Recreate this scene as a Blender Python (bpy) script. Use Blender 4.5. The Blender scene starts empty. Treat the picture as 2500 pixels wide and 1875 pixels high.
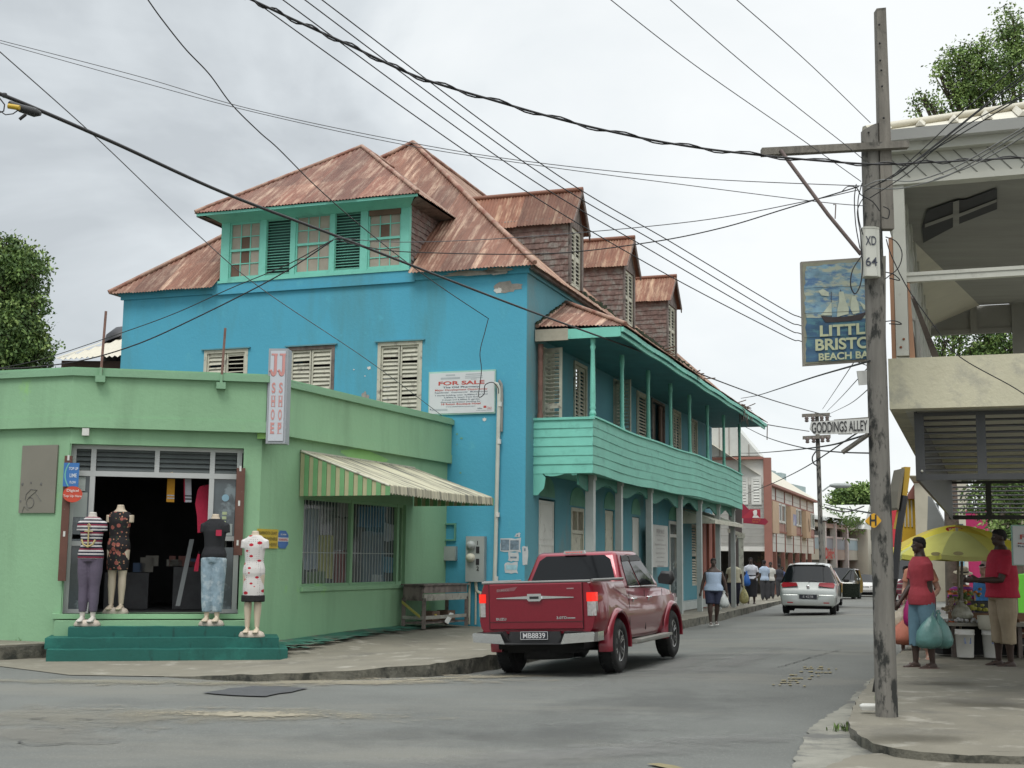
import bpy, bmesh, math, random
from mathutils import Vector, Matrix, noise
random.seed(7)
S = bpy.context.scene
COL = S.collection
R = math.radians
# ---------------------------------------------------------------- camera
CAM = Vector((0, 0, 1.5)); FPX = 3150.0
TH = math.atan(425 / FPX); RO = 0.010
_f = Vector((0, math.cos(TH), math.sin(TH))); _r = Vector((1, 0, 0)); _u = Vector((0, -math.sin(TH), math.cos(TH)))
AX = _r * math.cos(RO) + _u * math.sin(RO); UP = _u * math.cos(RO) - _r * math.sin(RO)
cd = bpy.data.cameras.new('camera'); cam = bpy.data.objects.new('camera', cd); COL.objects.link(cam)
cam.matrix_world = Matrix(((AX.x, UP.x, -_f.x, CAM.x), (AX.y, UP.y, -_f.y, CAM.y), (AX.z, UP.z, -_f.z, CAM.z), (0, 0, 0, 1)))
cd.sensor_width = 36; cd.lens = FPX / 2500 * 36; cd.clip_end = 3000; cd.clip_start = .1
S.camera = cam
# ---------------------------------------------------------------- light
S.view_settings.view_transform = 'Standard'; S.view_settings.look = 'None'; S.view_settings.gamma = 1; S.view_settings.exposure = 0.42
S.render.engine = 'CYCLES'; S.cycles.max_bounces = 6; S.cycles.diffuse_bounces = 3; S.cycles.glossy_bounces = 3
S.cycles.transparent_max_bounces = 12; S.cycles.use_denoising = True; S.cycles.caustics_reflective = False; S.cycles.caustics_refractive = False
SUN_EL, SUN_AZ = 58, 205       # azimuth from +Y clockwise: behind the camera, a little to its left
w = bpy.data.worlds.new('World'); S.world = w; w.use_nodes = True
nt = w.node_tree; N = nt.nodes; LK = nt.links; N.clear()
out = N.new('ShaderNodeOutputWorld'); bg = N.new('ShaderNodeBackground'); bg2 = N.new('ShaderNodeBackground'); add = N.new('ShaderNodeMixShader')
sky = N.new('ShaderNodeTexSky'); sky.sky_type = 'NISHITA'; sky.sun_disc = False; sky.sun_elevation = R(SUN_EL); sky.sun_rotation = R(SUN_AZ)
LK.new(sky.outputs[0], bg.inputs[0]); bg.inputs[1].default_value = .1
tc = N.new('ShaderNodeTexCoord'); sep = N.new('ShaderNodeSeparateXYZ'); LK.new(tc.outputs['Generated'], sep.inputs[0])
mp = N.new('ShaderNodeMapping'); mp.inputs['Scale'].default_value = (1, 1, 1.9); mp.inputs['Location'].default_value = (.35, .1, .2); LK.new(tc.outputs['Generated'], mp.inputs[0])
def wn(scale, det, ro, dist):
 n = N.new('ShaderNodeTexNoise'); n.inputs['Scale'].default_value = scale; n.inputs['Detail'].default_value = det
 n.inputs['Roughness'].default_value = ro; n.inputs['Distortion'].default_value = dist; LK.new(mp.outputs[0], n.inputs[0]); return n
def wmath(op, a, b, c=None):
 m = N.new('ShaderNodeMath'); m.operation = op
 for i, v in enumerate((a, b, c)):
  if v is None: continue
  if isinstance(v, (int, float)): m.inputs[i].default_value = v
  else: LK.new(v, m.inputs[i])
 return m.outputs[0]
n1 = wn(2.6, 6, .52, .5); n2 = wn(7, 5, .55, .4)
cl = wmath('ADD', wmath('MULTIPLY', n1.outputs[0], .8), wmath('MULTIPLY', n2.outputs[0], .2))
# the cloud deck is thinner (brighter) towards the right of the street and overhead
dx = wmath('MULTIPLY', sep.outputs['X'], .62)
hz = wmath('MULTIPLY', sep.outputs['Z'], .16)
v = wmath('ADD', wmath('ADD', cl, dx), hz)
cr = N.new('ShaderNodeValToRGB'); LK.new(v, cr.inputs[0])
e = cr.color_ramp.elements
e[0].position = .34; e[0].color = (.44, .47, .49, 1); e[1].position = .72; e[1].color = (.76, .78, .78, 1)
m1 = cr.color_ramp.elements.new(.45); m1.color = (.56, .595, .615, 1)
m2 = cr.color_ramp.elements.new(.56); m2.color = (.68, .71, .72, 1)
# zenith of an overcast sky is about three times brighter than its horizon
zr = N.new('ShaderNodeMapRange'); LK.new(sep.outputs['Z'], zr.inputs[0])
zr.inputs[1].default_value = .42; zr.inputs[2].default_value = .95; zr.inputs[3].default_value = 1.0; zr.inputs[4].default_value = 2.5
LK.new(cr.outputs[0], bg2.inputs[0]); LK.new(zr.outputs[0], bg2.inputs[1])
add.inputs[0].default_value = .93; LK.new(bg.outputs[0], add.inputs[1]); LK.new(bg2.outputs[0], add.inputs[2]); LK.new(add.outputs[0], out.inputs[0])
sl = bpy.data.lights.new('sun', 'SUN'); sl.energy = 1.1; sl.angle = R(22); sl.color = (1, .96, .9)
so = bpy.data.objects.new('sun', sl); COL.objects.link(so)
_d = Vector((math.sin(R(SUN_AZ)) * math.cos(R(SUN_EL)), math.cos(R(SUN_AZ)) * math.cos(R(SUN_EL)), math.sin(R(SUN_EL))))
so.rotation_euler = _d.to_track_quat('Z', 'Y').to_euler(); so.location = _d * 60

# ---------------------------------------------------------------- measuring: where a sight line meets a real plane
ZT = {0: (0, 0, 1), 1: (0, 850, .4821), 2: (600, 800, .4821), 3: (250, 320, .40687), 4: (950, 400, .42948), 5: (1150, 800, .4522), 6: (1650, 950, .3616),
      7: (1850, 0, .5727), 8: (2000, 850, .618), 'p': (2130, 1250, .24105), 't': (1150, 1320, .24864), 'r': (2100, 1120, .18083), 'k': (1750, 1150, .18083),
      'g': (0, 1480, .5651), 'h': (1250, 1480, .5651), 'w': (0, 0, .5651), 'l': (0, 560, .2411), 'F': (0, 0, 1.1302)}
def ray(zk, x, y):
 a, b, s = ZT[zk]; px = a + x * s; py = b + y * s
 return _f + AX * ((px - 1250) / FPX) - UP * ((py - 937.5) / FPX)
def G(zk, x, y, z=0.0):
 d = ray(zk, x, y); t = (z - CAM.z) / d.z; return CAM + d * t
def D(zk, x, y, Y):
 d = ray(zk, x, y); return CAM + d * (Y / d.y)
class Fr:
 """wall frame: origin o on the ground, s along the wall, n outwards, z up"""
 def __init__(f, o, d, flip=1):
  f.o = Vector((o[0], o[1], 0)); f.d = Vector((d[0], d[1], 0)).normalized(); f.n = Vector((f.d.y, -f.d.x, 0)) * flip
 def __call__(f, s, n, z): return f.o + f.d * s + f.n * n + Vector((0, 0, z))
 def hit(f, zk, x, y, n=0.0):
  d = ray(zk, x, y); o = f.o + f.n * n
  t = (o - CAM).dot(f.n) / d.dot(f.n); p = CAM + d * t
  return ((p - f.o).dot(f.d), p.z)
 def mat(f, s, n, z):
  p = f(s, n, z); return Matrix(((f.d.x, f.n.x, 0, p.x), (f.d.y, f.n.y, 0, p.y), (0, 0, 1, p.z), (0, 0, 0, 1)))
# ---------------------------------------------------------------- mesh builder
class MB:
 def __init__(b): b.v = []; b.f = []; b.m = []; b.uv = []; b.sm = []
 def add(b, vs, fs, mi=0, smooth=False, uvs=None):
  o = len(b.v); b.v += [Vector(p) for p in vs]
  for k, f in enumerate(fs):
   b.f.append([o + i for i in f]); b.m.append(mi); b.sm.append(smooth); b.uv.append(uvs[k] if uvs else None)
  return b
 def hexa(b, p, mi=0):   # 8 points: bottom 4, top 4 (same order)
  return b.add(p, [(0, 3, 2, 1), (4, 5, 6, 7), (0, 1, 5, 4), (1, 2, 6, 5), (2, 3, 7, 6), (3, 0, 4, 7)], mi)
 def box(b, lo, hi, mi=0, T=None):
  x0, y0, z0 = lo; x1, y1, z1 = hi
  p = [(x0, y0, z0), (x1, y0, z0), (x1, y1, z0), (x0, y1, z0), (x0, y0, z1), (x1, y0, z1), (x1, y1, z1), (x0, y1, z1)]
  p = [Vector(q) for q in p]
  if T: p = [T @ q for q in p]
  return b.hexa(p, mi)
 def fbox(b, fr, s0, s1, n0, n1, z0, z1, mi=0):
  if s1 < s0: s0, s1 = s1, s0
  p = [fr(s0, n0, z0), fr(s1, n0, z0), fr(s1, n1, z0), fr(s0, n1, z0), fr(s0, n0, z1), fr(s1, n0, z1), fr(s1, n1, z1), fr(s0, n1, z1)]
  return b.hexa(p, mi)
 def quad(b, *p, mi=0, uv=None): return b.add(p, [tuple(range(len(p)))], mi, False, [uv] if uv else None)
 def prism(b, pts, vec, mi=0):   # polygon (list of 3D points) extruded by vec
  n = len(pts); vec = Vector(vec); p = [Vector(q) for q in pts] + [Vector(q) + vec for q in pts]
  fs = [tuple(range(n))[::-1], tuple(range(n, 2 * n))] + [(i, (i + 1) % n, n + (i + 1) % n, n + i) for i in range(n)]
  return b.add(p, fs, mi)
 def tube(b, pts, r, seg=8, mi=0, cap=True, smooth=True, r2=None):
  pts = [Vector(p) for p in pts]; n = len(pts)
  rs = r if isinstance(r, (list, tuple)) else [r] * n
  vs = []; prev = None
  for i, p in enumerate(pts):
   t = (pts[min(i + 1, n - 1)] - pts[max(i - 1, 0)]).normalized()
   if prev is None:
    a = Vector((0, 0, 1)) if abs(t.z) < .9 else Vector((1, 0, 0))
    e1 = t.cross(a).normalized()
   else: e1 = (prev - t * prev.dot(t)).normalized()
   prev = e1; e2 = t.cross(e1)
   for k in range(seg):
    an = 2 * math.pi * k / seg
    vs.append(p + (e1 * math.cos(an) + e2 * math.sin(an)) * rs[i])
  fs = [(i * seg + k, i * seg + (k + 1) % seg, (i + 1) * seg + (k + 1) % seg, (i + 1) * seg + k) for i in range(n - 1) for k in range(seg)]
  b.add(vs, fs, mi, smooth)
  if cap:
   b.add([vs[k] for k in range(seg)], [tuple(range(seg))[::-1]], mi); b.add(vs[-seg:], [tuple(range(seg))], mi)
  return b
 def lathe(b, prof, T=None, seg=16, mi=0, smooth=True):  # prof: (r, z)
  T = T or Matrix(); vs = []
  for r, z in prof:
   for k in range(seg):
    an = 2 * math.pi * k / seg; vs.append(T @ Vector((r * math.cos(an), r * math.sin(an), z)))
  n = len(prof)
  fs = [(i * seg + k, i * seg + (k + 1) % seg, (i + 1) * seg + (k + 1) % seg, (i + 1) * seg + k) for i in range(n - 1) for k in range(seg)]
  b.add(vs, fs, mi, smooth)
  b.add(vs[:seg], [tuple(range(seg))[::-1]], mi); b.add(vs[-seg:], [tuple(range(seg))], mi)
  return b
 def loft(b, rings, mi=0, smooth=True, caps=True):
  n = len(rings[0]); vs = [Vector(p) for r_ in rings for p in r_]
  fs = [(i * n + k, i * n + (k + 1) % n, (i + 1) * n + (k + 1) % n, (i + 1) * n + k) for i in range(len(rings) - 1) for k in range(n)]
  b.add(vs, fs, mi, smooth)
  if caps:
   b.add(vs[:n], [tuple(range(n))[::-1]], mi); b.add(vs[-n:], [tuple(range(n))], mi)
  return b
 def ball(b, c, r, seg=10, mi=0, T=None):
  c = Vector(c); r = Vector((r, r, r)) if isinstance(r, (int, float)) else Vector(r)
  rings = []
  for i in range(1, seg // 2 + 1):
   ph = math.pi * i / (seg // 2 + 1)
   rings.append([c + Vector((r.x * math.sin(ph) * math.cos(2 * math.pi * k / seg), r.y * math.sin(ph) * math.sin(2 * math.pi * k / seg), -r.z * math.cos(ph))) for k in range(seg)])
  if T: rings = [[T @ p for p in q] for q in rings]
  return b.loft(rings, mi)
 def mesh(b, name):
  me = bpy.data.meshes.new(name); me.from_pydata([tuple(p) for p in b.v], [], b.f)
  for i, p in enumerate(me.polygons): p.material_index = b.m[i]; p.use_smooth = b.sm[i]
  if any(u for u in b.uv):
   ul = me.uv_layers.new(name='UVMap')
   for i, p in enumerate(me.polygons):
    if b.uv[i]:
     for j, li in enumerate(p.loop_indices): ul.data[li].uv = b.uv[i][j]
  me.validate(); me.update(); return me
 def build(b, name, mats, parent=None, fix=True, **kw):
  me = b.mesh(name)
  if fix and not kw.get('nofix'):
   bm = bmesh.new(); bm.from_mesh(me); bmesh.ops.recalc_face_normals(bm, faces=bm.faces); bm.to_mesh(me); bm.free()
  return link(me, name, mats, parent)
def link(me, name, mats, parent=None):
 if not isinstance(mats, (list, tuple)): mats = [mats]
 for m in mats: me.materials.append(m)
 o = bpy.data.objects.new(name, me); COL.objects.link(o)
 if parent is not None: attach(o, parent)
 return o
def worldloc(o):
 p = Vector((0, 0, 0))
 while o is not None:
  if not o.get('_local'): p = p + o.location
  o = o.parent
 return p
ROOTLOC = {}
def attach(o, parent):
 """child meshes carry world coordinates unless their root is a local one"""
 o.parent = parent; root = parent
 while root.parent is not None: root = root.parent
 if parent is root and root.name in ROOTLOC and not ROOTLOC[root.name][1]:
  o.matrix_parent_inverse = Matrix.Translation(-ROOTLOC[root.name][0])
def tag(o, label=None, cat=None, group=None, kind=None):
 if label: o['label'] = label
 if cat: o['category'] = cat
 if group: o['group'] = group
 if kind: o['kind'] = kind
 return o
def thing(name, label, cat, loc=(0, 0, 0), group=None, local=False, rz=0.0):
 o = bpy.data.objects.new(name, None); COL.objects.link(o); o.empty_display_size = .2
 o.location = loc; o.rotation_euler = (0, 0, rz)
 ROOTLOC[o.name] = (Vector(loc), local)
 return tag(o, label, cat, group)
def copy_thing(root, loc, rz, label):
 r_ = root.copy(); COL.objects.link(r_); r_.location = loc; r_.rotation_euler = (0, 0, rz); r_['label'] = label
 for ch in list(root.children):
  c = ch.copy(); COL.objects.link(c); c.parent = r_
  for g in list(ch.children):
   q = g.copy(); COL.objects.link(q); q.parent = c
 return r_
def evalmesh(me, mods):
 o = bpy.data.objects.new('tmp', me); COL.objects.link(o)
 for typ, kw in mods:
  m = o.modifiers.new('m', typ)
  for k, v_ in kw.items(): setattr(m, k, v_)
 dg = bpy.context.evaluated_depsgraph_get(); dg.update()
 r_ = bpy.data.meshes.new_from_object(o.evaluated_get(dg)); bpy.data.objects.remove(o); return r_
def smooth_mesh(me, v=True):
 for p in me.polygons: p.use_smooth = v
 return me
# ---------------------------------------------------------------- materials
def srgb(r, g, b_):
 f = lambda c: (c / 255 / 12.92) if c / 255 <= .04045 else ((c / 255 + .055) / 1.055) ** 2.4
 return (f(r), f(g), f(b_))
MATS = {}
def mat(name, col, rough=.75, var=.12, scale=2.0, bump=0.0, bscale=40, metal=0.0, dirt=None, coat=0.0, emit=None, stretch=(1, 1, 1), trans=None, uv=False, spec=None, dirt2=None):
 if name in MATS: return MATS[name]
 m = bpy.data.materials.new(name); m.use_nodes = True; t = m.node_tree; nn = t.nodes; l = t.links
 p = nn['Principled BSDF']; p.inputs['Roughness'].default_value = rough; p.inputs['Metallic'].default_value = metal
 if spec is not None: p.inputs['Specular IOR Level'].default_value = spec
 if coat: p.inputs['Coat Weight'].default_value = coat; p.inputs['Coat Roughness'].default_value = .05
 if trans: p.inputs['Alpha'].default_value = trans
 tcn = nn.new('ShaderNodeTexCoord'); mpn = nn.new('ShaderNodeMapping'); mpn.inputs['Scale'].default_value = stretch
 l.new(tcn.outputs['UV' if uv else 'Object'], mpn.inputs[0])
 def noi(sc, det=6, ro=.6, src=None):
  n = nn.new('ShaderNodeTexNoise'); n.inputs['Scale'].default_value = sc; n.inputs['Detail'].default_value = det; n.inputs['Roughness'].default_value = ro
  l.new(src or mpn.outputs[0], n.inputs[0]); return n.outputs[0]
 c4 = lambda c: (c[0], c[1], c[2], 1)
 mul = lambda c, k: (min(c[0] * k, 1), min(c[1] * k, 1), min(c[2] * k, 1))
 rp = nn.new('ShaderNodeValToRGB'); l.new(noi(scale), rp.inputs[0])
 rp.color_ramp.elements[0].position = .3; rp.color_ramp.elements[0].color = c4(mul(col, 1 - var))
 rp.color_ramp.elements[1].position = .7; rp.color_ramp.elements[1].color = c4(mul(col, 1 + var))
 cur = rp.outputs[0]
 for dd in (dirt, dirt2):
  if not dd: continue
  dc, lo, hi, ds = dd[:4]; st = dd[4] if len(dd) > 4 else (1, 1, 1)
  mp2 = nn.new('ShaderNodeMapping'); mp2.inputs['Scale'].default_value = st; mp2.inputs['Location'].default_value = (3.1, 1.7, .4); l.new(tcn.outputs['UV' if uv else 'Object'], mp2.inputs[0])
  r2 = nn.new('ShaderNodeValToRGB'); l.new(noi(ds, 8, .65, mp2.outputs[0]), r2.inputs[0])
  r2.color_ramp.elements[0].position = lo; r2.color_ramp.elements[0].color = (0, 0, 0, 1); r2.color_ramp.elements[1].position = hi; r2.color_ramp.elements[1].color = (1, 1, 1, 1)
  mx = nn.new('ShaderNodeMix'); mx.data_type = 'RGBA'; l.new(r2.outputs[0], mx.inputs[0]); l.new(cur, mx.inputs[6]); mx.inputs[7].default_value = c4(dc); cur = mx.outputs[2]
 l.new(cur, p.inputs['Base Color'])
 if bump:
  bn = nn.new('ShaderNodeBump'); bn.inputs['Strength'].default_value = bump; bn.inputs['Distance'].default_value = .02
  l.new(noi(bscale), bn.inputs['Height']); l.new(bn.outputs[0], p.inputs['Normal'])
 if emit: p.inputs['Emission Color'].default_value = c4(emit[0]); p.inputs['Emission Strength'].default_value = emit[1]
 MATS[name] = m; return m
def rust_mat(name, base, pale, amt=.5, seed=0.0):
 """corrugated iron, u across the sheets, v up the slope (metres)"""
 if name in MATS: return MATS[name]
 m = bpy.data.materials.new(name); m.use_nodes = True; t = m.node_tree; nn = t.nodes; l = t.links; p = nn['Principled BSDF']; p.inputs['Roughness'].default_value = .7
 tcn = nn.new('ShaderNodeTexCoord')
 def mapn(sc, loc=(0, 0, 0)):
  q = nn.new('ShaderNodeMapping'); q.inputs['Scale'].default_value = sc; q.inputs['Location'].default_value = loc; l.new(tcn.outputs['UV'], q.inputs[0]); return q.outputs[0]
 def noi(vec, sc, det=6, ro=.6):
  n = nn.new('ShaderNodeTexNoise'); n.inputs['Scale'].default_value = sc; n.inputs['Detail'].default_value = det; n.inputs['Roughness'].default_value = ro; l.new(vec, n.inputs[0]); return n.outputs[0]
 def ramp(v_, a, b_, ca, cb):
  q = nn.new('ShaderNodeValToRGB'); l.new(v_, q.inputs[0]); q.color_ramp.elements[0].position = a; q.color_ramp.elements[0].color = (*ca, 1)
  q.color_ramp.elements[1].position = b_; q.color_ramp.elements[1].color = (*cb, 1); return q.outputs[0]
 def mix(fac, a, b_):
  q = nn.new('ShaderNodeMix'); q.data_type = 'RGBA'
  if isinstance(fac, float): q.inputs[0].default_value = fac
  else: l.new(fac, q.inputs[0])
  l.new(a, q.inputs[6]); l.new(b_, q.inputs[7]); return q.outputs[2]
 dark = tuple(c * .72 for c in base)
 rust = ramp(noi(mapn((5, .8, 1), (seed, 0, 0)), 1.5), .3, .7, dark, tuple(c * 1.18 for c in base))
 streak = ramp(noi(mapn((6.5, .75, 1), (seed, 3, 0)), 1.0, 9, .7), .62 - amt * .16, .74 - amt * .1, (0, 0, 0), (1, 1, 1))
 patch = ramp(noi(mapn((1, 1, 1), (seed + 5, 3, 0)), 1.1, 8, .75), .5, .62, (0, 0, 0), (1, 1, 1))
 fac = nn.new('ShaderNodeMath'); fac.operation = 'MULTIPLY'; l.new(streak, fac.inputs[0]); fac.inputs[1].default_value = .85
 f2 = nn.new('ShaderNodeMath'); f2.operation = 'MULTIPLY_ADD'; l.new(patch, f2.inputs[0]); f2.inputs[1].default_value = .3 * amt; l.new(fac.outputs[0], f2.inputs[2]); f2.use_clamp = True
 pl = ramp(noi(mapn((3, 3, 1)), 3), .3, .7, tuple(c * .8 for c in pale), pale)
 c = mix(f2.outputs[0], rust, pl)
 # each sheet is a little different
 sx = nn.new('ShaderNodeSeparateXYZ'); l.new(tcn.outputs['UV'], sx.inputs[0])
 def fl(o_, k, off):
  a = nn.new('ShaderNodeMath'); a.operation = 'MULTIPLY_ADD'; l.new(o_, a.inputs[0]); a.inputs[1].default_value = k; a.inputs[2].default_value = off
  b_ = nn.new('ShaderNodeMath'); b_.operation = 'FLOOR'; l.new(a.outputs[0], b_.inputs[0]); return b_.outputs[0]
 cx = nn.new('ShaderNodeCombineXYZ'); l.new(fl(sx.outputs[0], 1.45, seed), cx.inputs[0]); l.new(fl(sx.outputs[1], .42, .5 + seed), cx.inputs[1])
 wh = nn.new('ShaderNodeTexWhiteNoise'); wh.noise_dimensions = '2D'; l.new(cx.outputs[0], wh.inputs['Vector'])
 tint = ramp(wh.outputs['Value'], 0, 1, (.72, .70, .70), (1.25, 1.2, 1.16))
 mu = nn.new('ShaderNodeMix'); mu.data_type = 'RGBA'; mu.blend_type = 'MULTIPLY'; mu.inputs[0].default_value = 1; l.new(c, mu.inputs[6]); l.new(tint, mu.inputs[7])
 l.new(mu.outputs[2], p.inputs['Base Color']); MATS[name] = m; return m
def corr(b, poly, udir, pitch=.076, amp=.012, mi=0, nsub=4, wob=.006):
 """corrugated sheet over a planar convex polygon; udir = along the eave"""
 poly = [Vector(p) for p in poly]; nrm = None
 nrm = (poly[1] - poly[0]).cross(poly[2] - poly[0]).normalized()
 if nrm.z < 0: nrm = -nrm
 u = Vector(udir).normalized(); u = (u - nrm * u.dot(nrm)).normalized(); v_ = nrm.cross(u)
 if v_.z < 0: v_ = -v_
 o = poly[0]; P2 = [((p - o).dot(u), (p - o).dot(v_)) for p in poly]
 u0 = min(p[0] for p in P2); u1 = max(p[0] for p in P2); step = pitch / nsub; n = max(2, int((u1 - u0) / step)); cols = []
 for i in range(n + 1):
  x = u0 + (u1 - u0) * i / n; x = min(max(x, u0 + 1e-4), u1 - 1e-4); ys = []
  for k in range(len(P2)):
   (ax, ay), (bx, by) = P2[k], P2[(k + 1) % len(P2)]
   if (ax - x) * (bx - x) <= 0 and abs(bx - ax) > 1e-9: ys.append(ay + (by - ay) * (x - ax) / (bx - ax))
  if len(ys) < 2: continue
  cols.append((x, min(ys) - random.Random(int(x / .7)).random() * wob * 4, max(ys)))
 vs = []; uv = []
 K = 6
 for x, ya, yb in cols:
  h = amp * math.sin(2 * math.pi * x / pitch)
  for k in range(K + 1):
   y = ya + (yb - ya) * k / K
   lap = .004 * ((int(x / .69) % 2))
   vs.append(o + u * x + v_ * y + nrm * (h + lap + noise.noise(Vector((x * .8, y * .9, 3))) * wob)); uv.append((x, y))
 fs = []; fu = []
 for i in range(len(cols) - 1):
  for k in range(K):
   q = (i * (K + 1) + k, (i + 1) * (K + 1) + k, (i + 1) * (K + 1) + k + 1, i * (K + 1) + k + 1); fs.append(q); fu.append([uv[j] for j in q])
 b.add(vs, fs, mi, True, fu); return b
def text_mesh(s, h, width=None, bold=0.0, extrude=.002, align='CENTER', spacing=1.0):
 c = bpy.data.curves.new('t', 'FONT'); c.body = s; c.size = 1; c.extrude = 0; c.offset = bold; c.align_x = align; c.align_y = 'BOTTOM_BASELINE' if False else 'CENTER'; c.space_character = spacing
 o = bpy.data.objects.new('t', c); COL.objects.link(o); dg = bpy.context.evaluated_depsgraph_get(); dg.update()
 me = bpy.data.meshes.new_from_object(o.evaluated_get(dg)); bpy.data.objects.remove(o)
 xs = [v_.co.x for v_ in me.vertices]; ys = [v_.co.y for v_ in me.vertices]
 if not xs: return None
 cx, cy = (min(xs) + max(xs)) / 2, (min(ys) + max(ys)) / 2; sy = h / max(max(ys) - min(ys), 1e-6); sx = (width / (max(xs) - min(xs))) if width else sy
 vs = [((v_.co.x - (cx if align == 'CENTER' else min(xs))) * sx, (v_.co.y - cy) * sy) for v_ in me.vertices]; fs = [tuple(p.vertices) for p in me.polygons]
 bpy.data.meshes.remove(me); return vs, fs
def put_text(b, s, o, right, up, h, width=None, bold=0.0, mi=0, align='CENTER', lift=.004, spacing=1.0):
 r_ = text_mesh(s, h, width, bold, align=align, spacing=spacing)
 if not r_: return b
 vs, fs = r_; right = Vector(right).normalized(); up = Vector(up).normalized(); nn_ = right.cross(up); o = Vector(o)
 b.add([o + right * x + up * y + nn_ * lift for x, y in vs], fs, mi); return b
# ---------------------------------------------------------------- the building lines, found from where walls meet the ground
B0 = D(0, 1280, 1500, 25.5); RD = Vector((.335, .942)).normalized()
FRr = Fr((B0.x, B0.y), RD, 1)                       # blue house, street front
FL = Fr((B0.x, B0.y), (-RD.y, RD.x), -1)            # blue house, end wall over the shoe shop
FB = Fr((B0.x + FRr.n.x * 1.2, B0.y + FRr.n.y * 1.2), RD, 1)   # balcony front line
_e = FL.hit(0, 1088, 1400); SE = FL(_e[0], 0, 0)
SD = Vector((.389, .921)).normalized()
# shoe shop: corner where its two fronts meet
def _corner(E, d, px):
 r_ = ray(0, px, 1355); a, b_ = d.x, d.y
 # E - s d is on the sight line
 s = (E.x - CAM.x - r_.x / r_.y * (E.y - CAM.y)) / (a - r_.x / r_.y * b_); return Vector((E.x - s * a, E.y - s * b_, 0)), s
CG, SLEN = _corner(SE, SD, 630)
FS = Fr((CG.x, CG.y), SD, 1)                        # shop side wall, s runs away from the camera
_l = D(0, 160, 1351, CG.y - .62)
FG = Fr((CG.x, CG.y), (_l.x - CG.x, _l.y - CG.y), -1)  # shop front, s runs to the left
GW = (Vector((_l.x, _l.y)) - Vector((CG.x, CG.y))).length
_m = D(0, -60, 1351, CG.y - .05)
FW = Fr((_l.x, _l.y), (_m.x - _l.x, _m.y - _l.y), -1)  # shop left return
# ---------------------------------------------------------------- materials used by the setting
m_asph = mat('asphalt', (.122, .127, .117), .9, .20, .45, .35, 90, dirt=((.175, .17, .145), .50, .70, .35, (.5, 1.4, 1)), dirt2=((.19, .19, .18), .56, .66, 42))
m_patch = mat('fresh_asphalt', (.072, .075, .078), .9, .12, 6, .5, 120)
m_sand = mat('sandy_wash', (.29, .26, .195), .95, .15, 2, .3, 60)
m_conc = mat('pavement_concrete', (.19, .176, .138), .92, .13, 1.2, .3, 70, dirt=((.11, .105, .09), .55, .75, .8), dirt2=((.29, .275, .23), .56, .66, 2.2))
m_concdark = mat('kerb_stone', (.13, .125, .10), .95, .35, 5, .8, 25, dirt=((.035, .037, .03), .48, .62, 4.0))
m_gut = mat('gutter_concrete', (.23, .225, .19), .92, .2, 2.5, .5, 40, dirt=((.12, .12, .11), .48, .6, 2.0))
m_crack = mat('crack_tar', (.055, .055, .052), .95, .1)
m_yel = mat('worn_yellow_paint', (.215, .185, .10), .9, .2, 8)
m_green_paint = mat('pavement_green_paint', (.055, .20, .145), .8, .2, 3, dirt=((.21, .2, .16), .50, .60, 2.2))
m_earth = mat('earth', (.20, .19, .15), .95, .2, .4)
# ---------------------------------------------------------------- ground, road, pavements (the street falls away gently beyond the blue house)
def GZ(y): return -.0135 * max(0, min(y, 140) - 32)
def G2(zk, x, y, h=0.0):
 p = G(zk, x, y, h)
 for _ in range(6): p = G(zk, x, y, h + GZ(p.y))
 return p
b = MB()
for ya, yb in ((-300, 32), (32, 140), (140, 2200)): b.quad((-900, ya, -.16 + GZ(ya)), (900, ya, -.16 + GZ(ya)), (900, yb, -.16 + GZ(yb)), (-900, yb, -.16 + GZ(yb)))
tag(b.build('ground', m_earth), kind='structure')
kerbL = [('g', 700, 305, .0), ('g', 900, 300, .05), ('g', 1100, 293, .09), ('g', 1300, 287, .10), ('g', 1500, 278, .11), ('g', 1850, 252, .12), ('g', 2145, 208, .13),
         ('5', 0, 0, 0), (6, 30, 1563, .12), (6, 280, 1520, .12), (6, 500, 1470, .12), (6, 720, 1425, .12)]
KL = [G2(k, x, y, z) for k, x, y, z in kerbL if k != '5']
print('KL', KL[-4:]); KL += [Vector((x_, y_, .12 + GZ(y_))) for x_, y_ in ((15.2, 66), (19, 78), (26, 94), (33, 104))]
# road: a gently crowned sheet
def kerb_x(y):
 for a_, b_ in zip(KL, KL[1:]):
  if a_.y <= y <= b_.y and b_.y > a_.y: return a_.x + (b_.x - a_.x) * (y - a_.y) / (b_.y - a_.y)
 return None
def road_z(x, y):
 kx = kerb_x(y)
 if kx is None: kx = -4.0 if y < 17 else 30
 d = abs(x - kx - .2); fade = min(1, max(0, (y - 16.2) / 2)) * min(1, max(0, (60 - y) / 15))
 z = -.085 * max(0, min(1, 1 - d / 3.2)) * fade
 return z + GZ(y) + .005 * noise.noise(Vector((x * .35, y * .25, 0)))
b = MB(); xs = [-60, -30, -18] + [-12 + .5 * i for i in range(66)] + [26, 40, 60]; ys = [-20, 0, 4] + [6 + .5 * i for i in range(70)] + [43, 46, 50, 55, 60, 70, 90, 110, 140]
vs = [(x, y, road_z(x, y)) for y in ys for x in xs]; nx = len(xs)
b.add(vs, [(j * nx + i, j * nx + i + 1, (j + 1) * nx + i + 1, (j + 1) * nx + i) for j in range(len(ys) - 1) for i in range(nx - 1)], 0, True)
tag(b.build('road', m_asph), kind='structure')
def rough_line(pts, step=.12, amp=.02, seed=1):
 out = []; rr = random.Random(seed)
 for a_, b_ in zip(pts, pts[1:]):
  n = max(1, int((b_ - a_).length / step))
  for i in range(n):
   p = a_.lerp(b_, i / n); out.append(p + Vector((rr.uniform(-amp, amp), rr.uniform(-amp, amp), rr.uniform(-amp, amp) * .35)))
 out.append(pts[-1]); return out
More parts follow.
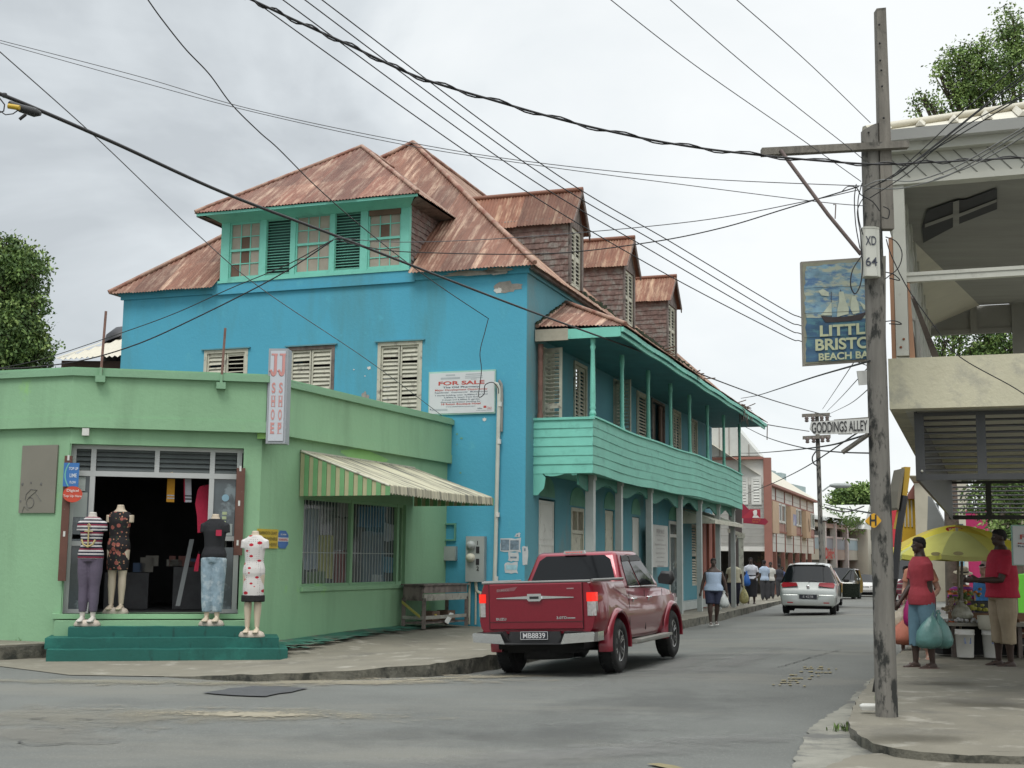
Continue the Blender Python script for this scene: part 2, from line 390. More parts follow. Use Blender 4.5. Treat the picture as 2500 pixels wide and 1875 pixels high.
def pavement(name, edge, inner_z, bottom=-.14, mats=None, step=.15, amp=.018, seed=1, shift=Vector((-2.2, 2.2, 0)), inner=None):
 """slab whose outer edge is a kerb with a broken, worn arris"""
 e = rough_line(edge, step, amp, seed); b = MB(); n = len(e)
 lip = [p + Vector((0, 0, -.0)) for p in e]; rr = random.Random(seed + 5)
 ins = []
 for i, p in enumerate(e):
  q = e[min(i + 1, n - 1)] - e[max(i - 1, 0)]; nn_ = Vector((-q.y, q.x, 0)).normalized(); ins.append(p + nn_ * .16 + Vector((0, 0, .012)))
 bot = [Vector((p.x + rr.uniform(-.01, .02), p.y - rr.uniform(0, .02), bottom + GZ(p.y))) for p in e]
 b.add(bot + lip, [(i, i + 1, n + i + 1, n + i) for i in range(n - 1)], 1)
 b.add(lip + ins, [(i, i + 1, n + i + 1, n + i) for i in range(n - 1)], 2 if mats and len(mats) > 2 else 1)
 far = [Vector(p) for p in inner]
 # top: strip from inset line to the inner line
 top = ins; m_ = len(far)
 vs = list(top); fs = []
 ff = []
 for i in range(n):
  t = i / (n - 1) * (m_ - 1); k = min(int(t), m_ - 2); ff.append(far[k].lerp(far[k + 1], t - k))
 rows = 7; grid = []
 for j in range(rows + 1):
  grid.append([top[i].lerp(ff[i], (j / rows) ** 1.5) for i in range(n)])
 allv = [p for row in grid for p in row]
 b.add(allv, [(j * n + i, j * n + i + 1, (j + 1) * n + i + 1, (j + 1) * n + i) for j in range(rows) for i in range(n - 1)], 0, True)
 return tag(b.build(name, mats or [m_conc, m_concdark]), kind='structure')
pavement('pavement_left', KL, .2, inner=[tuple(FG(-.40, 1.0, .014)), tuple(FG(-.36, .5, .05)), tuple(FS(.1, -.03, .16)), tuple(FS(1.2, -.05, .21)), tuple(FS(3.2, -.05, .225)), tuple(FS(6, -.05, .225)), (-.6, 27, .2), (3, 36, .1), (8, 52, -.1), (11, 72, -.35), (16, 84, -.55), (22, 98, -.7)], mats=[m_conc, m_concdark, m_conc], step=.2, amp=.022)
# sunken apron left of the broken kerb
b = MB(); ap = [G('g', -250, 260), G('g', 0, 262), G('g', 300, 300), G('g', 700, 306), G('g', 760, 301), FG(-.46, 1.0, 0), FG(-.3, -.1, 0), Vector((-9, 20.3, 0)), Vector((-13, 19.6, 0))]
for p in ap: p.z = .009
b.add(ap, [tuple(range(len(ap)))]); tag(b.build('pavement_apron', m_conc), kind='structure')
# raised left kerb before the shop return wall
e0 = [G('g', -300, 240), G('g', 0, 236), G('g', 100, 230), G('g', 213, 224)]
for p in e0: p.z = .19
b = MB(); b.prism([p for p in e0] + [Vector((-6.4, 20.2, .19)), Vector((-11, 20.6, .19))], (0, 0, -.3), 0)
tag(b.build('kerb_block', [m_concdark]), kind='structure')
b = MB(); b.prism([p + Vector((0, .12, .004)) for p in e0] + [Vector((-6.4, 20.2, .194)), Vector((-11, 20.6, .194))], (0, 0, .012), 0); tag(b.build('kerb_top', m_conc), kind='structure')
# right pavement and gutter
KR0 = [G('h', 2400, 655, .085), G('h', 2212, 648, .085), G('h', 1900, 640, .085), G('h', 1760, 630, .085), G('h', 1660, 614, .09), G('h', 1560, 590, .09), G('h', 1500, 560, .10), G('h', 1462, 520, .10), G('h', 1452, 482, .11),
       G(8, 150, 1385, .12), G(8, 215, 1300, .10), G(8, 300, 1220, .09), G(8, 345, 1180, .09), Vector((9.2, 27, .1)), Vector((14, 40, 0)), Vector((20.5, 56, -.2)), Vector((30, 76, -.5))]
e = rough_line(KR0, .12, .014, 9); n = len(e); b = MB()
ins = []
for i, p in enumerate(e):
 q = e[min(i + 1, n - 1)] - e[max(i - 1, 0)]; nn_ = Vector((q.y, -q.x, 0)).normalized(); ins.append(p + nn_ * .13 + Vector((0, 0, .01)))
bot = [Vector((p.x, p.y, -.14 + GZ(p.y))) for p in e]
b.add(bot + e, [(i, i + 1, n + i + 1, n + i) for i in range(n - 1)], 1); b.add(e + ins, [(i, i + 1, n + i + 1, n + i) for i in range(n - 1)], 2)
cum = [0]
for a_, b_ in zip(e, e[1:]): cum.append(cum[-1] + (b_ - a_).length)
grid = []
for j in range(7):
 row = []
 for i in range(n):
  t = max(0, min(1, (e[i].y - 10) / 66)); 
  f_ = Vector((17 + 23 * t, 9.6 + 68 * t if e[i].y > 11.0 else 9.6 + (e[i].y - 9.6) * .3, .14 + GZ(e[i].y))); row.append(ins[i].lerp(f_, (j / 6) ** 1.6))
 grid.append(row)
b.add([p for r_ in grid for p in r_], [(j * n + i, j * n + i + 1, (j + 1) * n + i + 1, (j + 1) * n + i) for j in range(6) for i in range(n - 1)], 0, True)
tag(b.build('pavement_right', [m_conc, m_concdark, m_conc]), kind='structure')
g = [('h', 1215, 699), ('h', 1225, 640), ('h', 1262, 575), ('h', 1290, 530), ('h', 1345, 490), ('h', 1362, 475), ('h', 1430, 440), ('h', 1490, 370), ('h', 1560, 312), ('h', 1600, 260), ('h', 1700, 260), ('h', 1700, 480), ('h', 1700, 620), ('h', 2300, 660), ('h', 2300, 760), ('h', 1215, 760)]
b = MB(); gp = rough_line([G(*q) for q in g] , .1, .02, 4)
for p in gp: p.z = .012
b.add(gp, [tuple(range(len(gp)))]); tag(b.build('gutter_apron', m_gut), kind='structure')
b = MB(); ap = [G('h', 1330, 720), G('h', 1480, 660), G('h', 1700, 640), G('h', 2300, 668), G('h', 2300, 900), G('h', 1250, 900)]
for p in ap: p.z = .022
b.add(rough_line(ap, .1, .02, 3), [tuple(range(len(rough_line(ap, .1, .02, 3))))]); tag(b.build('alley_ground', m_conc), kind='structure')
# decals lying on the road
def decal(name, pts, m, z=.014, amp=.03, seed=1, step=.15):
 P_ = [G(*q) for q in pts]; P_ = rough_line(P_ + [P_[0]], step, amp, seed)[:-1]
 for p in P_: p.z = road_z(p.x, p.y) + z
 b = MB(); b.add(P_, [tuple(range(len(P_)))]); return tag(b.build(name, m), kind='structure')
decal('road_patch', [('g', 880, 380), ('g', 930, 372), ('g', 1000, 360), ('g', 1090, 349), ('g', 1200, 352), ('g', 1340, 358), ('g', 1250, 376), ('g', 1140, 396), ('g', 1000, 391)], m_patch)
def speckle(name, c, ax, ay, n, m, seed, size=.06, z=.012, squeeze=1):
 rr = random.Random(seed); b = MB(); c = Vector(c)
 for i in range(n):
  r_ = abs(rr.gauss(0, .45)); an = rr.uniform(0, 6.28); x = c.x + ax * r_ * math.cos(an); y = c.y + ay * r_ * math.sin(an)
  s = size * rr.uniform(.3, 1.3) * (1.3 - min(r_, 1)); k = rr.randint(4, 7); a0 = rr.uniform(0, 6)
  b.add([(x + s * 1.7 * math.cos(a0 + 6.283 * j / k) * rr.uniform(.6, 1), y + s * math.sin(a0 + 6.283 * j / k) * rr.uniform(.6, 1), road_z(x, y) + z + i * 2e-6) for j in range(k)], [tuple(range(k))])
 return tag(b.build(name, m), kind='structure')
speckle('sandy_stain', G('g', 1080, 472), 1.3, .35, 500, m_sand, 3, .035)
speckle('gutter_sand', G('g', 1500, 312), 1.6, .22, 420, m_sand, 4, .018)
speckle('gutter_sand', G('g', 1980, 285), 1.2, .3, 360, m_sand, 5, .02)
def crack(name, pts, wd, m=m_crack, amp=.03, seed=2):
 P_ = rough_line([G(*q) for q in pts], .08, amp, seed); b = MB(); rr = random.Random(seed); L_ = []; R_ = []
 for i, p in enumerate(P_):
  q = P_[min(i + 1, len(P_) - 1)] - P_[max(i - 1, 0)]; nn_ = Vector((-q.y, q.x, 0)).normalized() * wd * rr.uniform(.25, 1)
  z = road_z(p.x, p.y) + .012; L_.append(Vector((p.x + nn_.x, p.y + nn_.y, z))); R_.append(Vector((p.x - nn_.x, p.y - nn_.y, z)))
 n = len(P_); b.add(L_ + R_, [(i, i + 1, n + i + 1, n + i) for i in range(n - 1)]); return tag(b.build(name, m), kind='structure')
crack('road_crack', [('g', 70, 590), ('g', 130, 606), ('g', 230, 603), ('g', 290, 594), ('g', 400, 600), ('g', 520, 590)], .012)
crack('road_crack', [('g', 100, 535), ('g', 200, 530), ('g', 280, 536)], .012, seed=5)
crack('road_crack', [('g', 120, 492), ('g', 200, 489)], .02, seed=6)
crack('road_crack', [('g', 330, 490), ('g', 400, 496)], .02, seed=7)
crack('road_crack', [('h', 930, 176), ('h', 1060, 180), ('h', 1240, 188), ('h', 1400, 198), ('h', 1580, 206)], .028, seed=8)
crack('road_crack', [('h', 1080, 88), ('h', 1300, 94), ('h', 1500, 100)], .03, seed=9)
crack('road_crack', [('h', 1150, 265), ('h', 1300, 220), ('h', 1420, 190)], .012, seed=10)
rr = random.Random(12); b = MB()
for row, (xa, xb, y) in enumerate([(1260, 1395, 263), (1262, 1330, 270), (1335, 1398, 272), (1225, 1300, 283), (1310, 1380, 287), (1200, 1290, 298), (1290, 1350, 302), (1180, 1250, 312), (1250, 1330, 313), (1165, 1260, 322), (1150, 1240, 331), (1125, 1200, 341), (1240, 1265, 346)]):
 x = xa
 while x < xb:
  wdt = rr.uniform(5, 22); p = [G('h', x, y + rr.uniform(-1, 1)), G('h', x + wdt, y + rr.uniform(-1, 1)), G('h', x + wdt - 2, y + 4 + rr.uniform(-1, 1.5)), G('h', x - 2, y + 4)]
  for q in p: q.z = road_z(q.x, q.y) + .013 + row * 1e-5
  if rr.random() < .55: b.add(p, [(0, 1, 2, 3)])
  x += wdt + rr.uniform(1, 5)
tag(b.build('road_marking', m_yel), kind='structure')
decal('road_line', [('h', 590, 690), ('h', 640, 686), ('h', 700, 697), ('h', 760, 712), ('h', 690, 712)], m_yel, amp=.015)
# worn green paint on the pavement along the shop
def stain(name, c, sx, sy, col, k, seed, rot=0.0, z=.009, lo=.42, hi=.66, sc=2.2):
 """worn or dusty patch: a thin sheet whose cover breaks up towards its edge"""
 m = mat('%s_%d' % (name, seed), col, .95, .12, 6, .2, 60); t = m.node_tree; nn = t.nodes; l = t.links; tc = nn.new('ShaderNodeTexCoord')
 mp_ = nn.new('ShaderNodeMapping'); l.new(tc.outputs['UV'], mp_.inputs[0]); mp_.inputs['Location'].default_value = (-1, -1, 0); mp_.inputs['Scale'].default_value = (2, 2, 1)
 ln = nn.new('ShaderNodeVectorMath'); ln.operation = 'LENGTH'; l.new(mp_.outputs[0], ln.inputs[0])
 n_ = nn.new('ShaderNodeTexNoise'); n_.inputs['Scale'].default_value = sc; n_.inputs['Detail'].default_value = 9; n_.inputs['Roughness'].default_value = .7; l.new(tc.outputs['Object'], n_.inputs[0])
 a_ = nn.new('ShaderNodeMath'); a_.operation = 'MULTIPLY_ADD'; l.new(ln.outputs['Value'], a_.inputs[0]); a_.inputs[1].default_value = -.38; l.new(n_.outputs[0], a_.inputs[2])
 r_ = nn.new('ShaderNodeMapRange'); l.new(a_.outputs[0], r_.inputs[0]); r_.inputs[1].default_value = lo - .22; r_.inputs[2].default_value = hi - .22; r_.inputs[3].default_value = 0; r_.inputs[4].default_value = k
 l.new(r_.outputs[0], nn['Principled BSDF'].inputs['Alpha'])
 b = MB(); N_ = 8; g_ = []; cr_, sr_ = math.cos(rot), math.sin(rot)
 for j in range(N_ + 1):
  for i in range(N_ + 1):
   u, v_ = (i / N_ - .5) * 2 * sx, (j / N_ - .5) * 2 * sy; x, y = c.x + u * cr_ - v_ * sr_, c.y + u * sr_ + v_ * cr_; g_.append((x, y, road_z(x, y) + z))
 fs = [(j * (N_ + 1) + i, j * (N_ + 1) + i + 1, (j + 1) * (N_ + 1) + i + 1, (j + 1) * (N_ + 1) + i) for j in range(N_) for i in range(N_)]
 b.add(g_, fs, 0, True, [[((q % (N_ + 1)) / N_, (q // (N_ + 1)) / N_) for q in f] for f in fs]); return tag(b.build(name, m), kind='structure')
stain('dust_stain', G('g', 1050, 470), 2.2, .7, (.27, .25, .19), .55, 1, z=.010); stain('dust_stain', G('g', 330, 480), 2.6, 1.1, (.24, .225, .18), .4, 2, z=.0102); stain('dust_stain', G('g', 60, 560), 1.4, .8, (.22, .21, .18), .4, 3, z=.0104)
stain('dust_stain', G('g', 1500, 330), 3.4, .55, (.29, .26, .19), .7, 4, R(12), z=.0106); stain('dust_stain', G('g', 2080, 300), 1.8, .5, (.29, .26, .19), .7, 5, R(30), z=.0108); stain('dust_stain', G('g', 500, 330), 2.6, .45, (.25, .235, .18), .6, 6, z=.011)
stain('oil_stain', G('h', 600, 420), 2.2, 1.4, (.085, .088, .086), .22, 7, R(70), z=.0112, sc=1.2); stain('oil_stain', G('h', 250, 560), 2.0, .9, (.09, .092, .09), .22, 8, R(50), z=.0114, sc=1.4); stain('oil_stain', G('g', 1700, 560), 2.4, .8, (.09, .092, .09), .2, 9, R(10), z=.0116, sc=1.3)
stain('pale_wear', G('h', 700, 250), 4.5, .6, (.21, .21, .20), .5, 10, R(68), z=.0118, sc=.9); stain('pale_wear', G('h', 1000, 230), 4.5, .5, (.20, .20, .19), .5, 11, R(68), z=.012, sc=.9); stain('pale_wear', G('h', 300, 640), 3.0, .6, (.2, .2, .19), .5, 12, R(30), z=.0122, sc=1)
for q_, seed_ in ((('h', 1700, 560), 13), (('h', 2000, 420), 14), (('h', 1850, 330), 15)): stain('pavement_stain', G(*q_, .13), 1.0, .5, (.10, .095, .08), .5, seed_, z=.165, sc=1.6)
# ================================================================ the blue corner house
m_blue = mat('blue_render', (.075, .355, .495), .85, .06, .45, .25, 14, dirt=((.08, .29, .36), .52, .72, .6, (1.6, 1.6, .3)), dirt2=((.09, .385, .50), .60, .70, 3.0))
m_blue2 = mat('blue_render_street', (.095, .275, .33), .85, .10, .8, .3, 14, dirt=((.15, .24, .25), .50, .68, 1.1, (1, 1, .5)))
m_bare = mat('bare_render', (.30, .28, .25), .9, .25, 5, .4, 30)
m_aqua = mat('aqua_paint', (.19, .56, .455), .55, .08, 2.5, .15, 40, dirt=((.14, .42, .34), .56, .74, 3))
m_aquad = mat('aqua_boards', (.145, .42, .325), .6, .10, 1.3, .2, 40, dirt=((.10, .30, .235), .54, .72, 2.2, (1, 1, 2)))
m_dkgreen = mat('dark_green_louvre', (.035, .10, .09), .6, .1)
m_rust = rust_mat('rusted_iron', (.175, .08, .052), (.48, .35, .26), .75, 0)
m_rust2 = rust_mat('rusted_iron_pale', (.19, .088, .058), (.52, .40, .30), 1.05, 11)
m_cap = mat('hip_capping', (.33, .21, .155), .7, .3, 3, .1, 20, dirt=((.22, .09, .06), .45, .6, 3))
m_pane = mat('old_glass', (.16, .15, .14), .12, .25, 1.5, spec=.6)
m_curt = mat('papered_pane', (.34, .30, .245), .6, .15, 3, spec=.5)
m_brown = mat('brown_pane_board', (.13, .075, .05), .7, .2, 4)
m_cream = mat('cream_louvre_paint', (.50, .49, .40), .7, .12, 4, dirt=((.22, .2, .17), .56, .68, 6))
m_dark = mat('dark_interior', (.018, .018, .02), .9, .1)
m_woodgrey = mat('weathered_timber', (.17, .14, .125), .85, .35, 6, .4, 40, stretch=(1, 1, .2), dirt=((.07, .06, .055), .5, .65, 5))
m_shing = mat('shingle', (.185, .125, .11), .9, .40, 7, .5, 40, dirt=((.24, .225, .205), .48, .62, 5))
m_white = mat('white_paint', (.62, .62, .58), .6, .07, 3, dirt=((.35, .34, .3), .6, .75, 4))
m_greypost = mat('grey_white_paint', (.40, .43, .41), .65, .1, 3)
m_salmon = mat('salmon_paint', (.36, .13, .09), .75, .12, 2)
m_palegr = mat('pale_green_fanlight', (.13, .33, .24), .7, .15, 3)
m_moss = mat('moss', (.03, .04, .02), .95, .3, 20, .5, 60)

W = 9.66; ZE = 7.5; LEN = 19.6; AP = 5.0
BH = thing('corner_house', 'blue two storey corner house with rusted iron hip roof, dormers and a long timber balcony', 'house', (B0.x, B0.y, 0))
def wall(b, fr, s0, s1, z0, z1, holes, n=0.0, depth=.22, mi=0, step=1.6):
 ss = sorted(set([s0, s1] + [h[0] for h in holes] + [h[1] for h in holes])); zz = sorted(set([z0, z1] + [h[2] for h in holes] + [h[3] for h in holes]))
 for a_, b_ in zip(ss, ss[1:]):
  for c_, d_ in zip(zz, zz[1:]):
   if any(h[0] <= a_ and b_ <= h[1] and h[2] <= c_ and d_ <= h[3] for h in holes): continue
   b.quad(fr(a_, n, c_), fr(b_, n, c_), fr(b_, n, d_), fr(a_, n, d_), mi=mi)
 for h in holes:
  a_, b_, c_, d_ = h[:4]
  for p, q in (((a_, c_), (a_, d_)), ((b_, c_), (b_, d_)), ((a_, d_), (b_, d_)), ((a_, c_), (b_, c_))):
   b.quad(fr(p[0], n, p[1]), fr(q[0], n, q[1]), fr(q[0], n - depth, q[1]), fr(p[0], n - depth, p[1]), mi=mi)
 return b
# left (end) wall windows: s0,s1,z0,z1
WL = [(2.27, 3.28, 3.9, 5.93), (4.28, 5.40, 3.9, 5.93), (6.38, 7.48, 3.9, 5.95)]
b = MB(); wall(b, FL, 0, W, -.1, ZE, WL)
b.quad(FL(W, 0, -.1), FL(W, 0, ZE), FL(W, -12, ZE), FL(W, -12, -.1))
b.build('wall', m_blue, BH)
# street wall: upper openings and ground floor openings
UP_ = [(.95, 1.75, 3.35, 5.85), (3.25, 4.25, 3.35, 5.90), (6.65, 7.65, 3.35, 5.95), (9.0, 10.0, 3.35, 5.95), (10.7, 12.3, 3.35, 5.95), (13.4, 14.5, 3.35, 5.95), (16.1, 17.0, 3.35, 5.95)]
DN = [(.85, 1.95, .15, 2.72), (3.1, 4.1, .15, 2.62), (5.9, 6.7, .15, 2.68), (8.55, 9.3, .15, 2.6), (12.8, 14.6, .3, 2.62), (16.1, 16.9, .7, 2.62)]
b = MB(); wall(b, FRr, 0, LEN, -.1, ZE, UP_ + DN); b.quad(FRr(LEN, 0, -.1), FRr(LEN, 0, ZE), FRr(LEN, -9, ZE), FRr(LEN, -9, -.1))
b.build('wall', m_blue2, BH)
# dark rooms behind the openings
for fr_, L__ in ((FL, WL), (FRr, UP_ + DN)):
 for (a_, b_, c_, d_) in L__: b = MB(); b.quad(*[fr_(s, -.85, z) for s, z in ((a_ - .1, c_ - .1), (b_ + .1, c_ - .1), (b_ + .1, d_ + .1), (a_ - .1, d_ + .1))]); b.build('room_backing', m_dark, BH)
# cornice band under the eaves, and the ledge below the big dormer
b = MB()
for (n1, za, zb) in ((.05, 7.20, 7.30), (.09, 7.30, 7.43)):
 b.fbox(FL, -n1, 2.45, 0, n1, za, zb); b.fbox(FL, 7.3, W + n1, 0, n1, za, zb)
b.fbox(FL, 2.45, 7.3, 0, .06, 7.17, 7.23); b.fbox(FL, 2.45, 7.3, 0, .045, 7.23, 7.47)
b.build('cornice', m_blue, BH)
b = MB()
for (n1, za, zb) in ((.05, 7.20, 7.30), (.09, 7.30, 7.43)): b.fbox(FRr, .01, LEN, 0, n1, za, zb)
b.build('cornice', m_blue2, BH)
# patches where the render has fallen off
def blotch(name, fr, s, z, w_, h_, m, seed, n=.006, k=18):
 rr = random.Random(seed); pts = []
 for i in range(k):
  an = 2 * math.pi * i / k; r_ = rr.uniform(.55, 1.05); pts.append(fr(s + w_ * math.cos(an) * r_, n, z + h_ * math.sin(an) * r_))
 b = MB(); b.add(pts, [tuple(range(k))]); return b.build(name, m, BH)
blotch('bare_patch', FL, 1.15, 7.26, .75, .07, m_bare, 3, .098)
blotch('bare_patch', FL, .62, 7.27, .42, .10, m_bare, 9, .098)
blotch('bare_patch', FL, .42, 6.93, .34, .14, m_bare, 5)
blotch('bare_patch', FL, .62, 6.88, .10, .07, m_white, 6, .009)
for i, (x, y, w_) in enumerate([(625, 205, .05), (600, 350, .08), (615, 355, .06), (605, 245, .02), (548, 212, .02), (1210, 465, .05), (1070, 538, .03), (1093, 560, .035), (1070, 592, .02), (1088, 735, .03)]):
 s_, z_ = FL.hit(2, x, y); blotch('wall_chip', FL, s_, z_, w_, w_ * (1.6 if i in (1, 2) else .8), m_bare if i in (1, 2) else (m_palegr if i > 5 else m_white), 20 + i)
# ---- louvred windows of the end wall
def louvre_leaf(b, fr, s0, s1, z0, z1, n, pitch=.085, tilt=.035, mi=0, fmi=0, rail=.05, mid=True, jit=0.0, skip=()):
 b.fbox(fr, s0, s0 + rail, n, n + .035, z0, z1, fmi); b.fbox(fr, s1 - rail, s1, n, n + .035, z0, z1, fmi)
 b.fbox(fr, s0 + rail, s1 - rail, n, n + .03, z0, z0 + rail * 1.3, fmi); b.fbox(fr, s0 + rail, s1 - rail, n, n + .03, z1 - rail * 1.3, z1, fmi)
 if mid: b.fbox(fr, s0 + rail, s1 - rail, n, n + .03, (z0 + z1) / 2 - .05, (z0 + z1) / 2 + .05, fmi)
 z = z0 + rail * 1.6; i = 0; rr = random.Random(int(s0 * 100))
 while z < z1 - rail * 1.6:
  if not (mid and abs(z + pitch / 2 - (z0 + z1) / 2) < .08) and i not in skip:
   j = rr.uniform(-jit, jit); t = tilt * (.4 if rr.random() < .2 and jit else 1)
   a_, b_ = s0 + rail, s1 - rail
   p = [fr(a_, n + .03, z + j), fr(b_, n + .03, z - j), fr(b_, n - .012, z + t * 1.6 - j), fr(a_, n - .012, z + t * 1.6 + j)]
   b.add(p + [q + Vector((0, 0, .012)) for q in p], [(0, 1, 2, 3), (4, 5, 6, 7), (0, 1, 5, 4), (1, 2, 6, 5), (2, 3, 7, 6), (3, 0, 4, 7)], mi)
  z += pitch; i += 1
def frame_rect(b, fr, s0, s1, z0, z1, n0, n1, t, mi=0):
 b.fbox(fr, s0, s0 + t, n0, n1, z0, z1, mi); b.fbox(fr, s1 - t, s1, n0, n1, z0, z1, mi); b.fbox(fr, s0 + t, s1 - t, n0, n1, z1 - t, z1, mi); b.fbox(fr, s0 + t, s1 - t, n0, n1, z0, z0 + t, mi)
for i, (a_, b_, c_, d_) in enumerate(WL):
 b = MB(); frame_rect(b, FL, a_, b_, c_, d_, -.16, .012, .075); wn_ = b.build('window', m_cream if i != 1 else m_woodgrey, BH)
 md = (a_ + b_) / 2
 for k, (p, q) in enumerate(((a_ + .08, md - .01), (md + .01, b_ - .08))):
  b = MB(); louvre_leaf(b, FL, p, q, c_ + .08, d_ - .08, -.05, .088, .05 if not (i == 2 and k == 0) else .012, 0, 0, .035, False, .004)
  b.build('louvre_shutter', m_cream, wn_)
 b = MB(); b.fbox(FL, a_ - .06, b_ + .06, .004, .05, d_ + .002, d_ + .03); b.build('drip_ledge', m_blue2, wn_)
# ---- roof
m_soffit = m_woodgrey
OV = .24; K = AP / (W / 2)         # end slope runs back AP to the ridge over half the width
zR = 11.92; tE = (zR - ZE) / AP; tS = (zR - ZE) / (W / 2)
def RE(t, d): return FL(t, -d, ZE + .03 + d * tE)       # end slope
def RS(s, d): return FRr(s, -d, ZE + .03 + d * tS)      # street slope
hip = lambda t: t * K
b = MB()
corr(b, [RE(-OV, -OV), RE(2.52, -OV), RE(2.52, 2.52 * K)], FL.d)
corr(b, [RE(7.2, -OV), RE(W + OV, -OV), RE(7.2, (W - 7.2) * K)], FL.d)
corr(b, [RE(2.52, .25), RE(7.2, .25), RE(7.2, (W - 7.2) * K), RE(W / 2, AP), RE(2.52, 2.52 * K)], FL.d)
b.build('roof', m_rust, BH)
b = MB()
corr(b, [RS(-OV, -OV), RS(LEN + .3, -OV), RS(LEN + .3, W / 2), RS(AP, W / 2)], FRr.d)
b.quad(RE(W + OV, -OV), FL(W + .2, -LEN, ZE), FL(W / 2, -LEN, zR), RE(W / 2, AP))
b.build('roof', m_rust2, BH)
b = MB()
A_ = RE(W / 2, AP) + Vector((0, 0, .02))
for P_, Q_ in ((RE(-OV, -OV), A_), (RE(W + OV, -OV), A_), (A_, RS(LEN + .3, W / 2))):
 n = 26; pts = [P_.lerp(Q_, i / n) + Vector((0, 0, .035 + random.uniform(-.006, .006))) for i in range(n + 1)]
 b.tube(pts, .055, 6, 0)
b.build('ridge_capping', m_cap, BH)
# eave board
b = MB(); b.fbox(FRr, -.1, LEN + .28, .10, .17, ZE - .24, ZE - .15); b.build('eave_board', m_woodgrey, BH)
# ---- big glazed dormer over the end wall
DS0, DS1, DZ0, DZ1 = 2.60, 7.15, 7.47, 8.93
b = MB()
opens = [(2.80, 3.57, 7.53, 8.80), (3.74, 4.35, 7.53, 8.80), (4.46, 5.30, 7.53, 8.80), (5.42, 6.02, 7.53, 8.78), (6.17, 6.94, 7.53, 8.77)]
ss = [DS0] + [x for o_ in opens for x in o_[:2]] + [DS1]
for k in range(0, len(ss), 2): b.fbox(FL, ss[k], ss[k + 1], -.06, .03, DZ0, DZ1)
for o_ in opens: b.fbox(FL, o_[0], o_[1], -.05, .025, DZ0, o_[2]); b.fbox(FL, o_[0], o_[1], -.05, .025, o_[3], DZ1)
b.fbox(FL, DS0 - .03, DS1 + .03, -.04, .07, DZ0 - .05, DZ0)
dorm = b.build('dormer', m_aqua, BH)
b = MB()   # shingled cheeks
def shingles(b, fr, s0, s1, z0, top, n, row=.13, wid=.1, seed=1, mi=0, low=None):
 rr = random.Random(seed); z = z0; k = 0
 while z < z0 + 3:
  s = s0 - (.05 if k % 2 else 0); any_ = False
  while s < s1:
   w_ = wid * rr.uniform(.7, 1.3); a_ = max(s, s0); e_ = min(s + w_ - .006, s1); tz = top((a_ + e_) / 2); lz = low((a_ + e_) / 2) if low else -9
   if e_ - a_ > .01 and z < tz and z + row > lz:
    zb = z + rr.uniform(-.012, .006); zt = min(z + row * 1.15, tz); o_ = rr.uniform(0, .008)
    if zt - zb > .02:
     p = [fr(a_, n + .02 + o_, zb), fr(e_, n + .02 + o_, zb + rr.uniform(-.006, .006)), fr(e_, n + .004, zt), fr(a_, n + .004, zt)]
     b.add(p + [fr(a_, n, zb), fr(e_, n, zb)], [(0, 1, 2, 3), (0, 1, 5, 4)], mi)
   s += w_
  z += row; k += 1
# cheek frames: s runs into the roof from the face
FC = Fr(tuple(FL(DS0 + .02, 0, 0))[:2], tuple(-FL.n)[:2], 1); FC.n = -FL.d.copy()
shingles(b, FC, 0.06, 1.75, 7.55, lambda s: 8.95, 0, .12, .13, 4, 0, lambda s: 7.45 + s * tE)
b.quad(FC(0.05, -.01, 7.4), FC(1.9, -.01, 7.4), FC(1.9, -.01, 9.0), FC(.05, -.01, 9.0))
b.build('shingled_side', m_shing, dorm); b = MB()
FC2 = Fr(tuple(FL(DS1 - .02, 0, 0))[:2], tuple(-FL.n)[:2], 1); FC2.n = FL.d.copy()
b.quad(FC2(0.05, 0, 7.4), FC2(1.9, 0, 7.4), FC2(1.9, 0, 9.0), FC2(.05, 0, 9.0))
b.build('shingled_side', m_shing, dorm)
# sash windows
def sash(fr, o_, paper, brown, parent, cols=3, rows=(2, 2)):
 a_, e_, c_, d_ = o_; f = MB(); g_ = MB(); p_ = MB(); br = MB(); mid = (c_ + d_) / 2
 frame_rect(f, fr, a_, e_, c_, d_, -.045, .0, .035); f.fbox(fr, a_ + .02, e_ - .02, -.04, .006, mid - .025, mid + .025)
 for q, (zz0, zz1) in enumerate(((c_ + .035, mid - .02), (mid + .02, d_ - .035))):
  for i in range(1, cols): s = a_ + .03 + (e_ - a_ - .06) * i / cols; f.fbox(fr, s - .01, s + .01, -.035, -.012, zz0, zz1)
  for j in range(1, rows[q]): z = zz0 + (zz1 - zz0) * j / rows[q]; f.fbox(fr, a_ + .035, e_ - .035, -.035, -.013, z - .01, z + .01)
  for i in range(cols):
   for j in range(rows[q]):
    w_ = (e_ - a_ - .06) / cols; h_ = (zz1 - zz0) / rows[q]; s = a_ + .03 + w_ * i; z = zz0 + h_ * j; key = (q, i, j)
    t = br if key in brown else (p_ if paper else g_)
    t.quad(fr(s, -.03, z), fr(s + w_, -.03, z), fr(s + w_, -.03, z + h_), fr(s, -.03, z + h_))
 w_ = f.build('window', m_aqua, parent)
 if g_.v: g_.build('pane', m_pane, w_)
 if p_.v: p_.build('pane', m_curt, w_)
 if br.v: br.build('pane', m_brown, w_)
for i in (0, 2, 4):
 brn = {0: {(1, 1, 0)}, 2: set(), 4: {(1, 1, 0), (0, 1, 1), (0, 2, 0)}}[i]
 sash(FL, opens[i], True, brn, BH, 3, (2, 2) if i != 0 else (3, 2))
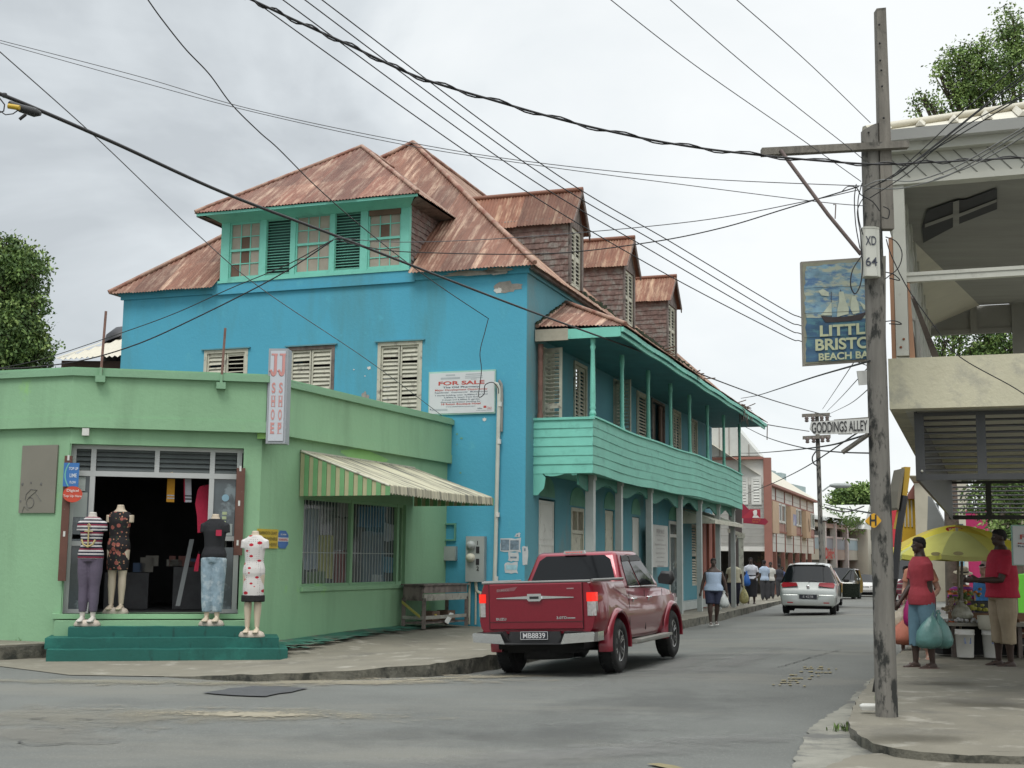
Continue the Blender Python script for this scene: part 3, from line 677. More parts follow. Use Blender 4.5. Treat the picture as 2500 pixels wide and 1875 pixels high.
for i in (1, 3):
 b = MB(); o_ = opens[i]; louvre_leaf(b, FL, o_[0], o_[1], o_[2], o_[3], -.03, .062, .011, 0, 0, .02, False)
 lv = b.build('louvre_shutter', m_aquad, BH)
 b = MB(); b.quad(FL(o_[0], -.12, o_[2]), FL(o_[1], -.12, o_[2]), FL(o_[1], -.12, o_[3]), FL(o_[0], -.12, o_[3])); b.build('louvre_backing', m_dkgreen, lv)
b = MB(); b.fbox(FL, 2.82, 3.55, .004, .028, 8.66, 8.80); b.build('head_board', m_brown, dorm)
# dormer roof
o2 = .52; zd = 8.93; cS = (DS0 + DS1) / 2; half = (DS1 - DS0) / 2 + .38; apd = 2.2; zt = 11.0
E_ = lambda s, d, z: FL(s, -d, z)
f0, f1 = E_(cS - half, -o2, zd), E_(cS + half, -o2, zd); ap = E_(cS, apd, zt); rb = E_(cS, 4.2, zt)
zback = lambda s: 0
b = MB(); corr(b, [f0, f1, ap], FL.d); b.build('roof', rust_mat('rusted_iron_dormer', (.185, .08, .054), (.48, .35, .26), .75, 5), dorm)
b = MB()
dR = (zd - ZE) / tE + .1
corr(b, [f0, ap, rb, E_(cS - half, 1.95, zd)], FL.n); corr(b, [f1, E_(cS + half, 1.95, zd), rb, ap], FL.n); b.build('roof', m_rust2, dorm)
b = MB()
for P_, Q_ in ((f0, ap), (f1, ap), (ap, rb)):
 b.tube([P_.lerp(Q_, i / 14) + Vector((0, 0, .025 + random.uniform(-.006, .006))) for i in range(15)], .045, 6)
b.build('ridge_capping', m_cap, dorm)
b = MB()   # coved soffit
for k in range(6):
 t0, t1 = k / 6, (k + 1) / 6
 def cv(t, s, sg): n_ = .03 + (o2 - .08) * t; z_ = 8.78 + (zd - 8.78 - .02) * math.sin(t * math.pi / 2); return FL(s + sg * (half - (DS1 - DS0) / 2 - .05) * t, n_, z_)
 b.quad(cv(t0, DS0, -1), cv(t0, DS1, 1), cv(t1, DS1, 1), cv(t1, DS0, -1))
b.fbox(FL, cS - half + .02, cS + half - .02, o2 - .06, o2 - .03, zd - .07, zd - .015)
b.build('soffit', m_aqua, dorm)
b = MB(); b.quad(FL(DS0, 0.03, 8.84), FL(DS0, -1.9, 8.84), FL(cS - half + .03, -1.9, 8.88), FL(cS - half + .03, o2 - .06, 8.88)); b.build('soffit', m_woodgrey, dorm); b = MB(); b.quad(FL(DS1, 0.03, 8.84), FL(DS1, -1.9, 8.84), FL(cS + half - .03, -1.9, 8.88), FL(cS + half - .03, o2 - .06, 8.88))
b.fbox(FL, cS + half - .03, cS + half, -1.9, o2 - .06, zd - .08, zd - .01)
b.build('soffit', m_woodgrey, dorm)
# ---- three small shingled dormers on the street slope
for k, cs in enumerate((3.42, 8.28, 13.42)):
 hw = .53 + .05 * k; z0, z1 = 7.60, 9.10 + .06 * k; zp = 9.83 + .05 * k
 b = MB(); s0, s1 = cs - hw, cs + hw
 b.fbox(FRr, s0, s0 + .13, -.14, .02, z0, z1); b.fbox(FRr, s1 - .13, s1, -.14, .02, z0, z1); b.fbox(FRr, s0 + .13, s1 - .13, -.12, .01, z1 - .16, z1)
 b.prism([FRr(s0, .0, z1), FRr(s1, .0, z1), FRr(cs, .0, zp - .06)], tuple(-FRr.n * .06))
 dm = b.build('dormer', m_woodgrey, BH)
 b = MB(); b.fbox(FRr, s0 + .13, s1 - .13, -.10, -.06, z0 - .2, z1 - .16); w_ = b.build('window', m_dark, dm)
 b = MB(); louvre_leaf(b, FRr, s0 + .14, cs - .01, z0, z1 - .17, -.055, .09, .03, 0, 0, .05, True); louvre_leaf(b, FRr, cs + .01, s1 - .14, z0, z1 - .17, -.055, .09, .03, 0, 0, .05, True); b.build('shutter', m_cream, dm)
 FCd = Fr(tuple(FRr(s0, 0, 0))[:2], tuple(-FRr.n)[:2], 1); FCd.n = -FRr.d.copy()
 b = MB(); shingles(b, FCd, .02, 2.4, 7.62, lambda s: z1 + .02, .0, .135, .105, 11 + k, 0, lambda s: 7.4 + s * tS)
 b.quad(FCd(0.0, -.004, 7.4), FCd(2.3, -.004, 7.4), FCd(2.3, -.004, z1), FCd(.0, -.004, z1))
 b.build('shingled_side', m_shing, dm); b = MB()
 b.quad(FRr(s1, 0, 7.4), FRr(s1, -2.3, 7.4), FRr(s1, -2.3, z1), FRr(s1, 0, z1)); b.build('shingled_side', m_shing, dm)
 b = MB(); oh = .13; ff = .16; tilt = (zp - z1) / hw
 ez = z1 - oh * tilt + .03; back = (zp - ZE) / tS
 corr(b, [FRr(s0 - oh, ff, ez), FRr(s0 - oh, -(ez - ZE) / tS, ez), FRr(cs, -back, zp + .03), FRr(cs, ff, zp + .03)], FRr.n)
 corr(b, [FRr(s1 + oh, ff, ez), FRr(s1 + oh, -(ez - ZE) / tS, ez), FRr(cs, -back, zp + .03), FRr(cs, ff, zp + .03)], FRr.n)
 b.build('roof', rust_mat('rusted_iron_small_%d' % k, (.19, .08, .048), (.48, .34, .23), .6 + .15 * k, 21 + 7 * k), dm)
 b = MB(); b.tube([FRr(cs, ff, zp + .05), FRr(cs, -back, zp + .05)], .06, 6); b.build('ridge_capping', m_rust, dm)
 b = MB()   # bargeboards
 for sg in (-1, 1):
  p0 = FRr(cs, ff - .01, zp + .02); p1 = FRr(cs + sg * (hw + oh), ff - .01, ez)
  b.prism([p0, p1, p1 - Vector((0, 0, .12)), p0 - Vector((0, 0, .12))], tuple(-FRr.n * .03))
 b.build('bargeboard', m_woodgrey, dm)
# moss tufts along the rotten eave
rr = random.Random(5); b = MB()
for i in range(260):
 s = rr.choice((rr.uniform(9.2, 12.6), rr.uniform(9.5, 13), rr.uniform(14, 17), rr.uniform(4.2, 7))); d = rr.uniform(.0, .35); c = RS(s, d); h = rr.uniform(.02, .1)
 b.ball(c, (h * 1.2, h * 1.2, h * .6), 5)
b.build('moss', m_moss, BH)['kind'] = 'stuff'
# ---- openings of the street front, upper floor
def door_leaf(fr, s0, s1, z0, z1, n, parent, m, name='door', panels=2):
 b = MB(); b.fbox(fr, s0, s1, n, n + .04, z0, z1)
 for k in range(panels):
  a_ = z0 + (z1 - z0) * (k + .06) / panels; e_ = z0 + (z1 - z0) * (k + .94) / panels
  frame_rect(b, fr, s0 + .06, s1 - .06, a_, e_, n + .041, n + .055, .025)
 return b.build(name, m, parent)
def shutter_part(fr, s0, s1, z0, z1, n, m, parent, pitch=.085):
 b = MB(); louvre_leaf(b, fr, s0, s1, z0, z1, n, pitch, .03, 0, 0, .055, True); return b.build('shutter', m, parent)
for k, (a_, e_, c_, d_) in enumerate(UP_):
 b = MB(); frame_rect(b, FRr, a_, e_, c_, d_, -.05, .035, .07); wn_ = b.build('door_frame', m_cream if k != 4 else m_woodgrey, BH)
 md = (a_ + e_) / 2
 if k in (1, 5, 6): shutter_part(FRr, a_ + .08, md - .01, c_ + .08, d_ - .08, -.04, m_cream, wn_); shutter_part(FRr, md + .01, e_ - .08, c_ + .08, d_ - .08, -.04, m_cream, wn_)
 elif k in (0, 2):   # one leaf thrown open against the wall
  shutter_part(FRr, md + .01, e_ - .08, c_ + .08, d_ - .08, -.04, m_cream, wn_)
  Fo = Fr(tuple(FRr(a_ + .03, .04, 0))[:2], tuple(FRr.n * .9 + FRr.d * -.25)[:2], -1); shutter_part(Fo, 0, .44, c_ + .05, d_ - .05, 0, m_cream, wn_)
 elif k == 3:
  Fo = Fr(tuple(FRr(a_ + .05, .05, 0))[:2], tuple(FRr.n * .75 + FRr.d * .1)[:2], -1); shutter_part(FRr, a_ + .05, e_ - .05, c_ + .05, d_ - .05, .02, m_cream, wn_)
 else: door_leaf(FRr, a_ + .08, md - .05, c_, d_ - .1, -.1, wn_, m_woodgrey); door_leaf(FRr, md + .3, e_ - .08, c_, d_ - .1, -.05, wn_, m_brown)
# ---- ground floor openings
m_glassdoor = mat('shop_glass', (.06, .09, .095), .06, .3, 2, spec=.8, dirt=((.25, .3, .3), .56, .6, 2.5))
door_leaf(FRr, DN[0][0] + .05, DN[0][1] - .05, .15, 2.68, -.05, BH, m_white, panels=3)
for k in (1,):
 a_, e_, c_, d_ = DN[k]; b = MB(); frame_rect(b, FRr, a_, e_, c_, d_, -.1, .01, .08); b.fbox(FRr, a_, e_, -.09, 0, 2.05, 2.13); b.fbox(FRr, (a_ + e_) / 2 - .02, (a_ + e_) / 2 + .02, -.09, 0, 2.13, d_)
 f = b.build('door_frame', m_cream, BH); b = MB(); b.quad(FRr(a_, -.08, .2), FRr(e_, -.08, .2), FRr(e_, -.08, d_), FRr(a_, -.08, d_)); b.build('pane', m_curt, f)
 door_leaf(FRr, a_ + .08, e_ - .08, .15, 2.04, -.07, f, m_cream)
for k in (2, 3): door_leaf(FRr, DN[k][0], DN[k][1], .15, DN[k][3] - .02, -.06, BH, m_cream if k == 2 else m_white)
a_, e_, c_, d_ = DN[4]; b = MB(); frame_rect(b, FRr, a_, e_, c_, d_, -.1, .03, .09); b.fbox(FRr, a_, e_, -.09, .02, 2.15, 2.24); f = b.build('shop_door', m_white, BH)
b = MB(); b.quad(FRr(a_, -.06, c_), FRr(e_, -.06, c_), FRr(e_, -.06, d_), FRr(a_, -.06, d_)); b.build('pane', m_glassdoor, f)
a_, e_, c_, d_ = DN[5]; shutter_part(FRr, a_, e_, c_, d_, -.05, m_cream, BH)
b = MB()   # arched fanlights over the doors
for (a_, e_, zt) in ((3.0, 4.2, 2.66), (5.8, 6.8, 2.70), (8.45, 9.4, 2.66), (12.8, 14.6, 2.66), (16.0, 17.0, 2.66), (.9, 1.9, 2.76)):
 pts = []
 for i in range(13):
  an = math.pi * i / 12; pts.append(FRr((a_ + e_) / 2 - (e_ - a_) / 2 * math.cos(an), .0, zt + .42 * math.sin(an) ** .8))
 b = MB(); b.prism(pts, tuple(FRr.n * .012)); b.build('fanlight', m_palegr, BH)
b = MB(); b.fbox(FRr, 9.3, 12.4, .02, .25, .1, .32); b.fbox(FRr, 12.5, 17.2, .02, .35, .05, .28); b.build('doorstep', m_greypost, BH)
# salmon shopfront at the far end
for a_, e_ in ((17.3, 17.8), (18.3, 18.8), (19.3, 19.8)): b = MB(); b.fbox(FRr, a_, e_, .01, .12, -.1, 2.75); b.build('salmon_pilaster', m_salmon, BH)
b = MB(); b.quad(FRr(LEN, -.02, 0), FRr(19.85, -.02, -.1), FRr(19.85, -.02, 3.2), FRr(LEN, -.02, 3.2)); b.fbox(FRr, 17.3, 19.85, .02, .1, 2.76, 2.9); b.build('wall', m_cream, BH)
for a_ in (17.82, 18.82): b = MB(); b.fbox(FRr, a_, a_ + .46, .0, .05, 0, 2.7); b.build('door', mat('brown_red_door', (.14, .05, .04), .6), BH)
b = MB(); b.quad(FRr(13.6, .06, 3.05), FRr(18.6, .06, 3.05), FRr(18.6, 1.2, 2.66), FRr(13.6, 1.2, 2.66)); b.fbox(FRr, 13.6, 18.6, 1.17, 1.2, 2.56, 2.67)
b.quad(FRr(13.6, .06, 3.03), FRr(13.6, 1.2, 2.65), FRr(13.6, 1.2, 2.56), FRr(13.6, .06, 2.56)); b.build('awning', m_cream, BH)
# ---- the balcony
BS0, BS1, BN = .50, 18.3, 1.22; BZ0, BZ1 = 3.18, 4.29
def sag(s): return -.035 * math.sin((s - BS0) / (BS1 - BS0) * math.pi * 2.2) + .012 * math.sin(s * 1.3)
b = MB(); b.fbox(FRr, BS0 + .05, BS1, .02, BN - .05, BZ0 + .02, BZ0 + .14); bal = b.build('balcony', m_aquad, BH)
def boards(b, pf, a0, a1, z0, z1, n, segs, lift=1):
 hb = (z1 - z0) / n; rr = random.Random(3)
 for k in range(n):
  zb, zt = z0 + hb * k, z0 + hb * (k + 1) + .012; off = rr.uniform(-.006, .008)
  A = []; Bv = []
  for i in range(segs + 1):
   s = a0 + (a1 - a0) * i / segs; w_ = sag(s) if segs > 1 else sag(a0)
   jz = off + .012 * noise.noise(Vector((s * .6, k * 3.1, 0))); gap = .020 + .012 * noise.noise(Vector((s * .9, k * 7.7, 5)))
   A.append(pf(s, gap, zb + w_ + jz)); Bv.append(pf(s, .004, zt + w_ + jz))
  m_ = segs + 1
  b.add(A + Bv + [p - Vector((0, 0, -.0)) + (pf(0, -.02, 0) - pf(0, 0, 0)) for p in A], [(i, i + 1, m_ + i + 1, m_ + i) for i in range(segs)] + [(i, i + 1, 2 * m_ + i + 1, 2 * m_ + i) for i in range(segs)], 0)
b = MB(); boards(b, lambda s, n, z: FRr(s, BN + n, z), BS0 + .0, BS1, BZ0, BZ1, 6, 40)
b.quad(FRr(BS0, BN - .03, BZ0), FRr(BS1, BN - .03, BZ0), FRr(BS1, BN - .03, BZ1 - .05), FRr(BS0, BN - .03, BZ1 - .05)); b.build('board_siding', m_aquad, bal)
b = MB(); boards(b, lambda s, n, z: FRr(BS0 - n, s, z), .0, BN + .02, BZ0 + .0, BZ1 - .02, 6, 1)
b.quad(FRr(BS0 + .03, 0, BZ0), FRr(BS0 + .03, BN, BZ0), FRr(BS0 + .03, BN, BZ1 - .06), FRr(BS0 + .03, 0, BZ1 - .06)); b.build('board_siding', m_aqua, bal)
b = MB(); b.fbox(FRr, BS1 - .03, BS1, 0, BN, BZ0, BZ1 + .0); b.build('end_panel', mat('deep_teal', (.01, .09, .115), .7), bal)
b = MB(); b.fbox(FRr, BS0 - .04, BS0 + .04, -.0, BN + .05, BZ1 - .03, BZ1 + .02)
n = 40
for i in range(n):
 s, t = BS0 + (BS1 - BS0) * i / n, BS0 + (BS1 - BS0) * (i + 1) / n
 p = [FRr(s, BN - .05, BZ1 + sag(s)), FRr(t, BN - .05, BZ1 + sag(t)), FRr(t, BN + .05, BZ1 + sag(t)), FRr(s, BN + .05, BZ1 + sag(s))]
 b.hexa(p + [q + Vector((0, 0, .035)) for q in p])
b.build('handrail', m_aqua, bal)
# posts above (slender, turned) and below
PS = [.62, 2.93, 5.35, 7.75, 10.1, 12.6, 15.2, 18.05]
for k, s in enumerate(PS):
 T = Matrix.Translation(FRr(s, BN - .02, BZ1 + sag(s))); h = 5.92 - BZ1 - sag(s)
 b = MB(); f_ = h / 1.6
 if k == 0: prof = [(.055, 0), (.055, .05), (.075, .07), (.06, .12), (.045, .16), (.065, .20), (.05, .25), (.058, .3), (.052, .8), (.042, 1.35), (.06, 1.42), (.045, 1.46), (.055, 1.6)]
 else: prof = [(.075, 0), (.075, .03), (.05, .1), (.045, .3), (.042, 1.3), (.055, 1.45), (.05, 1.6)]
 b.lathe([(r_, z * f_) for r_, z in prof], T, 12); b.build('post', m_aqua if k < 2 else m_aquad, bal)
b = MB(); b.lathe([(.07, 0), (.06, .1), (.05, .15), (.055, 1.3), (.06, 1.55)], Matrix.Translation(FRr(.62, .09, BZ1)), 12); b.build('post', mat('rusty_post', (.17, .09, .07), .8, .3, 8), bal)
for k, s in enumerate((1.37, 3.65, 6.5, 9.95, 12.6, 15.45, 18.1)):
 wd = .085 if k == 0 else .07; b = MB(); b.fbox(FRr, s - wd, s + wd, BN - .28 - wd, BN - .28 + wd, -.05, BZ0 + .03)
 b.fbox(FRr, s - wd - .02, s + wd + .02, BN - .3 - wd, BN - .26 + wd, BZ0 - .08, BZ0 + .02)
 b.build('lower_post', m_greypost, bal)
# bracket and wavy valance of the end face
FN = Fr(tuple(FRr(BS0, 0, 0))[:2], tuple(FRr.n)[:2], -1); FN.n = -FRr.d.copy()
def fe(x, y): s, z = FN.hit(5, x, y); return FN(s, .012, z)
b = MB()
b.prism([fe(*p) for p in [(337, 780), (337, 905), (360, 905), (372, 890), (392, 870), (398, 845), (402, 810), (388, 792), (392, 783)]], tuple(FRr.d * .04))
b.prism([fe(*p) for p in [(392, 775), (400, 798), (430, 803), (465, 800), (500, 790), (525, 780), (536, 783), (548, 795), (570, 795), (575, 775), (600, 778), (625, 786), (655, 784), (655, 768), (392, 768)]], tuple(FRr.d * .04))
b.prism([fe(*p) for p in [(536, 783), (548, 797), (572, 793), (566, 768), (575, 764), (600, 784), (655, 786), (655, 766), (540, 766)]], tuple(FRr.d * .03))
b.build('valance', m_aqua, bal)
b = MB()   # scalloped valance under the floor, street side, shade put into its darker green
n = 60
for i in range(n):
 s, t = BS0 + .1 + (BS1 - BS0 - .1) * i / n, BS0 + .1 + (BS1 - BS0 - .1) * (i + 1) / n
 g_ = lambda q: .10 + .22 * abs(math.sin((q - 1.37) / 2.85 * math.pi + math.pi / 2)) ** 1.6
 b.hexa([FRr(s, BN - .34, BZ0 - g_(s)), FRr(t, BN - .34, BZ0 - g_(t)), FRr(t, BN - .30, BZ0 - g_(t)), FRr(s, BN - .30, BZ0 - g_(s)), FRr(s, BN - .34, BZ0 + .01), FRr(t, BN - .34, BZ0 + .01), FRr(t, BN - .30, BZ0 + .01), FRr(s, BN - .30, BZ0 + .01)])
b.build('valance', mat('valance_shaded', (.06, .21, .16), .7, .15, 3), bal)
# balcony roof
EN, EZ, WZ, RS0, RS1 = 1.92, 6.12, 7.06, .52, 19.6
b = MB(); pk = FRr(2.55, .03, WZ)
corr(b, [FRr(RS0, .03, EZ + .08), FRr(RS0 - .05, EN, EZ), pk], FRr.n, mi=0)
corr(b, [FRr(RS0 - .05, EN, EZ), FRr(8.2, EN, EZ), FRr(8.2, .03, WZ), pk], FRr.d)
corr(b, [FRr(8.2, EN - .18, EZ + .1), FRr(14.6, EN - .1, EZ + .05), FRr(14.6, .03, WZ), FRr(8.2, .03, WZ)], FRr.d)
corr(b, [FRr(14.6, EN - .25, EZ + .13), FRr(RS1, EN - .02, EZ), FRr(RS1, .03, WZ), FRr(14.6, .03, WZ)], FRr.d)
b.build('balcony_roof', m_rust, bal)
b = MB(); b.tube([FRr(RS0 - .05, EN, EZ + .03), pk + Vector((0, 0, .03))], .05, 6); b.tube([FRr(RS0, .05, EZ + .09), pk], .05, 6); b.build('ridge_capping', m_cap, bal)
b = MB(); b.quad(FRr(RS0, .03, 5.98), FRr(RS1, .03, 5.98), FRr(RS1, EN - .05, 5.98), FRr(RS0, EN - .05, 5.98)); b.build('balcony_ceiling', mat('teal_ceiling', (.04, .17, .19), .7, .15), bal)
b = MB(); n = 50; rr = random.Random(8)
for i in range(n):
 s, t = RS0 - .06 + (RS1 - RS0 + .06) * i / n, RS0 - .06 + (RS1 - RS0 + .06) * (i + 1) / n
 for (za, zb, n0, n1) in ((5.90, 5.99, EN - .14, EN - .10), (5.985, 6.08, EN - .09, EN - .04)):
  j = .012 * math.sin(s * 1.9); b.hexa([FRr(s, n0, za + j), FRr(t, n0, za + j), FRr(t, n1, za + j), FRr(s, n1, za + j), FRr(s, n0, zb + j), FRr(t, n0, zb + j), FRr(t, n1, zb + j), FRr(s, n1, zb + j)])
b.build('fascia', m_aqua, bal)
b = MB(); b.fbox(FRr, RS0 - .05, RS0, .72, EN - .1, 5.9, 6.1); b.build('fascia', m_aqua, bal)
b = MB(); b.fbox(FRr, RS0 - .05, RS0, .02, .72, 5.88, 6.12); b.build('fascia', mat('unpainted_board', (.36, .33, .26), .8, .15, 6), bal)
# broken battens at the eave
b = MB()
for i in range(46):
 s = rr.choice((rr.uniform(4.2, 5.2), rr.uniform(7.6, 8.8), rr.uniform(14.2, 16.4), rr.uniform(14.4, 16.2))); L_ = rr.uniform(.12, .4); n0 = EN - rr.uniform(.05, .35); z0 = EZ + rr.uniform(-.02, .14)
 p = FRr(s, n0, z0); d_ = (FRr.d * rr.uniform(-.4, .8) + FRr.n * rr.uniform(.1, .9) + Vector((0, 0, rr.uniform(-.5, .3)))).normalized() * L_
 b.prism([p, p + Vector((0, 0, .02)), p + Vector((0, 0, .02)) + FRr.d * .05, p + FRr.d * .05], tuple(d_))
b.build('broken_batten', m_brown, bal)
b = MB()
for i in range(16):
 s = rr.uniform(15, 16.6); p = FRr(s, EN - rr.uniform(.05, .3), EZ - .05); b.prism([p, p + FRr.d * .12, p + FRr.d * .1 - Vector((0, 0, rr.uniform(.1, .4))), p - Vector((0, 0, rr.uniform(.05, .3)))], tuple(FRr.n * .015))
b.tube([FRr(19.4, EN, 6.0), FRr(19.15, EN + .02, 5.5)], .018, 5); b.build('hanging_debris', m_woodgrey, bal)
b = MB()
for i in range(120):
 t = rr.random(); p = FRr(RS0, .05, EZ + .1).lerp(pk, t) + FRr.d * rr.uniform(-.05, .05); h = rr.uniform(.02, .05); b.ball(p + Vector((0, 0, .03)), (h, h, h * .8), 5)
b.build('moss', m_moss, bal)['kind'] = 'stuff'
# white notice board between the lower posts
nb = thing('notice_board', 'faded white sale notice board behind the white posts under the balcony', 'notice board', tuple(FRr(10.4, .3, 1.4)))
b = MB(); b.fbox(FRr, 9.35, 11.25, .30, .33, 1.30, 2.42); b.build('panel', mat('notice_white', (.50, .50, .47), .6, .05), nb)
b = MB(); yy = 2.25
for k, (h_, w_) in enumerate(((.11, .9), (.05, 1.1), (.05, .8), (.05, 1.3), (.05, 1.0), (.05, 1.1), (.04, .9), (.04, 1.2), (.05, .7))):
 put_text(b, ['FOR SALE', 'Old Pharmacy', 'Opportunity', 'Residential Commercial', '2 storey building', 'beach front land', 'garden', 'planning pending', 'Hotel'][k], FRr(10.3, .335, yy), FRr.d, (0, 0, 1), h_, w_); yy -= .115
b.build('lettering', mat('faded_print', (.33, .30, .30), .7), nb)
# ---- For sale sign on the end wall
m_signw = mat('sign_white', (.60, .62, .63), .45, .03, 2); m_red = mat('print_red', (.48, .075, .06), .5, .05); m_ink = mat('print_ink', (.07, .09, .13), .5, .05); m_fade = mat('print_faint', (.40, .43, .45), .5); m_mint = mat('mint_edge', (.33, .55, .47), .6)
fs = thing('for_sale_sign', 'white for sale board with red heading on the blue end wall', 'sign', tuple(FL(1.37, .03, 4.8)))
rt = -FL.d
b = MB(); b.fbox(FL, .64, 2.10, .005, .035, 4.37, 5.26); b.build('frame', m_mint, fs)
b = MB(); b.fbox(FL, .66, 2.075, .036, .046, 4.395, 5.225); b.build('panel', m_signw, fs)
b = MB()
def L_(txt, x, y, w_, h_, bold=.01, mb=None):   # x 300..1910, y 340..1440 in the zoomed view of the sign
 s = 2.075 - (x - 300) / 1600 * 1.41; z = 5.225 - (y - 385 + (x - 1100) * .04) / 1050 * .83
 put_text(mb or b, txt, FL(s, .047, z), rt, (0, 0, 1), h_ / 1050 * .83, w_ / 1600 * 1.41, bold, lift=.002)
L_('FOR SALE', 1095, 655, 1140, 100, .03); L_('Major Development Opportunity', 1090, 835, 1300, 62); L_('18 Room Boutique Hotel', 1090, 1205, 970, 62, .02); L_('Terra', 1790, 1280, 110, 28); L_('Caribbean', 1790, 1318, 110, 28)
b.quad(FL(.886, .049, 4.53), FL(.826, .049, 4.53), FL(.826, .049, 4.485), FL(.886, .049, 4.485)); b.build('red_lettering', m_red, fs)
b = MB(); L_('The Old Pharmacy', 1090, 768, 900, 55, .02); L_('Residential   Commercial   Multipurpose', 1090, 900, 1300, 42); L_('3 storey building, total 16,000sq ft on land', 1090, 970, 1300, 42); L_('2,000sq ft. beach front land', 1090, 1030, 840, 42)
L_('2 shops and 6,000sq ft. garden', 1090, 1090, 930, 42); L_('Planning permission pending for', 1085, 1150, 980, 42); L_('www.theoldpharmacy.com', 1080, 1268, 730, 30); L_('246 5008 - enquiries@terracaribbean.com', 1660, 1362, 370, 18); L_('Kurt Barrow', 1560, 1310, 110, 40)
b.quad(FL(2.055, .048, 4.50), FL(2.035, .048, 4.50), FL(2.035, .048, 4.47), FL(2.055, .048, 4.47)); b.build('dark_lettering', m_ink, fs)
b = MB()
for (x, y, w_, h_) in ((1400, 430, 400, 26), (1400, 480, 430, 22), (1400, 525, 430, 22), (820, 540, 480, 50), (820, 460, 230, 40), (1400, 560, 140, 16), (560, 1360, 400, 50)):
 s = 2.075 - (x - 300) / 1600 * 1.41; z = 5.225 - (y - 385 + (x - 1100) * .04) / 1050 * .83; w2 = w_ / 3200 * 1.41; h2 = h_ / 2100 * .83
 b.quad(FL(s + w2, .0475, z - h2), FL(s - w2, .0475, z - h2), FL(s - w2, .0475, z + h2), FL(s + w2, .0475, z + h2))
b.build('faint_print', m_fade, fs)
# conduit pipe on the end wall
cp = thing('service_conduit', 'white service pipe with bent top running down the blue end wall', 'pipe', tuple(FL(.56, .08, .2)))
b = MB(); rr = random.Random(2); pts = [FL(.60, .07, .95), FL(.585, .07, 1.6), FL(.575, .07, 2.6), FL(.562, .07, 3.6), FL(.55, .07, 4.6), FL(.555, .07, 4.86), FL(.585, .10, 4.95), FL(.63, .13, 4.96)]
b.tube(pts, .042, 10); b.build('pipe', mat('pvc_pipe', (.52, .54, .48), .5, .08, 4), cp)
b = MB()
for z in (1.05, 2.3, 3.75, 4.5): b.tube([FL(.585 - .013 * z / 1.2, .07, z), FL(.585 - .013 * z / 1.2, .07, z + .09)], .05, 10)
b.build('collar', m_white, cp)
b = MB(); b.tube([FL(.505, .03, 4.0), FL(.5, .04, 4.7), FL(.51, .05, 4.95), FL(.56, .06, 5.03)], .03, 8); b.build('strap', mat('worn_tin', (.25, .25, .23), .6), cp)
b = MB(); b.tube([FL(1.0, .06, 1.05), FL(.98, .06, .85), FL(.85, .06, .78), FL(.72, .05, .78), FL(.6, .07, .95)], .035, 8); b.build('elbow', m_cream, cp)
# electricity meters
em = thing('meter_box', 'grey twin electricity meter box numbered 1 and 2 beside the white pipe', 'meter box', tuple(FL(1.0, .1, 1.1)))
m_mgrey = mat('meter_grey', (.33, .36, .35), .5, .06); 
b = MB(); b.fbox(FL, .80, 1.19, .0, .14, 1.03, 1.92); b.build('case', m_mgrey, em)
for (z, m_) in ((1.74, m_dark), (1.50, m_cream)):
 T = Matrix.Translation(FL(1.08, .14, z)) @ Matrix.Rotation(math.atan2(FL.n.y, FL.n.x), 4, 'Z') @ Matrix.Rotation(R(90), 4, 'Y'); b = MB(); b.lathe([(.09, 0), (.09, .03), (.08, .03), (.075, .08), (.02, .09)], T, 16); b.build('meter_dial', m_mgrey if m_ is m_dark else m_, em)
b = MB(); b.fbox(FL, .90, .97, .14, .15, 1.59, 1.72); b.fbox(FL, .90, .97, .14, .15, 1.36, 1.48)
put_text(b, '1', FL(.94, .142, 1.79), rt, (0, 0, 1), .08, bold=.02); put_text(b, '2', FL(.93, .142, 1.29), rt, (0, 0, 1), .08, bold=.02); b.build('label_plate', m_dark, em)
b = MB(); b.tube([FL(.99, .07, 1.03), FL(.99, .07, .2)], .022, 6); b.tube([FL(1.13, .05, 1.03), FL(1.13, .05, .2)], .025, 6); b.build('pipe', m_cream, em)
gb = thing('junction_box', 'small grey junction box on the blue wall at the edge of the green shop', 'junction box', tuple(FL(1.55, .05, 1.45)))
b = MB(); b.fbox(FL, 1.42, 1.68, 0, .1, 1.44, 1.72); b.build('case', m_mgrey, gb); b = MB(); b.fbox(FL, 1.41, 1.43, .1, .13, 1.5, 1.66); b.fbox(FL, 1.66, 1.7, .02, .09, 1.46, 1.7); b.build('hinge', m_mgrey, gb)
wf = thing('empty_meter_frame', 'pale open frame on the blue wall above the small grey box', 'frame', tuple(FL(1.6, .05, 1.8)))
b = MB(); frame_rect(b, FL, 1.45, 1.74, 1.83, 2.18, 0, .06, .03); b.build('frame', m_palegr, wf); b = MB(); b.quad(FL(1.46, .01, 1.84), FL(1.73, .01, 1.84), FL(1.73, .01, 2.17), FL(1.46, .01, 2.17)); b.build('backing', m_blue, wf)
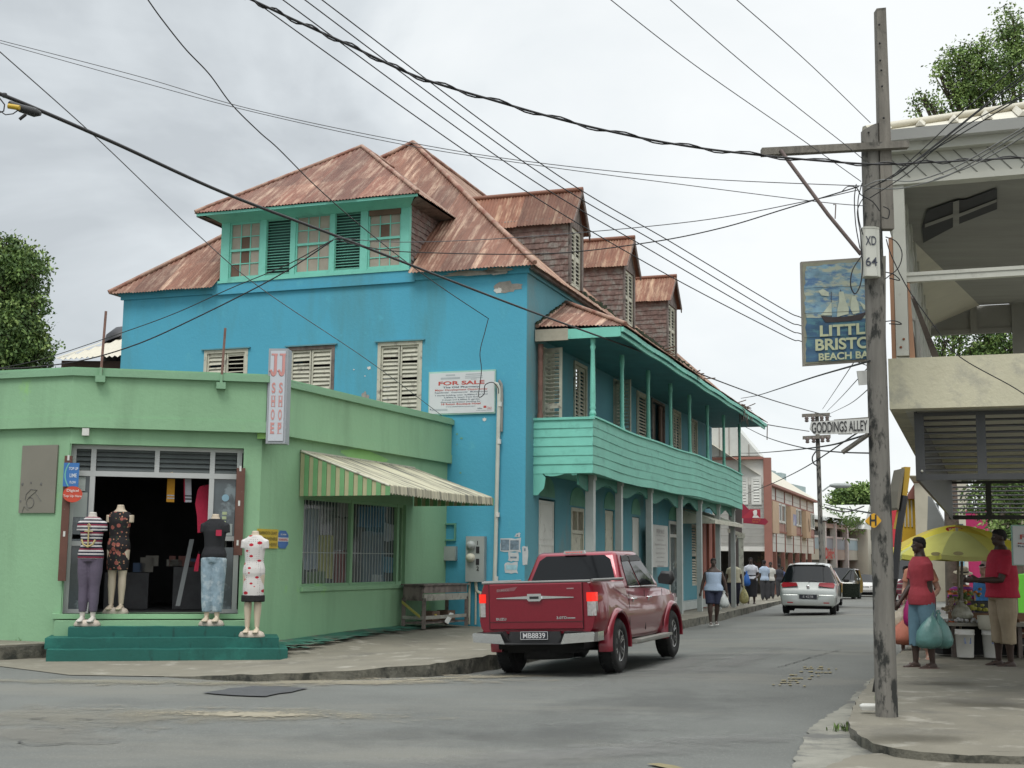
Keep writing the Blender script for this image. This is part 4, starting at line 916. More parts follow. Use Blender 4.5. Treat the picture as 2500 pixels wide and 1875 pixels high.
# torn posters right of the pipe
m_post = mat('poster_paper', (.52, .54, .55), .7, .1, 10); m_post2 = mat('poster_print', (.16, .22, .27), .7, .4, 14); m_post3 = mat('poster_pale', (.33, .55, .62), .7, .3, 6)
def poster(x0, y0, x1, y1, label, inner, seed):
 s0, z1 = FL.hit(2, x0, y0); s1, z0 = FL.hit(2, x1, y1); o = thing('poster', label, 'poster', tuple(FL(s0, .01, z0)), 'torn posters on the blue wall'); rr = random.Random(seed)
 pts = []
 for (a_, e_, c_, d_) in ((s0, z0, s1, z0), (s1, z0, s1, z1), (s1, z1, s0, z1), (s0, z1, s0, z0)):
  for i in range(4): t = i / 4; pts.append(FL(a_ + (c_ - a_) * t + rr.uniform(-.015, .015), .006, e_ + (d_ - e_) * t + rr.uniform(-.015, .015)))
 b = MB(); b.add(pts, [tuple(range(len(pts)))]); b.build('paper', m_post, o)
 b = MB()
 for (u0, v0, u1, v1) in inner: b.quad(*[FL(s0 + (s1 - s0) * u, .009, z0 + (z1 - z0) * v_) for u, v_ in ((u0, v0), (u1, v0), (u1, v1), (u0, v1))])
 b.build('print', m_post2 if seed != 3 else m_post3, o)
poster(1288, 1066, 1392, 1135, 'larger torn blue and white poster, topmost beside the pipe', [(.05, .1, .45, .9), (.5, .15, .92, .85)], 1)
poster(1330, 1136, 1383, 1182, 'pale torn poster scrap between the two blue posters', [(.2, .3, .8, .5)], 2)
poster(1313, 1188, 1378, 1243, 'small light blue poster, lowest beside the pipe', [(.08, .3, .92, .75)], 3)
poster(1402, 1108, 1428, 1200, 'narrow white torn paper strip near the house corner', [(.3, .75, .6, .9)], 4)
poster(1365, 1040, 1390, 1062, 'tiny white paper remnant above the torn posters', [(.3, .3, .6, .6)], 5)
# ================================================================ the green shoe shop
m_green = mat('green_render', (.252, .44, .262), .85, .07, .5, .25, 14, dirt=((.205, .35, .21), .50, .72, .7, (1.8, 1.8, .25)), dirt2=((.27, .52, .19), .64, .74, 1.5, (1, 1, .6)))
m_green2 = mat('green_trim', (.215, .385, .24), .8, .08, 1, .2, 20, dirt=((.15, .24, .17), .6, .75, 4, (.3, .3, 2)))
m_step = mat('green_step_paint', (.008, .105, .085), .6, .12, 2, .2, 30, dirt=((.006, .06, .05), .58, .68, 2.2, (4, 4, 1.2)), dirt2=((.015, .15, .12), .55, .65, 1.6))
m_alu = mat('aluminium_frame', (.50, .51, .50), .4, .05, 3, metal=.2)
m_louvg = mat('louvre_glass', (.14, .155, .155), .12, .12, 3, spec=.6)
m_shopdark = mat('shop_interior', (.07, .07, .072), .9, .2, 2)
SH = thing('shoe_shop', 'low light green corner shop with wide open front and dark green steps', 'shop', (CG.x, CG.y, 0))
PZ = 4.29; BZ = 3.38
DH = (.27, 2.83, .62, 3.14)
b = MB(); wall(b, FG, 0, GW, -.1, BZ + .1, [DH], depth=.35)
wall(b, FW, 0, 5.5, -.1, BZ + .1, []); b.build('wall', m_green, SH)
b = MB(); SW = (1.27, 4.87, 1.0, 2.47); wall(b, FS, 0, SLEN, -.1, BZ + .1, [SW], depth=.18); b.build('wall', m_green, SH)
# parapet band with coping (front, side, return)
def band(b, z0, z1, o_):
 A = FW(5.5, o_, 0); B_ = FG(GW, o_, 0) * .5 + FW(0, o_, 0) * .5; C_ = FG(0, o_, 0).copy()
 # mitre at the street corner
 c1 = CG + FG.n * o_ + FS.n * o_ * .6; D_ = FS(SLEN, o_, 0)
 for P_, Q_, nn_ in ((A, B_, FW.n), (B_, c1, FG.n), (c1, D_, FS.n)):
  w_ = -nn_ * (.28 + o_)
  b.hexa([P_ + Vector((0, 0, z0)), Q_ + Vector((0, 0, z0)), Q_ + w_ + Vector((0, 0, z0)), P_ + w_ + Vector((0, 0, z0)), P_ + Vector((0, 0, z1)), Q_ + Vector((0, 0, z1)), Q_ + w_ + Vector((0, 0, z1)), P_ + w_ + Vector((0, 0, z1))])
b = MB(); band(b, BZ, BZ + .17, .10); band(b, BZ + .17, PZ - .13, .085); b.build('parapet', m_green, SH)
b = MB(); band(b, PZ - .132, PZ - .03, .14); band(b, PZ - .031, PZ, .10); b.build('coping', m_green2, SH)
b = MB(); b.prism([FS(SLEN, -.1, BZ), FS(.0, -.1, BZ), FG(GW, -.1, BZ), FW(5.4, -.1, BZ), Vector((-11, 27, BZ))], (0, 0, -.05)); b.build('flat_roof', m_conc, SH)
# raised plinth & side step of the doorway
b = MB(); b.fbox(FG, .12, 2.88, .004, .28, 0, .53); b.fbox(FG, .12, 2.95, -.5, .10, .55, .62); b.build('doorstep', m_green, SH)
# steps
GN = FG.n; steps = thing('entrance_steps', 'three dark green painted steps in front of the open shop', 'steps', tuple(FG(1.4, .8, 0)))
rr = random.Random(4)
for (s0, s1, n1, z0, z1) in ((.12, 2.66, .52, .31, .46), (-.32, 2.94, .78, .16, .315), (-.44, 2.88, 1.03, -.1, .17)):
 pts = [FG(s0, n1, z1)]
 k = 16
 edge = [FG(s0 + (s1 - s0) * i / k, n1 + rr.uniform(-.012, .012), 0) for i in range(k + 1)]
 b = MB()
 tt = [p + Vector((0, 0, z1 - rr.uniform(0, .012))) for p in edge]; bb_ = [p + Vector((0, 0, z0)) for p in edge]; bk = [FG(s0 + (s1 - s0) * i / k, -.0, z1) for i in range(k + 1)]
 b.add(tt + bb_ + bk, [(i, i + 1, k + 2 + i, k + 1 + i) for i in range(k)] + [(i, i + 1, 2 * k + 3 + i, 2 * k + 2 + i) for i in range(k)] + [(0, k + 1, 2 * k + 2), (k, 2 * k + 1, 3 * k + 2)])
 bkb = [FG(s0, 0, z0), FG(s1, 0, z0)]
 b.quad(tt[0], bb_[0], bkb[0], bk[0]); b.quad(tt[k], bb_[k], bkb[1], bk[k]); b.build('step', m_step, steps)
# storefront frames: grid of aluminium with louvre glass on top
FI = Fr(tuple(FG(0, -.22, 0))[:2], tuple(FG.d)[:2], -1)
a0, a1, z0, z1 = DH; tr = 2.70
b = MB()
for s in (a0 + .02, .70, 2.46, a1 - .08): b.fbox(FI, s, s + .075, -.03, .04, z0, z1)
b.fbox(FI, 1.53, 1.60, -.03, .04, tr, z1); b.fbox(FI, a0, a1, -.028, .038, z1 - .06, z1); b.fbox(FI, a0, a1, -.028, .042, tr - .03, tr + .05)
b.fbox(FI, a0, .70, -.028, .038, z0, z0 + .06); b.fbox(FI, 2.53, a1, -.028, .038, z0, z0 + .06); b.fbox(FI, a0, .70, -.026, .036, 1.72, 1.79); b.fbox(FI, 2.53, a1, -.026, .036, 1.62, 1.69)
fr_ = b.build('storefront_frame', m_alu, SH)
for (s0, s1) in ((a0 + .1, .70), (.775, 1.53), (1.60, 2.46), (2.535, a1 - .08)):
 b = MB(); z = tr + .055
 while z < z1 - .09:
  b.add([FI(s0, .03, z), FI(s1, .03, z), FI(s1, -.02, z + .075), FI(s0, -.02, z + .075)], [(0, 1, 2, 3)]); z += .072
 b.build('louvre_glass', m_louvg, fr_)
m_sideg = mat('side_glass', (.07, .09, .10), .05, .3, 2.5, spec=.7, dirt=((.2, .25, .27), .55, .62, 1.6))
for (s0, s1, za, zb) in ((a0 + .1, .70, z0 + .06, 1.62), (a0 + .1, .70, 1.79, tr - .03), (2.535, a1 - .08, z0 + .06, 1.72), (2.535, a1 - .08, 1.79, tr - .03)):
 b = MB(); b.quad(FI(s0, 0, za), FI(s1, 0, za), FI(s1, 0, zb), FI(s0, 0, zb)); b.build('pane', m_sideg, fr_)
b = MB()
for s in (.38, .48, .58): b.fbox(FI, s, s + .008, -.06, -.05, z0, tr)
b.build('burglar_bar', m_white, fr_)
# notices and stickers in the side lights
m_paper = mat('notice_paper', (.42, .46, .44), .7, .05)
def sticker(parts, name, label, loc, mlist=None): pass
b = MB(); b.fbox(FI, 2.56, 2.75, .004, .010, 2.05, 2.42); b.fbox(FI, 2.60, 2.74, .004, .010, 2.44, 2.66); b.fbox(FI, .40, .62, .004, .01, 1.80, 1.98); b.build('paper_notice', m_paper, fr_)
b = MB(); b.lathe([(.055, 0), (.055, .004)], Matrix.Translation(FI(.52, .006, 2.38)) @ Matrix.Rotation(math.atan2(FG.n.y, FG.n.x), 4, 'Z') @ Matrix.Rotation(R(90), 4, 'Y'), 18); b.build('round_sticker', mat('sticker_blue', (.25, .42, .52), .5), fr_)
b = MB()
for k, z in enumerate((2.12, 2.05, 1.98)): b.fbox(FI, .49 + .005 * k, .56, .004, .008, z, z + .045)
b.build('payment_sticker', mat('sticker_pale', (.45, .52, .30), .5), fr_)
# the room inside
b = MB(); P_ = lambda s, n, z: FG(s, n, z)
b.quad(P_(-.3, -5, .6), P_(3.6, -5, .6), P_(3.6, -5, 3.3), P_(-.3, -5, 3.3)); b.quad(P_(2.95, -.36, .6), P_(3.6, -5, .6), P_(3.6, -5, 3.3), P_(2.95, -.36, 3.3)); b.quad(P_(-.3, -5, .6), P_(.1, -.36, .6), P_(.1, -.36, 3.3), P_(-.3, -5, 3.3))
b.quad(P_(.1, -.3, .605), P_(2.95, -.3, .605), P_(3.6, -5, .605), P_(-.3, -5, .605)); b.quad(P_(.1, -.36, 3.2), P_(2.95, -.36, 3.2), P_(3.6, -5, 3.2), P_(-.3, -5, 3.2)); b.build('room_backing', m_shopdark, SH)
shelf = thing('display_shelf', 'dark shelf unit with stacked goods inside the shop doorway', 'shelf', tuple(FG(1.2, -2, .6)))
m_sh = mat('dim_grey', (.12, .12, .125), .7, .2, 4)
b = MB(); b.fbox(FG, .75, 1.3, -2.4, -1.9, .61, 1.3); b.fbox(FG, 1.7, 2.4, -2.6, -2.1, .61, 1.2); b.build('cabinet', m_sh, shelf)
rr = random.Random(3)
for k in range(10):
 s = rr.uniform(.8, 2.4); b = MB(); b.fbox(FG, s, s + rr.uniform(.1, .25), -2.3, -2.1, 1.21 if s > 1.6 else 1.31, 1.3 + rr.uniform(.05, .2)); b.build('goods_box', mat('dim_box_%d' % (k % 3), [(.30, .28, .25), (.10, .16, .28), (.32, .14, .12)][k % 3], .7), shelf)
b = MB(); b.prism([FG(1.15, -1.0, .7), FG(1.22, -1.0, .7), FG(1.05, -1.2, 1.75), FG(.98, -1.2, 1.75)], tuple(FG.n * .05)); tag(b.build('leaning_board', m_louvg), 'pale grey board leaning inside the shop doorway', 'board')
# brown door boards hinged at both sides
m_bd = mat('brown_board', (.13, .058, .042), .75, .15, 3, dirt=((.3, .28, .26), .66, .70, 9))
b = MB(); b.fbox(FG, DH[1] - .05, DH[1] + .06, .02, .07, 1.10, 2.95); b.fbox(FG, DH[0] - .03, DH[0] + .1, .02, .07, 1.5, 2.83)
b.build('hinged_board', m_bd, SH)
b = MB()
for z in (1.75, 2.35, 2.88): b.fbox(FG, DH[1] - .01, DH[1] + .02, .07, .075, z, z + .08); b.fbox(FG, .30, .33, .07, .075, z - .1, z - .02)
b.build('latch', m_white, SH)
# white little sensor over the door
b = MB(); b.fbox(FG, 2.56, 2.66, .005, .09, 3.26, 3.37); tag(b.build('wall_sensor', m_white), 'small white box sensor on the green wall above the shop door', 'sensor')
# grey board on the return wall
gbd = thing('wall_board', 'bare grey plywood board fixed to the green wall at the left', 'board', tuple(FW(.6, .03, 2)))
s0, zt = FW.hit(1, 300, 490); s1, zb = FW.hit(1, 100, 835)
b = MB(); b.fbox(FW, s0, s1, .006, .03, zb, zt); b.build('panel', mat('grey_ply', (.205, .195, .16), .85, .08, 1.5, dirt=((.28, .27, .10), .62, .7, 2, (3, 3, .3))), gbd)
b = MB()
for (x, y, r_) in ((122, 690, .02), (165, 682, .015), (217, 688, .02), (112, 775, .015)):
 s, z = FW.hit(1, x, y); b.ball(FW(s, .033, z), (r_, .004, r_ * 1.3), 8)
for i in range(12):   # scratched ring
 an = 2 * math.pi * i / 12; an2 = an + .6; s, z = FW.hit(1, 160, 783); b.tube([FW(s + .07 * math.cos(an), .033, z + .08 * math.sin(an)), FW(s + .07 * math.cos(an2), .033, z + .08 * math.sin(an2))], .005, 4)
for pl in ([(135, 770), (140, 740), (165, 715), (195, 720), (180, 735)], [(150, 760), (185, 730), (215, 775)], [(120, 830), (130, 800), (150, 820)]):
 b.tube([FW(*(lambda h: (h[0], .033, h[1]))(FW.hit(1, x, y))) for x, y in pl], .005, 4)
b.build('scratched_mark', mat('pencil_mark', (.13, .13, .12), .8), gbd)
# phone top-up signs hanging at the left jamb
FT = Fr(tuple(FG(2.75, .12, 0))[:2], tuple(FG.d)[:2], -1)
def fz(x, y): return FT.hit(1, x, y)
tu = thing('top_up_sign', 'square blue top up sign hanging at the left of the shop door', 'sign', tuple(FT(.1, 0, 2.6)))
s0, zt = fz(403, 582); s1, zb = fz(318, 700)
b = MB(); b.fbox(FT, s0, s1, 0, .012, zb, zt); b.build('panel', mat('sign_blue', (.04, .16, .42), .4, .05), tu)
b = MB()
for i in range(8):
 t0, t1 = i / 8, (i + 1) / 8; f_ = lambda t: s1 - .015 - .09 * (2 * t - 1) ** 2 * .6
 b.quad(FT(f_(t0), .015, zb + (zt - zb) * t0), FT(f_(t0) - .018, .015, zb + (zt - zb) * t0), FT(f_(t1) - .018, .015, zb + (zt - zb) * t1), FT(f_(t1), .015, zb + (zt - zb) * t1))
b.build('swoosh', mat('swoosh_green', (.15, .45, .38), .5), tu)
b = MB(); c_ = (s0 + s1) / 2 - .03; hh = zt - zb
put_text(b, 'TOP UP', FT(c_, .013, zt - hh * .24), -FT.d, (0, 0, 1), hh * .12, (s1 - s0) * .6, .02); put_text(b, 'LIME', FT(c_, .013, zt - hh * .53), -FT.d, (0, 0, 1), hh * .16, (s1 - s0) * .45, .02); put_text(b, 'FLOW', FT(c_, .013, zt - hh * .82), -FT.d, (0, 0, 1), hh * .11, (s1 - s0) * .4, .02)
b.build('lettering', mat('sign_letter_white', (.62, .68, .74), .5), tu)
dg_ = thing('top_up_sign', 'round red top up sign hanging under the square blue one', 'sign', tuple(FT(.1, 0, 2.2)))
s0, zt = fz(420, 700); s1, zb = fz(316, 780); c_, zc = (s0 + s1) / 2, (zt + zb) / 2
b = MB(); b.prism([FT(c_ + (s1 - s0) / 2 * math.cos(a_ * math.pi / 12), .0, zc + (zt - zb) / 2 * math.sin(a_ * math.pi / 12)) for a_ in range(24)], tuple(FT.n * .012)); b.build('panel', mat('sign_red', (.56, .065, .03), .4, .05), dg_)
b = MB(); put_text(b, 'Digicel', FT(c_, .013, zc + .05), -FT.d, (0, 0, 1), .05, .17, .02); put_text(b, 'Top Up Here', FT(c_, .013, zc - .03), -FT.d, (0, 0, 1), .045, .26, .02); b.build('lettering', mat('sign_letter_pale', (.75, .62, .58), .5), dg_)
# aerial rods on the parapet
for (x0, y0, x1, y1, lb) in ((515, 0, 510, 140, 'rusty pipe rod bracketed to the parapet above the grey board'), (1127, 0, 1120, 175, 'rusty pipe rod bracketed to the parapet beside the vertical shop sign')):
 s, z = FG.hit(1, x1, y1, .14); rod = thing('aerial_rod', lb, 'rod', tuple(FG(s, .2, z)), 'rods on the parapet'); top = 5.15 if x0 < 600 else 4.98
 b = MB(); b.tube([FG(s, .17, z - .08), FG(s - .03, .17, top)], .02, 7); b.build('pipe', mat('rusty_pipe', (.2, .11, .085), .7, .25, 12), rod)
 b = MB(); b.fbox(FG, s - .07, s + .07, .10, .21, z - .10, z - .0); b.fbox(FG, s - .02, s + .02, .14, .2, z, z + .12); b.build('bracket', m_green2, rod)
# ---- side window with bars
s0, s1, z0, z1 = SW
b = MB(); frame_rect(b, FS, s0, s1, z0, z1, -.14, -.06, .05); b.fbox(FS, 2.9, 2.98, -.13, -.05, z0, z1); b.fbox(FS, 4.62, 4.70, -.13, -.05, z0, z1); b.fbox(FS, s0 - .04, s1 + .02, .003, .035, z0 - .07, z0 + .005); wf_ = b.build('window', m_green, SH)
m_wing = mat('window_glass', (.085, .11, .115), .04, .3, 1.2, spec=.8)
b = MB(); b.quad(FS(s0, -.12, z0), FS(s1, -.12, z0), FS(s1, -.12, z1), FS(s0, -.12, z1)); gl = b.build('pane', mat('window_glass_dark', (.05, .065, .07), .05, .2, 1.0, spec=.7), wf_)
m_dim = {}
def wq(x0, y0, x1, y1, c, nm, n=-.1185):
 a_, zt = FS.hit(2, x0, y0, n); e_, zb = FS.hit(2, x1, y1, n); b = MB(); rr = random.Random(int(x0 + y0)); pts = []
 for (p, q, r_, t_) in ((a_, zb, e_, zb), (e_, zb, e_, zt), (e_, zt, a_, zt), (a_, zt, a_, zb)):
  for i in range(3): u = i / 3; pts.append(FS(p + (r_ - p) * u + rr.uniform(-.02, .02), n, q + (t_ - q) * u + rr.uniform(-.02, .02)))
 b.add(pts, [tuple(range(len(pts)))]); b.build(nm, mat('display_%s' % '_'.join('%02d' % int(v_ * 99) for v_ in c), c, .5, .2, 5), wf_)
wq(305, 915, 365, 1225, (.20, .24, .27), 'display_cloth'); wq(370, 1050, 440, 1270, (.26, .27, .13), 'display_cloth', -.1183); wq(570, 905, 690, 1015, (.02, .10, .17), 'display_cloth', -.1184); wq(700, 990, 757, 1080, (.22, .26, .28), 'paper_notice', -.118)
wq(590, 1030, 690, 1300, (.10, .14, .16), 'display_cloth', -.1184); wq(700, 1160, 745, 1240, (.06, .16, .21), 'display_cloth', -.1182); wq(470, 870, 530, 960, (.16, .17, .17), 'paper_notice', -.1182); wq(450, 1130, 500, 1290, (.14, .06, .06), 'display_cloth', -.1181); wq(640, 1250, 690, 1300, (.26, .3, .31), 'display_box', -.118)
wq(310, 1240, 400, 1300, (.10, .15, .09), 'display_cloth', -.118); wq(440, 960, 540, 1130, (.12, .125, .12), 'display_cloth', -.1186)
m_bar = mat('bar_white', (.36, .39, .38), .5)
b = MB(); s = s0 + .1
while s < s1 - .28:
 if abs(s - 2.94) > .06: b.tube([FS(s, -.105, z0 + .01), FS(s, -.105, z1 - .01)], .0075, 5)
 s += .105
for z in (1.55,): b.fbox(FS, s0 + .05, 4.6, -.11, -.10, z, z + .015)
b.build('burglar_bar', m_bar, wf_)
# ---- corrugated awning
m_awn = mat('awning_sheet', (.42, .40, .29), .6, .1, 3, dirt=((.06, .06, .055), .50, .70, 1.5, (1, 1, 1)), uv=False)
m_awg = mat('awning_green_stripe', (.16, .36, .16), .65, .1, 3); m_awc = mat('awning_cream_stripe', (.44, .42, .25), .65, .1, 3)
AW = thing('window_awning', 'striped cream and green ribbed awning over the shop side window', 'awning', tuple(FS(3.3, .5, 2.6)))
wz = 3.17; oz = 2.60; od = 1.66; sA, sB, sO0, sO1 = 1.10, 5.15, 1.10, 5.15
def rib(b, a_, e_, n0, z0_, n1, z1_, pitch=.09, amp=.018, drop=None):
 n = int((e_ - a_) / (pitch / 4)); vs = []; fs = []; uv = []
 for i in range(n + 1):
  s = a_ + (e_ - a_) * i / n; h = amp * (1 if (i % 4) in (1, 2) else 0)
  for k in range(6):
   t = k / 5; vs.append(FS(s, n0 + (n1 - n0) * t, z0_ + (z1_ - z0_) * t + h + .01 * math.sin(s * 1.3) * t)); uv.append((s, t))
  if drop: vs.append(FS(s, n1 + .012, z1_ - drop + h * .4 + .014 * math.sin(i * 1.3) + .01 * math.sin(s * 1.3))); uv.append((s, 1.1))
 m_ = 7 if drop else 6
 for i in range(n):
  for k in range(m_ - 1): q = (i * m_ + k, (i + 1) * m_ + k, (i + 1) * m_ + k + 1, i * m_ + k + 1); fs.append(q)
 b.add(vs, fs, 0, False, [[uv[j] for j in q] for q in fs])
b = MB(); rib(b, sA, sB, .03, wz, od, oz, drop=.13); b.build('awning_sheet', mat('awning_dirty', (.48, .455, .33), .6, .1, 2, dirt=((.10, .10, .085), .50, .60, 1.0, (11, .9, 1)), dirt2=((.28, .27, .20), .5, .6, 1.0, (22, .5, 1)), uv=True), AW)
for sx, nm in ((sA, 'striped_side'), (sB, 'striped_side')):
 bc, bg_ = MB(), MB(); N_ = 20
 for k in range(N_):
  n0, n1 = od * k / N_, od * (k + 1) / N_; off = -.02 if k % 2 else -.006
  zt0 = wz + (oz - wz) * n0 / od - .005; zt1 = wz + (oz - wz) * n1 / od - .005
  dst = bg_ if k % 2 else bc
  dst.hexa([FS(sx + off, n0 + .02, 2.45 + .01), FS(sx + off, n1 + .02, 2.45 + .01), FS(sx + off + .008, n1 + .02, 2.45 + .01), FS(sx + off + .008, n0 + .02, 2.45 + .01), FS(sx + off, n0 + .02, zt0), FS(sx + off, n1 + .02, zt1), FS(sx + off + .008, n1 + .02, zt1), FS(sx + off + .008, n0 + .02, zt0)])
 bc.build(nm, m_awc, AW); bg_.build(nm, m_awg, AW)
b = MB(); b.tube([FS(sA - .01, .03, wz + .02), FS(sA - .01, od, oz + .01)], .02, 6); b.fbox(FS, sA, sB, .005, .03, wz, wz + .04); b.build('edge_trim', m_cream, AW)
b = MB(); b.quad(FS(sA + .02, .03, wz - .04), FS(sB - .02, .03, wz - .04), FS(sB - .02, od - .02, oz - .04), FS(sA + .02, od - .02, oz - .04)); b.build('awning_lining', m_green2, AW)
blot = MB(); k = 14; rr = random.Random(6)
pts = [FS(3.2 + 1.0 * math.cos(6.283 * i / k) * rr.uniform(.6, 1), .003, 3.27 + .12 * math.sin(6.283 * i / k) * rr.uniform(.6, 1)) for i in range(k)]
blot.add(pts, [tuple(range(k))]); blot.build('fresh_paint_patch', mat('fresh_green', (.27, .53, .19), .8), SH)
# ---- vertical JJ shoe shop light box
SG = Fr((CG.x, CG.y - .13), (-.998, .06), -1)
sg = thing('shop_sign', 'tall white light box sign reading JJ Shoe Shop on the shop corner', 'sign', tuple(SG(0, 0, 3)))
def jz(x, y): return SG.hit(2, x, y)
sR, zT = jz(212, 112); sL, zB = jz(104, 580)
sl_, sr_ = sL, sR
m_light = mat('light_box_face', (.53, .56, .60), .5, .03, 2); m_box = mat('light_box_grey', (.33, .35, .37), .45, .05, 2)
b = MB(); b.fbox(SG, sr_ - .01, sl_ + .01, -.26, -.0, zB - .02, zT + .02); b.build('case', m_box, sg)
b = MB(); b.fbox(SG, sr_ + .025, sl_ - .025, .001, .012, zB + .02, zT - .02); b.build('face', m_light, sg)
def serifJ(b, c, zc, h, n):
 w_ = h * .26; t = h * .12; P_ = lambda x, z: SG(c - x, n, zc + z)
 b.quad(P_(-w_ * .45, h * .42), P_(w_ * .55, h * .42), P_(w_ * .55, h * .5), P_(-w_ * .45, h * .5)); b.quad(P_(0, -h * .3), P_(t, -h * .3), P_(t, h * .42), P_(0, h * .42))
 prev = None
 for i in range(9):
  a_ = math.pi * i / 8; o_ = (t * .5 - w_ * .28 + (w_ * .28 + t * .5) * math.cos(a_), -h * .3 - h * .2 * math.sin(a_)); q = (t * .5 - w_ * .28 + (w_ * .28 - t * .5) * math.cos(a_), -h * .3 - h * .10 * math.sin(a_))
  if prev: b.quad(P_(*prev[0]), P_(*o_), P_(*q), P_(*prev[1]))
  prev = (o_, q)
 b.ball(SG(c + w_ * .52, n, zc - h * .26), (t * .5, .003, t * .5), 8)
m_pink = mat('sign_pink', (.58, .27, .25), .5, .04); m_shadow = mat('sign_shadow', (.12, .05, .05), .5); cw = (sl_ - sr_)
H = zT - zB; b = MB()
for kx in (.30, .75): serifJ(b, sl_ - cw * kx, zT - H * .165, H * .245, .016)
b.build('lettering', m_pink, sg)
b = MB()
for kx in (.285, .735): serifJ(b, sl_ - cw * kx - .0, zT - H * .168, H * .25, .0135)
b.build('letter_shadow', m_shadow, sg)
b = MB()
for col, word in ((.30, 'SHOE'), (.70, 'SHOP')):
 for i, ch in enumerate(word):
  zc = zT - H * (.415 + .145 * i) ; c_ = sl_ - cw * (col + .01)
  put_text(b, ch, SG(c_, .013, zc), -SG.d, (0, 0, 1), H * .115, cw * .20, .03)
  if ch in 'HEP':   # slab serifs
   for dz in (-.5, .5): b.quad(*[SG(c_ + dx_ , .0145, zc + H * .115 * dz + e2) for dx_, e2 in ((cw * .12, -.004), (-cw * .12, -.004), (-cw * .12, .004), (cw * .12, .004))])
b.build('small_lettering', m_pink, sg)
b = MB(); b.fbox(SG, sl_ + .02, sl_ + .16, -.12, -.06, zB + .06, zT - .52); b.build('backing_plate', mat('lime_plate', (.27, .50, .14), .7, .05), sg)
# ---- small yellow sign and hexagonal alarm sticker
ys = thing('souvenir_sign', 'small yellow souvenir sign on the green side wall', 'sign', tuple(FS(.55, .02, 1.9)))
s0, zt = FS.hit(2, 62, 1018, .02); s1, zb = FS.hit(2, 162, 1118, .02); b = MB(); b.fbox(FS, s0, s1, .004, .02, zb, zt); b.build('panel', mat('sign_yellow', (.50, .36, .035), .5, .05), ys)
b = MB(); c_ = (s0 + s1) / 2
for t, z in (('BARBADOS CRAFT', .8), ('& SOUVENIRS', .5), ('SOLD HERE', .2)): put_text(b, t, FS(c_, .021, zb + (zt - zb) * z), FS.d, (0, 0, 1), (zt - zb) * .17, (s1 - s0) * .88, .015)
b.build('lettering', mat('sign_olive', (.16, .13, .03), .6), ys)
hx = thing('alarm_sticker', 'hexagonal blue and white warning plate beside the yellow sign', 'sign', tuple(FS(1.0, .02, 1.9)))
sc, zc = FS.hit(2, 190, 1073, .02); hw_, hh_ = .16, .14
P6 = lambda k, z0_, z1_: [FS(sc + x * hw_ * k, 0, zc + z) for x, z in ()]
def oct_(b, z_lo, z_hi, n):
 prof = lambda z: 1 - max(0, (abs(z) - .5) / .5) * .5
 b.add([FS(sc - hw_ * prof(z_lo), n, zc + z_lo * hh_), FS(sc + hw_ * prof(z_lo), n, zc + z_lo * hh_), FS(sc + hw_ * prof(z_hi), n, zc + z_hi * hh_), FS(sc - hw_ * prof(z_hi), n, zc + z_hi * hh_)], [(0, 1, 2, 3)])
b = MB(); oct_(b, -1, -.5, .012); oct_(b, -.5, -.22, .012); oct_(b, .22, .5, .012); oct_(b, .5, 1, .012); b.build('panel', mat('sticker_deep_blue', (.05, .14, .36), .5), hx)
b = MB(); oct_(b, -.22, .22, .013); put_text(b, 'ALARM', FS(sc, .014, zc + .08), FS.d, (0, 0, 1), .025, .16, .01); b.build('band', m_signw, hx)
b = MB(); put_text(b, 'WARNING', FS(sc, .016, zc), FS.d, (0, 0, 1), .04, .26, .02); b.build('lettering', m_red, hx)
# worn green paint on the pavement by the wall
speck = random.Random(8); b = MB()
for i in range(600):
 s = speck.uniform(-.4, 5.0) ; n_ = abs(speck.gauss(0, .35)) * (1.1 - .12 * s); r_ = speck.uniform(.04, .16) * max(.25, 1 - n_ * .7)
 p = FS(s, n_ + .02, 0); 
 if n_ > 1.0: continue
 k = 6; a0_ = speck.uniform(0, 6); tt = max(0, min(1, n_ / 2.2))
 b.add([(p.x + r_ * 1.6 * math.cos(a0_ + 6.283 * j / k) * speck.uniform(.6, 1), p.y + r_ * math.sin(a0_ + 6.283 * j / k) * speck.uniform(.6, 1), (.16 + .065 * min(1, max(0, s) / 3.2)) - .027 * n_ + .012 + i * 8e-6) for j in range(k)], [tuple(range(k))])
b.build('pavement_paint', m_green_paint)['kind'] = 'structure'
# light bulb
lb = thing('light_bulb', 'small glowing warm bulb under the louvres inside the shop', 'lamp', tuple(FG(1.25, -.6, 2.8)))
b = MB(); b.ball(FG(1.35, -.5, 2.80), .03, 10); b.build('bulb', mat('bulb_glow', (1, .75, .3), .5, emit=((1, .6, .15), 4)), lb); b = MB(); b.tube([FG(1.35, -.5, 2.83), FG(1.35, -.5, 3.15)], .008, 5); b.build('cord', m_dark, lb)
# ================================================================ right-hand corner building (verandas)
_c = D(8, 272, 42, 12.7); VF = Fr((_c.x, _c.y), (.942, -.335), 1)      # front; n points to the camera
VF.n = Vector((-.335, -.942, 0)).normalized()
m_crm = mat('cream_render', (.56, .53, .39), .85, .08, 1.5, .3, 20, dirt=((.20, .195, .15), .56, .66, 1.6, (1, 1, .7)), dirt2=((.44, .42, .33), .5, .62, 3))
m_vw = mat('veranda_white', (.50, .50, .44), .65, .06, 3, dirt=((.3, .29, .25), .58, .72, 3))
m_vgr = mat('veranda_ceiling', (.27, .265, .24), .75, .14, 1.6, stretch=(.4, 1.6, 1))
m_vroof = mat('cream_iron', (.50, .47, .38), .5, .08, 2, dirt=((.3, .22, .15), .66, .75, 6))
m_copper = mat('tan_trim', (.36, .20, .12), .7, .1, 4)
m_lv = mat('dark_louvre', (.055, .057, .058), .5, .15, 3)
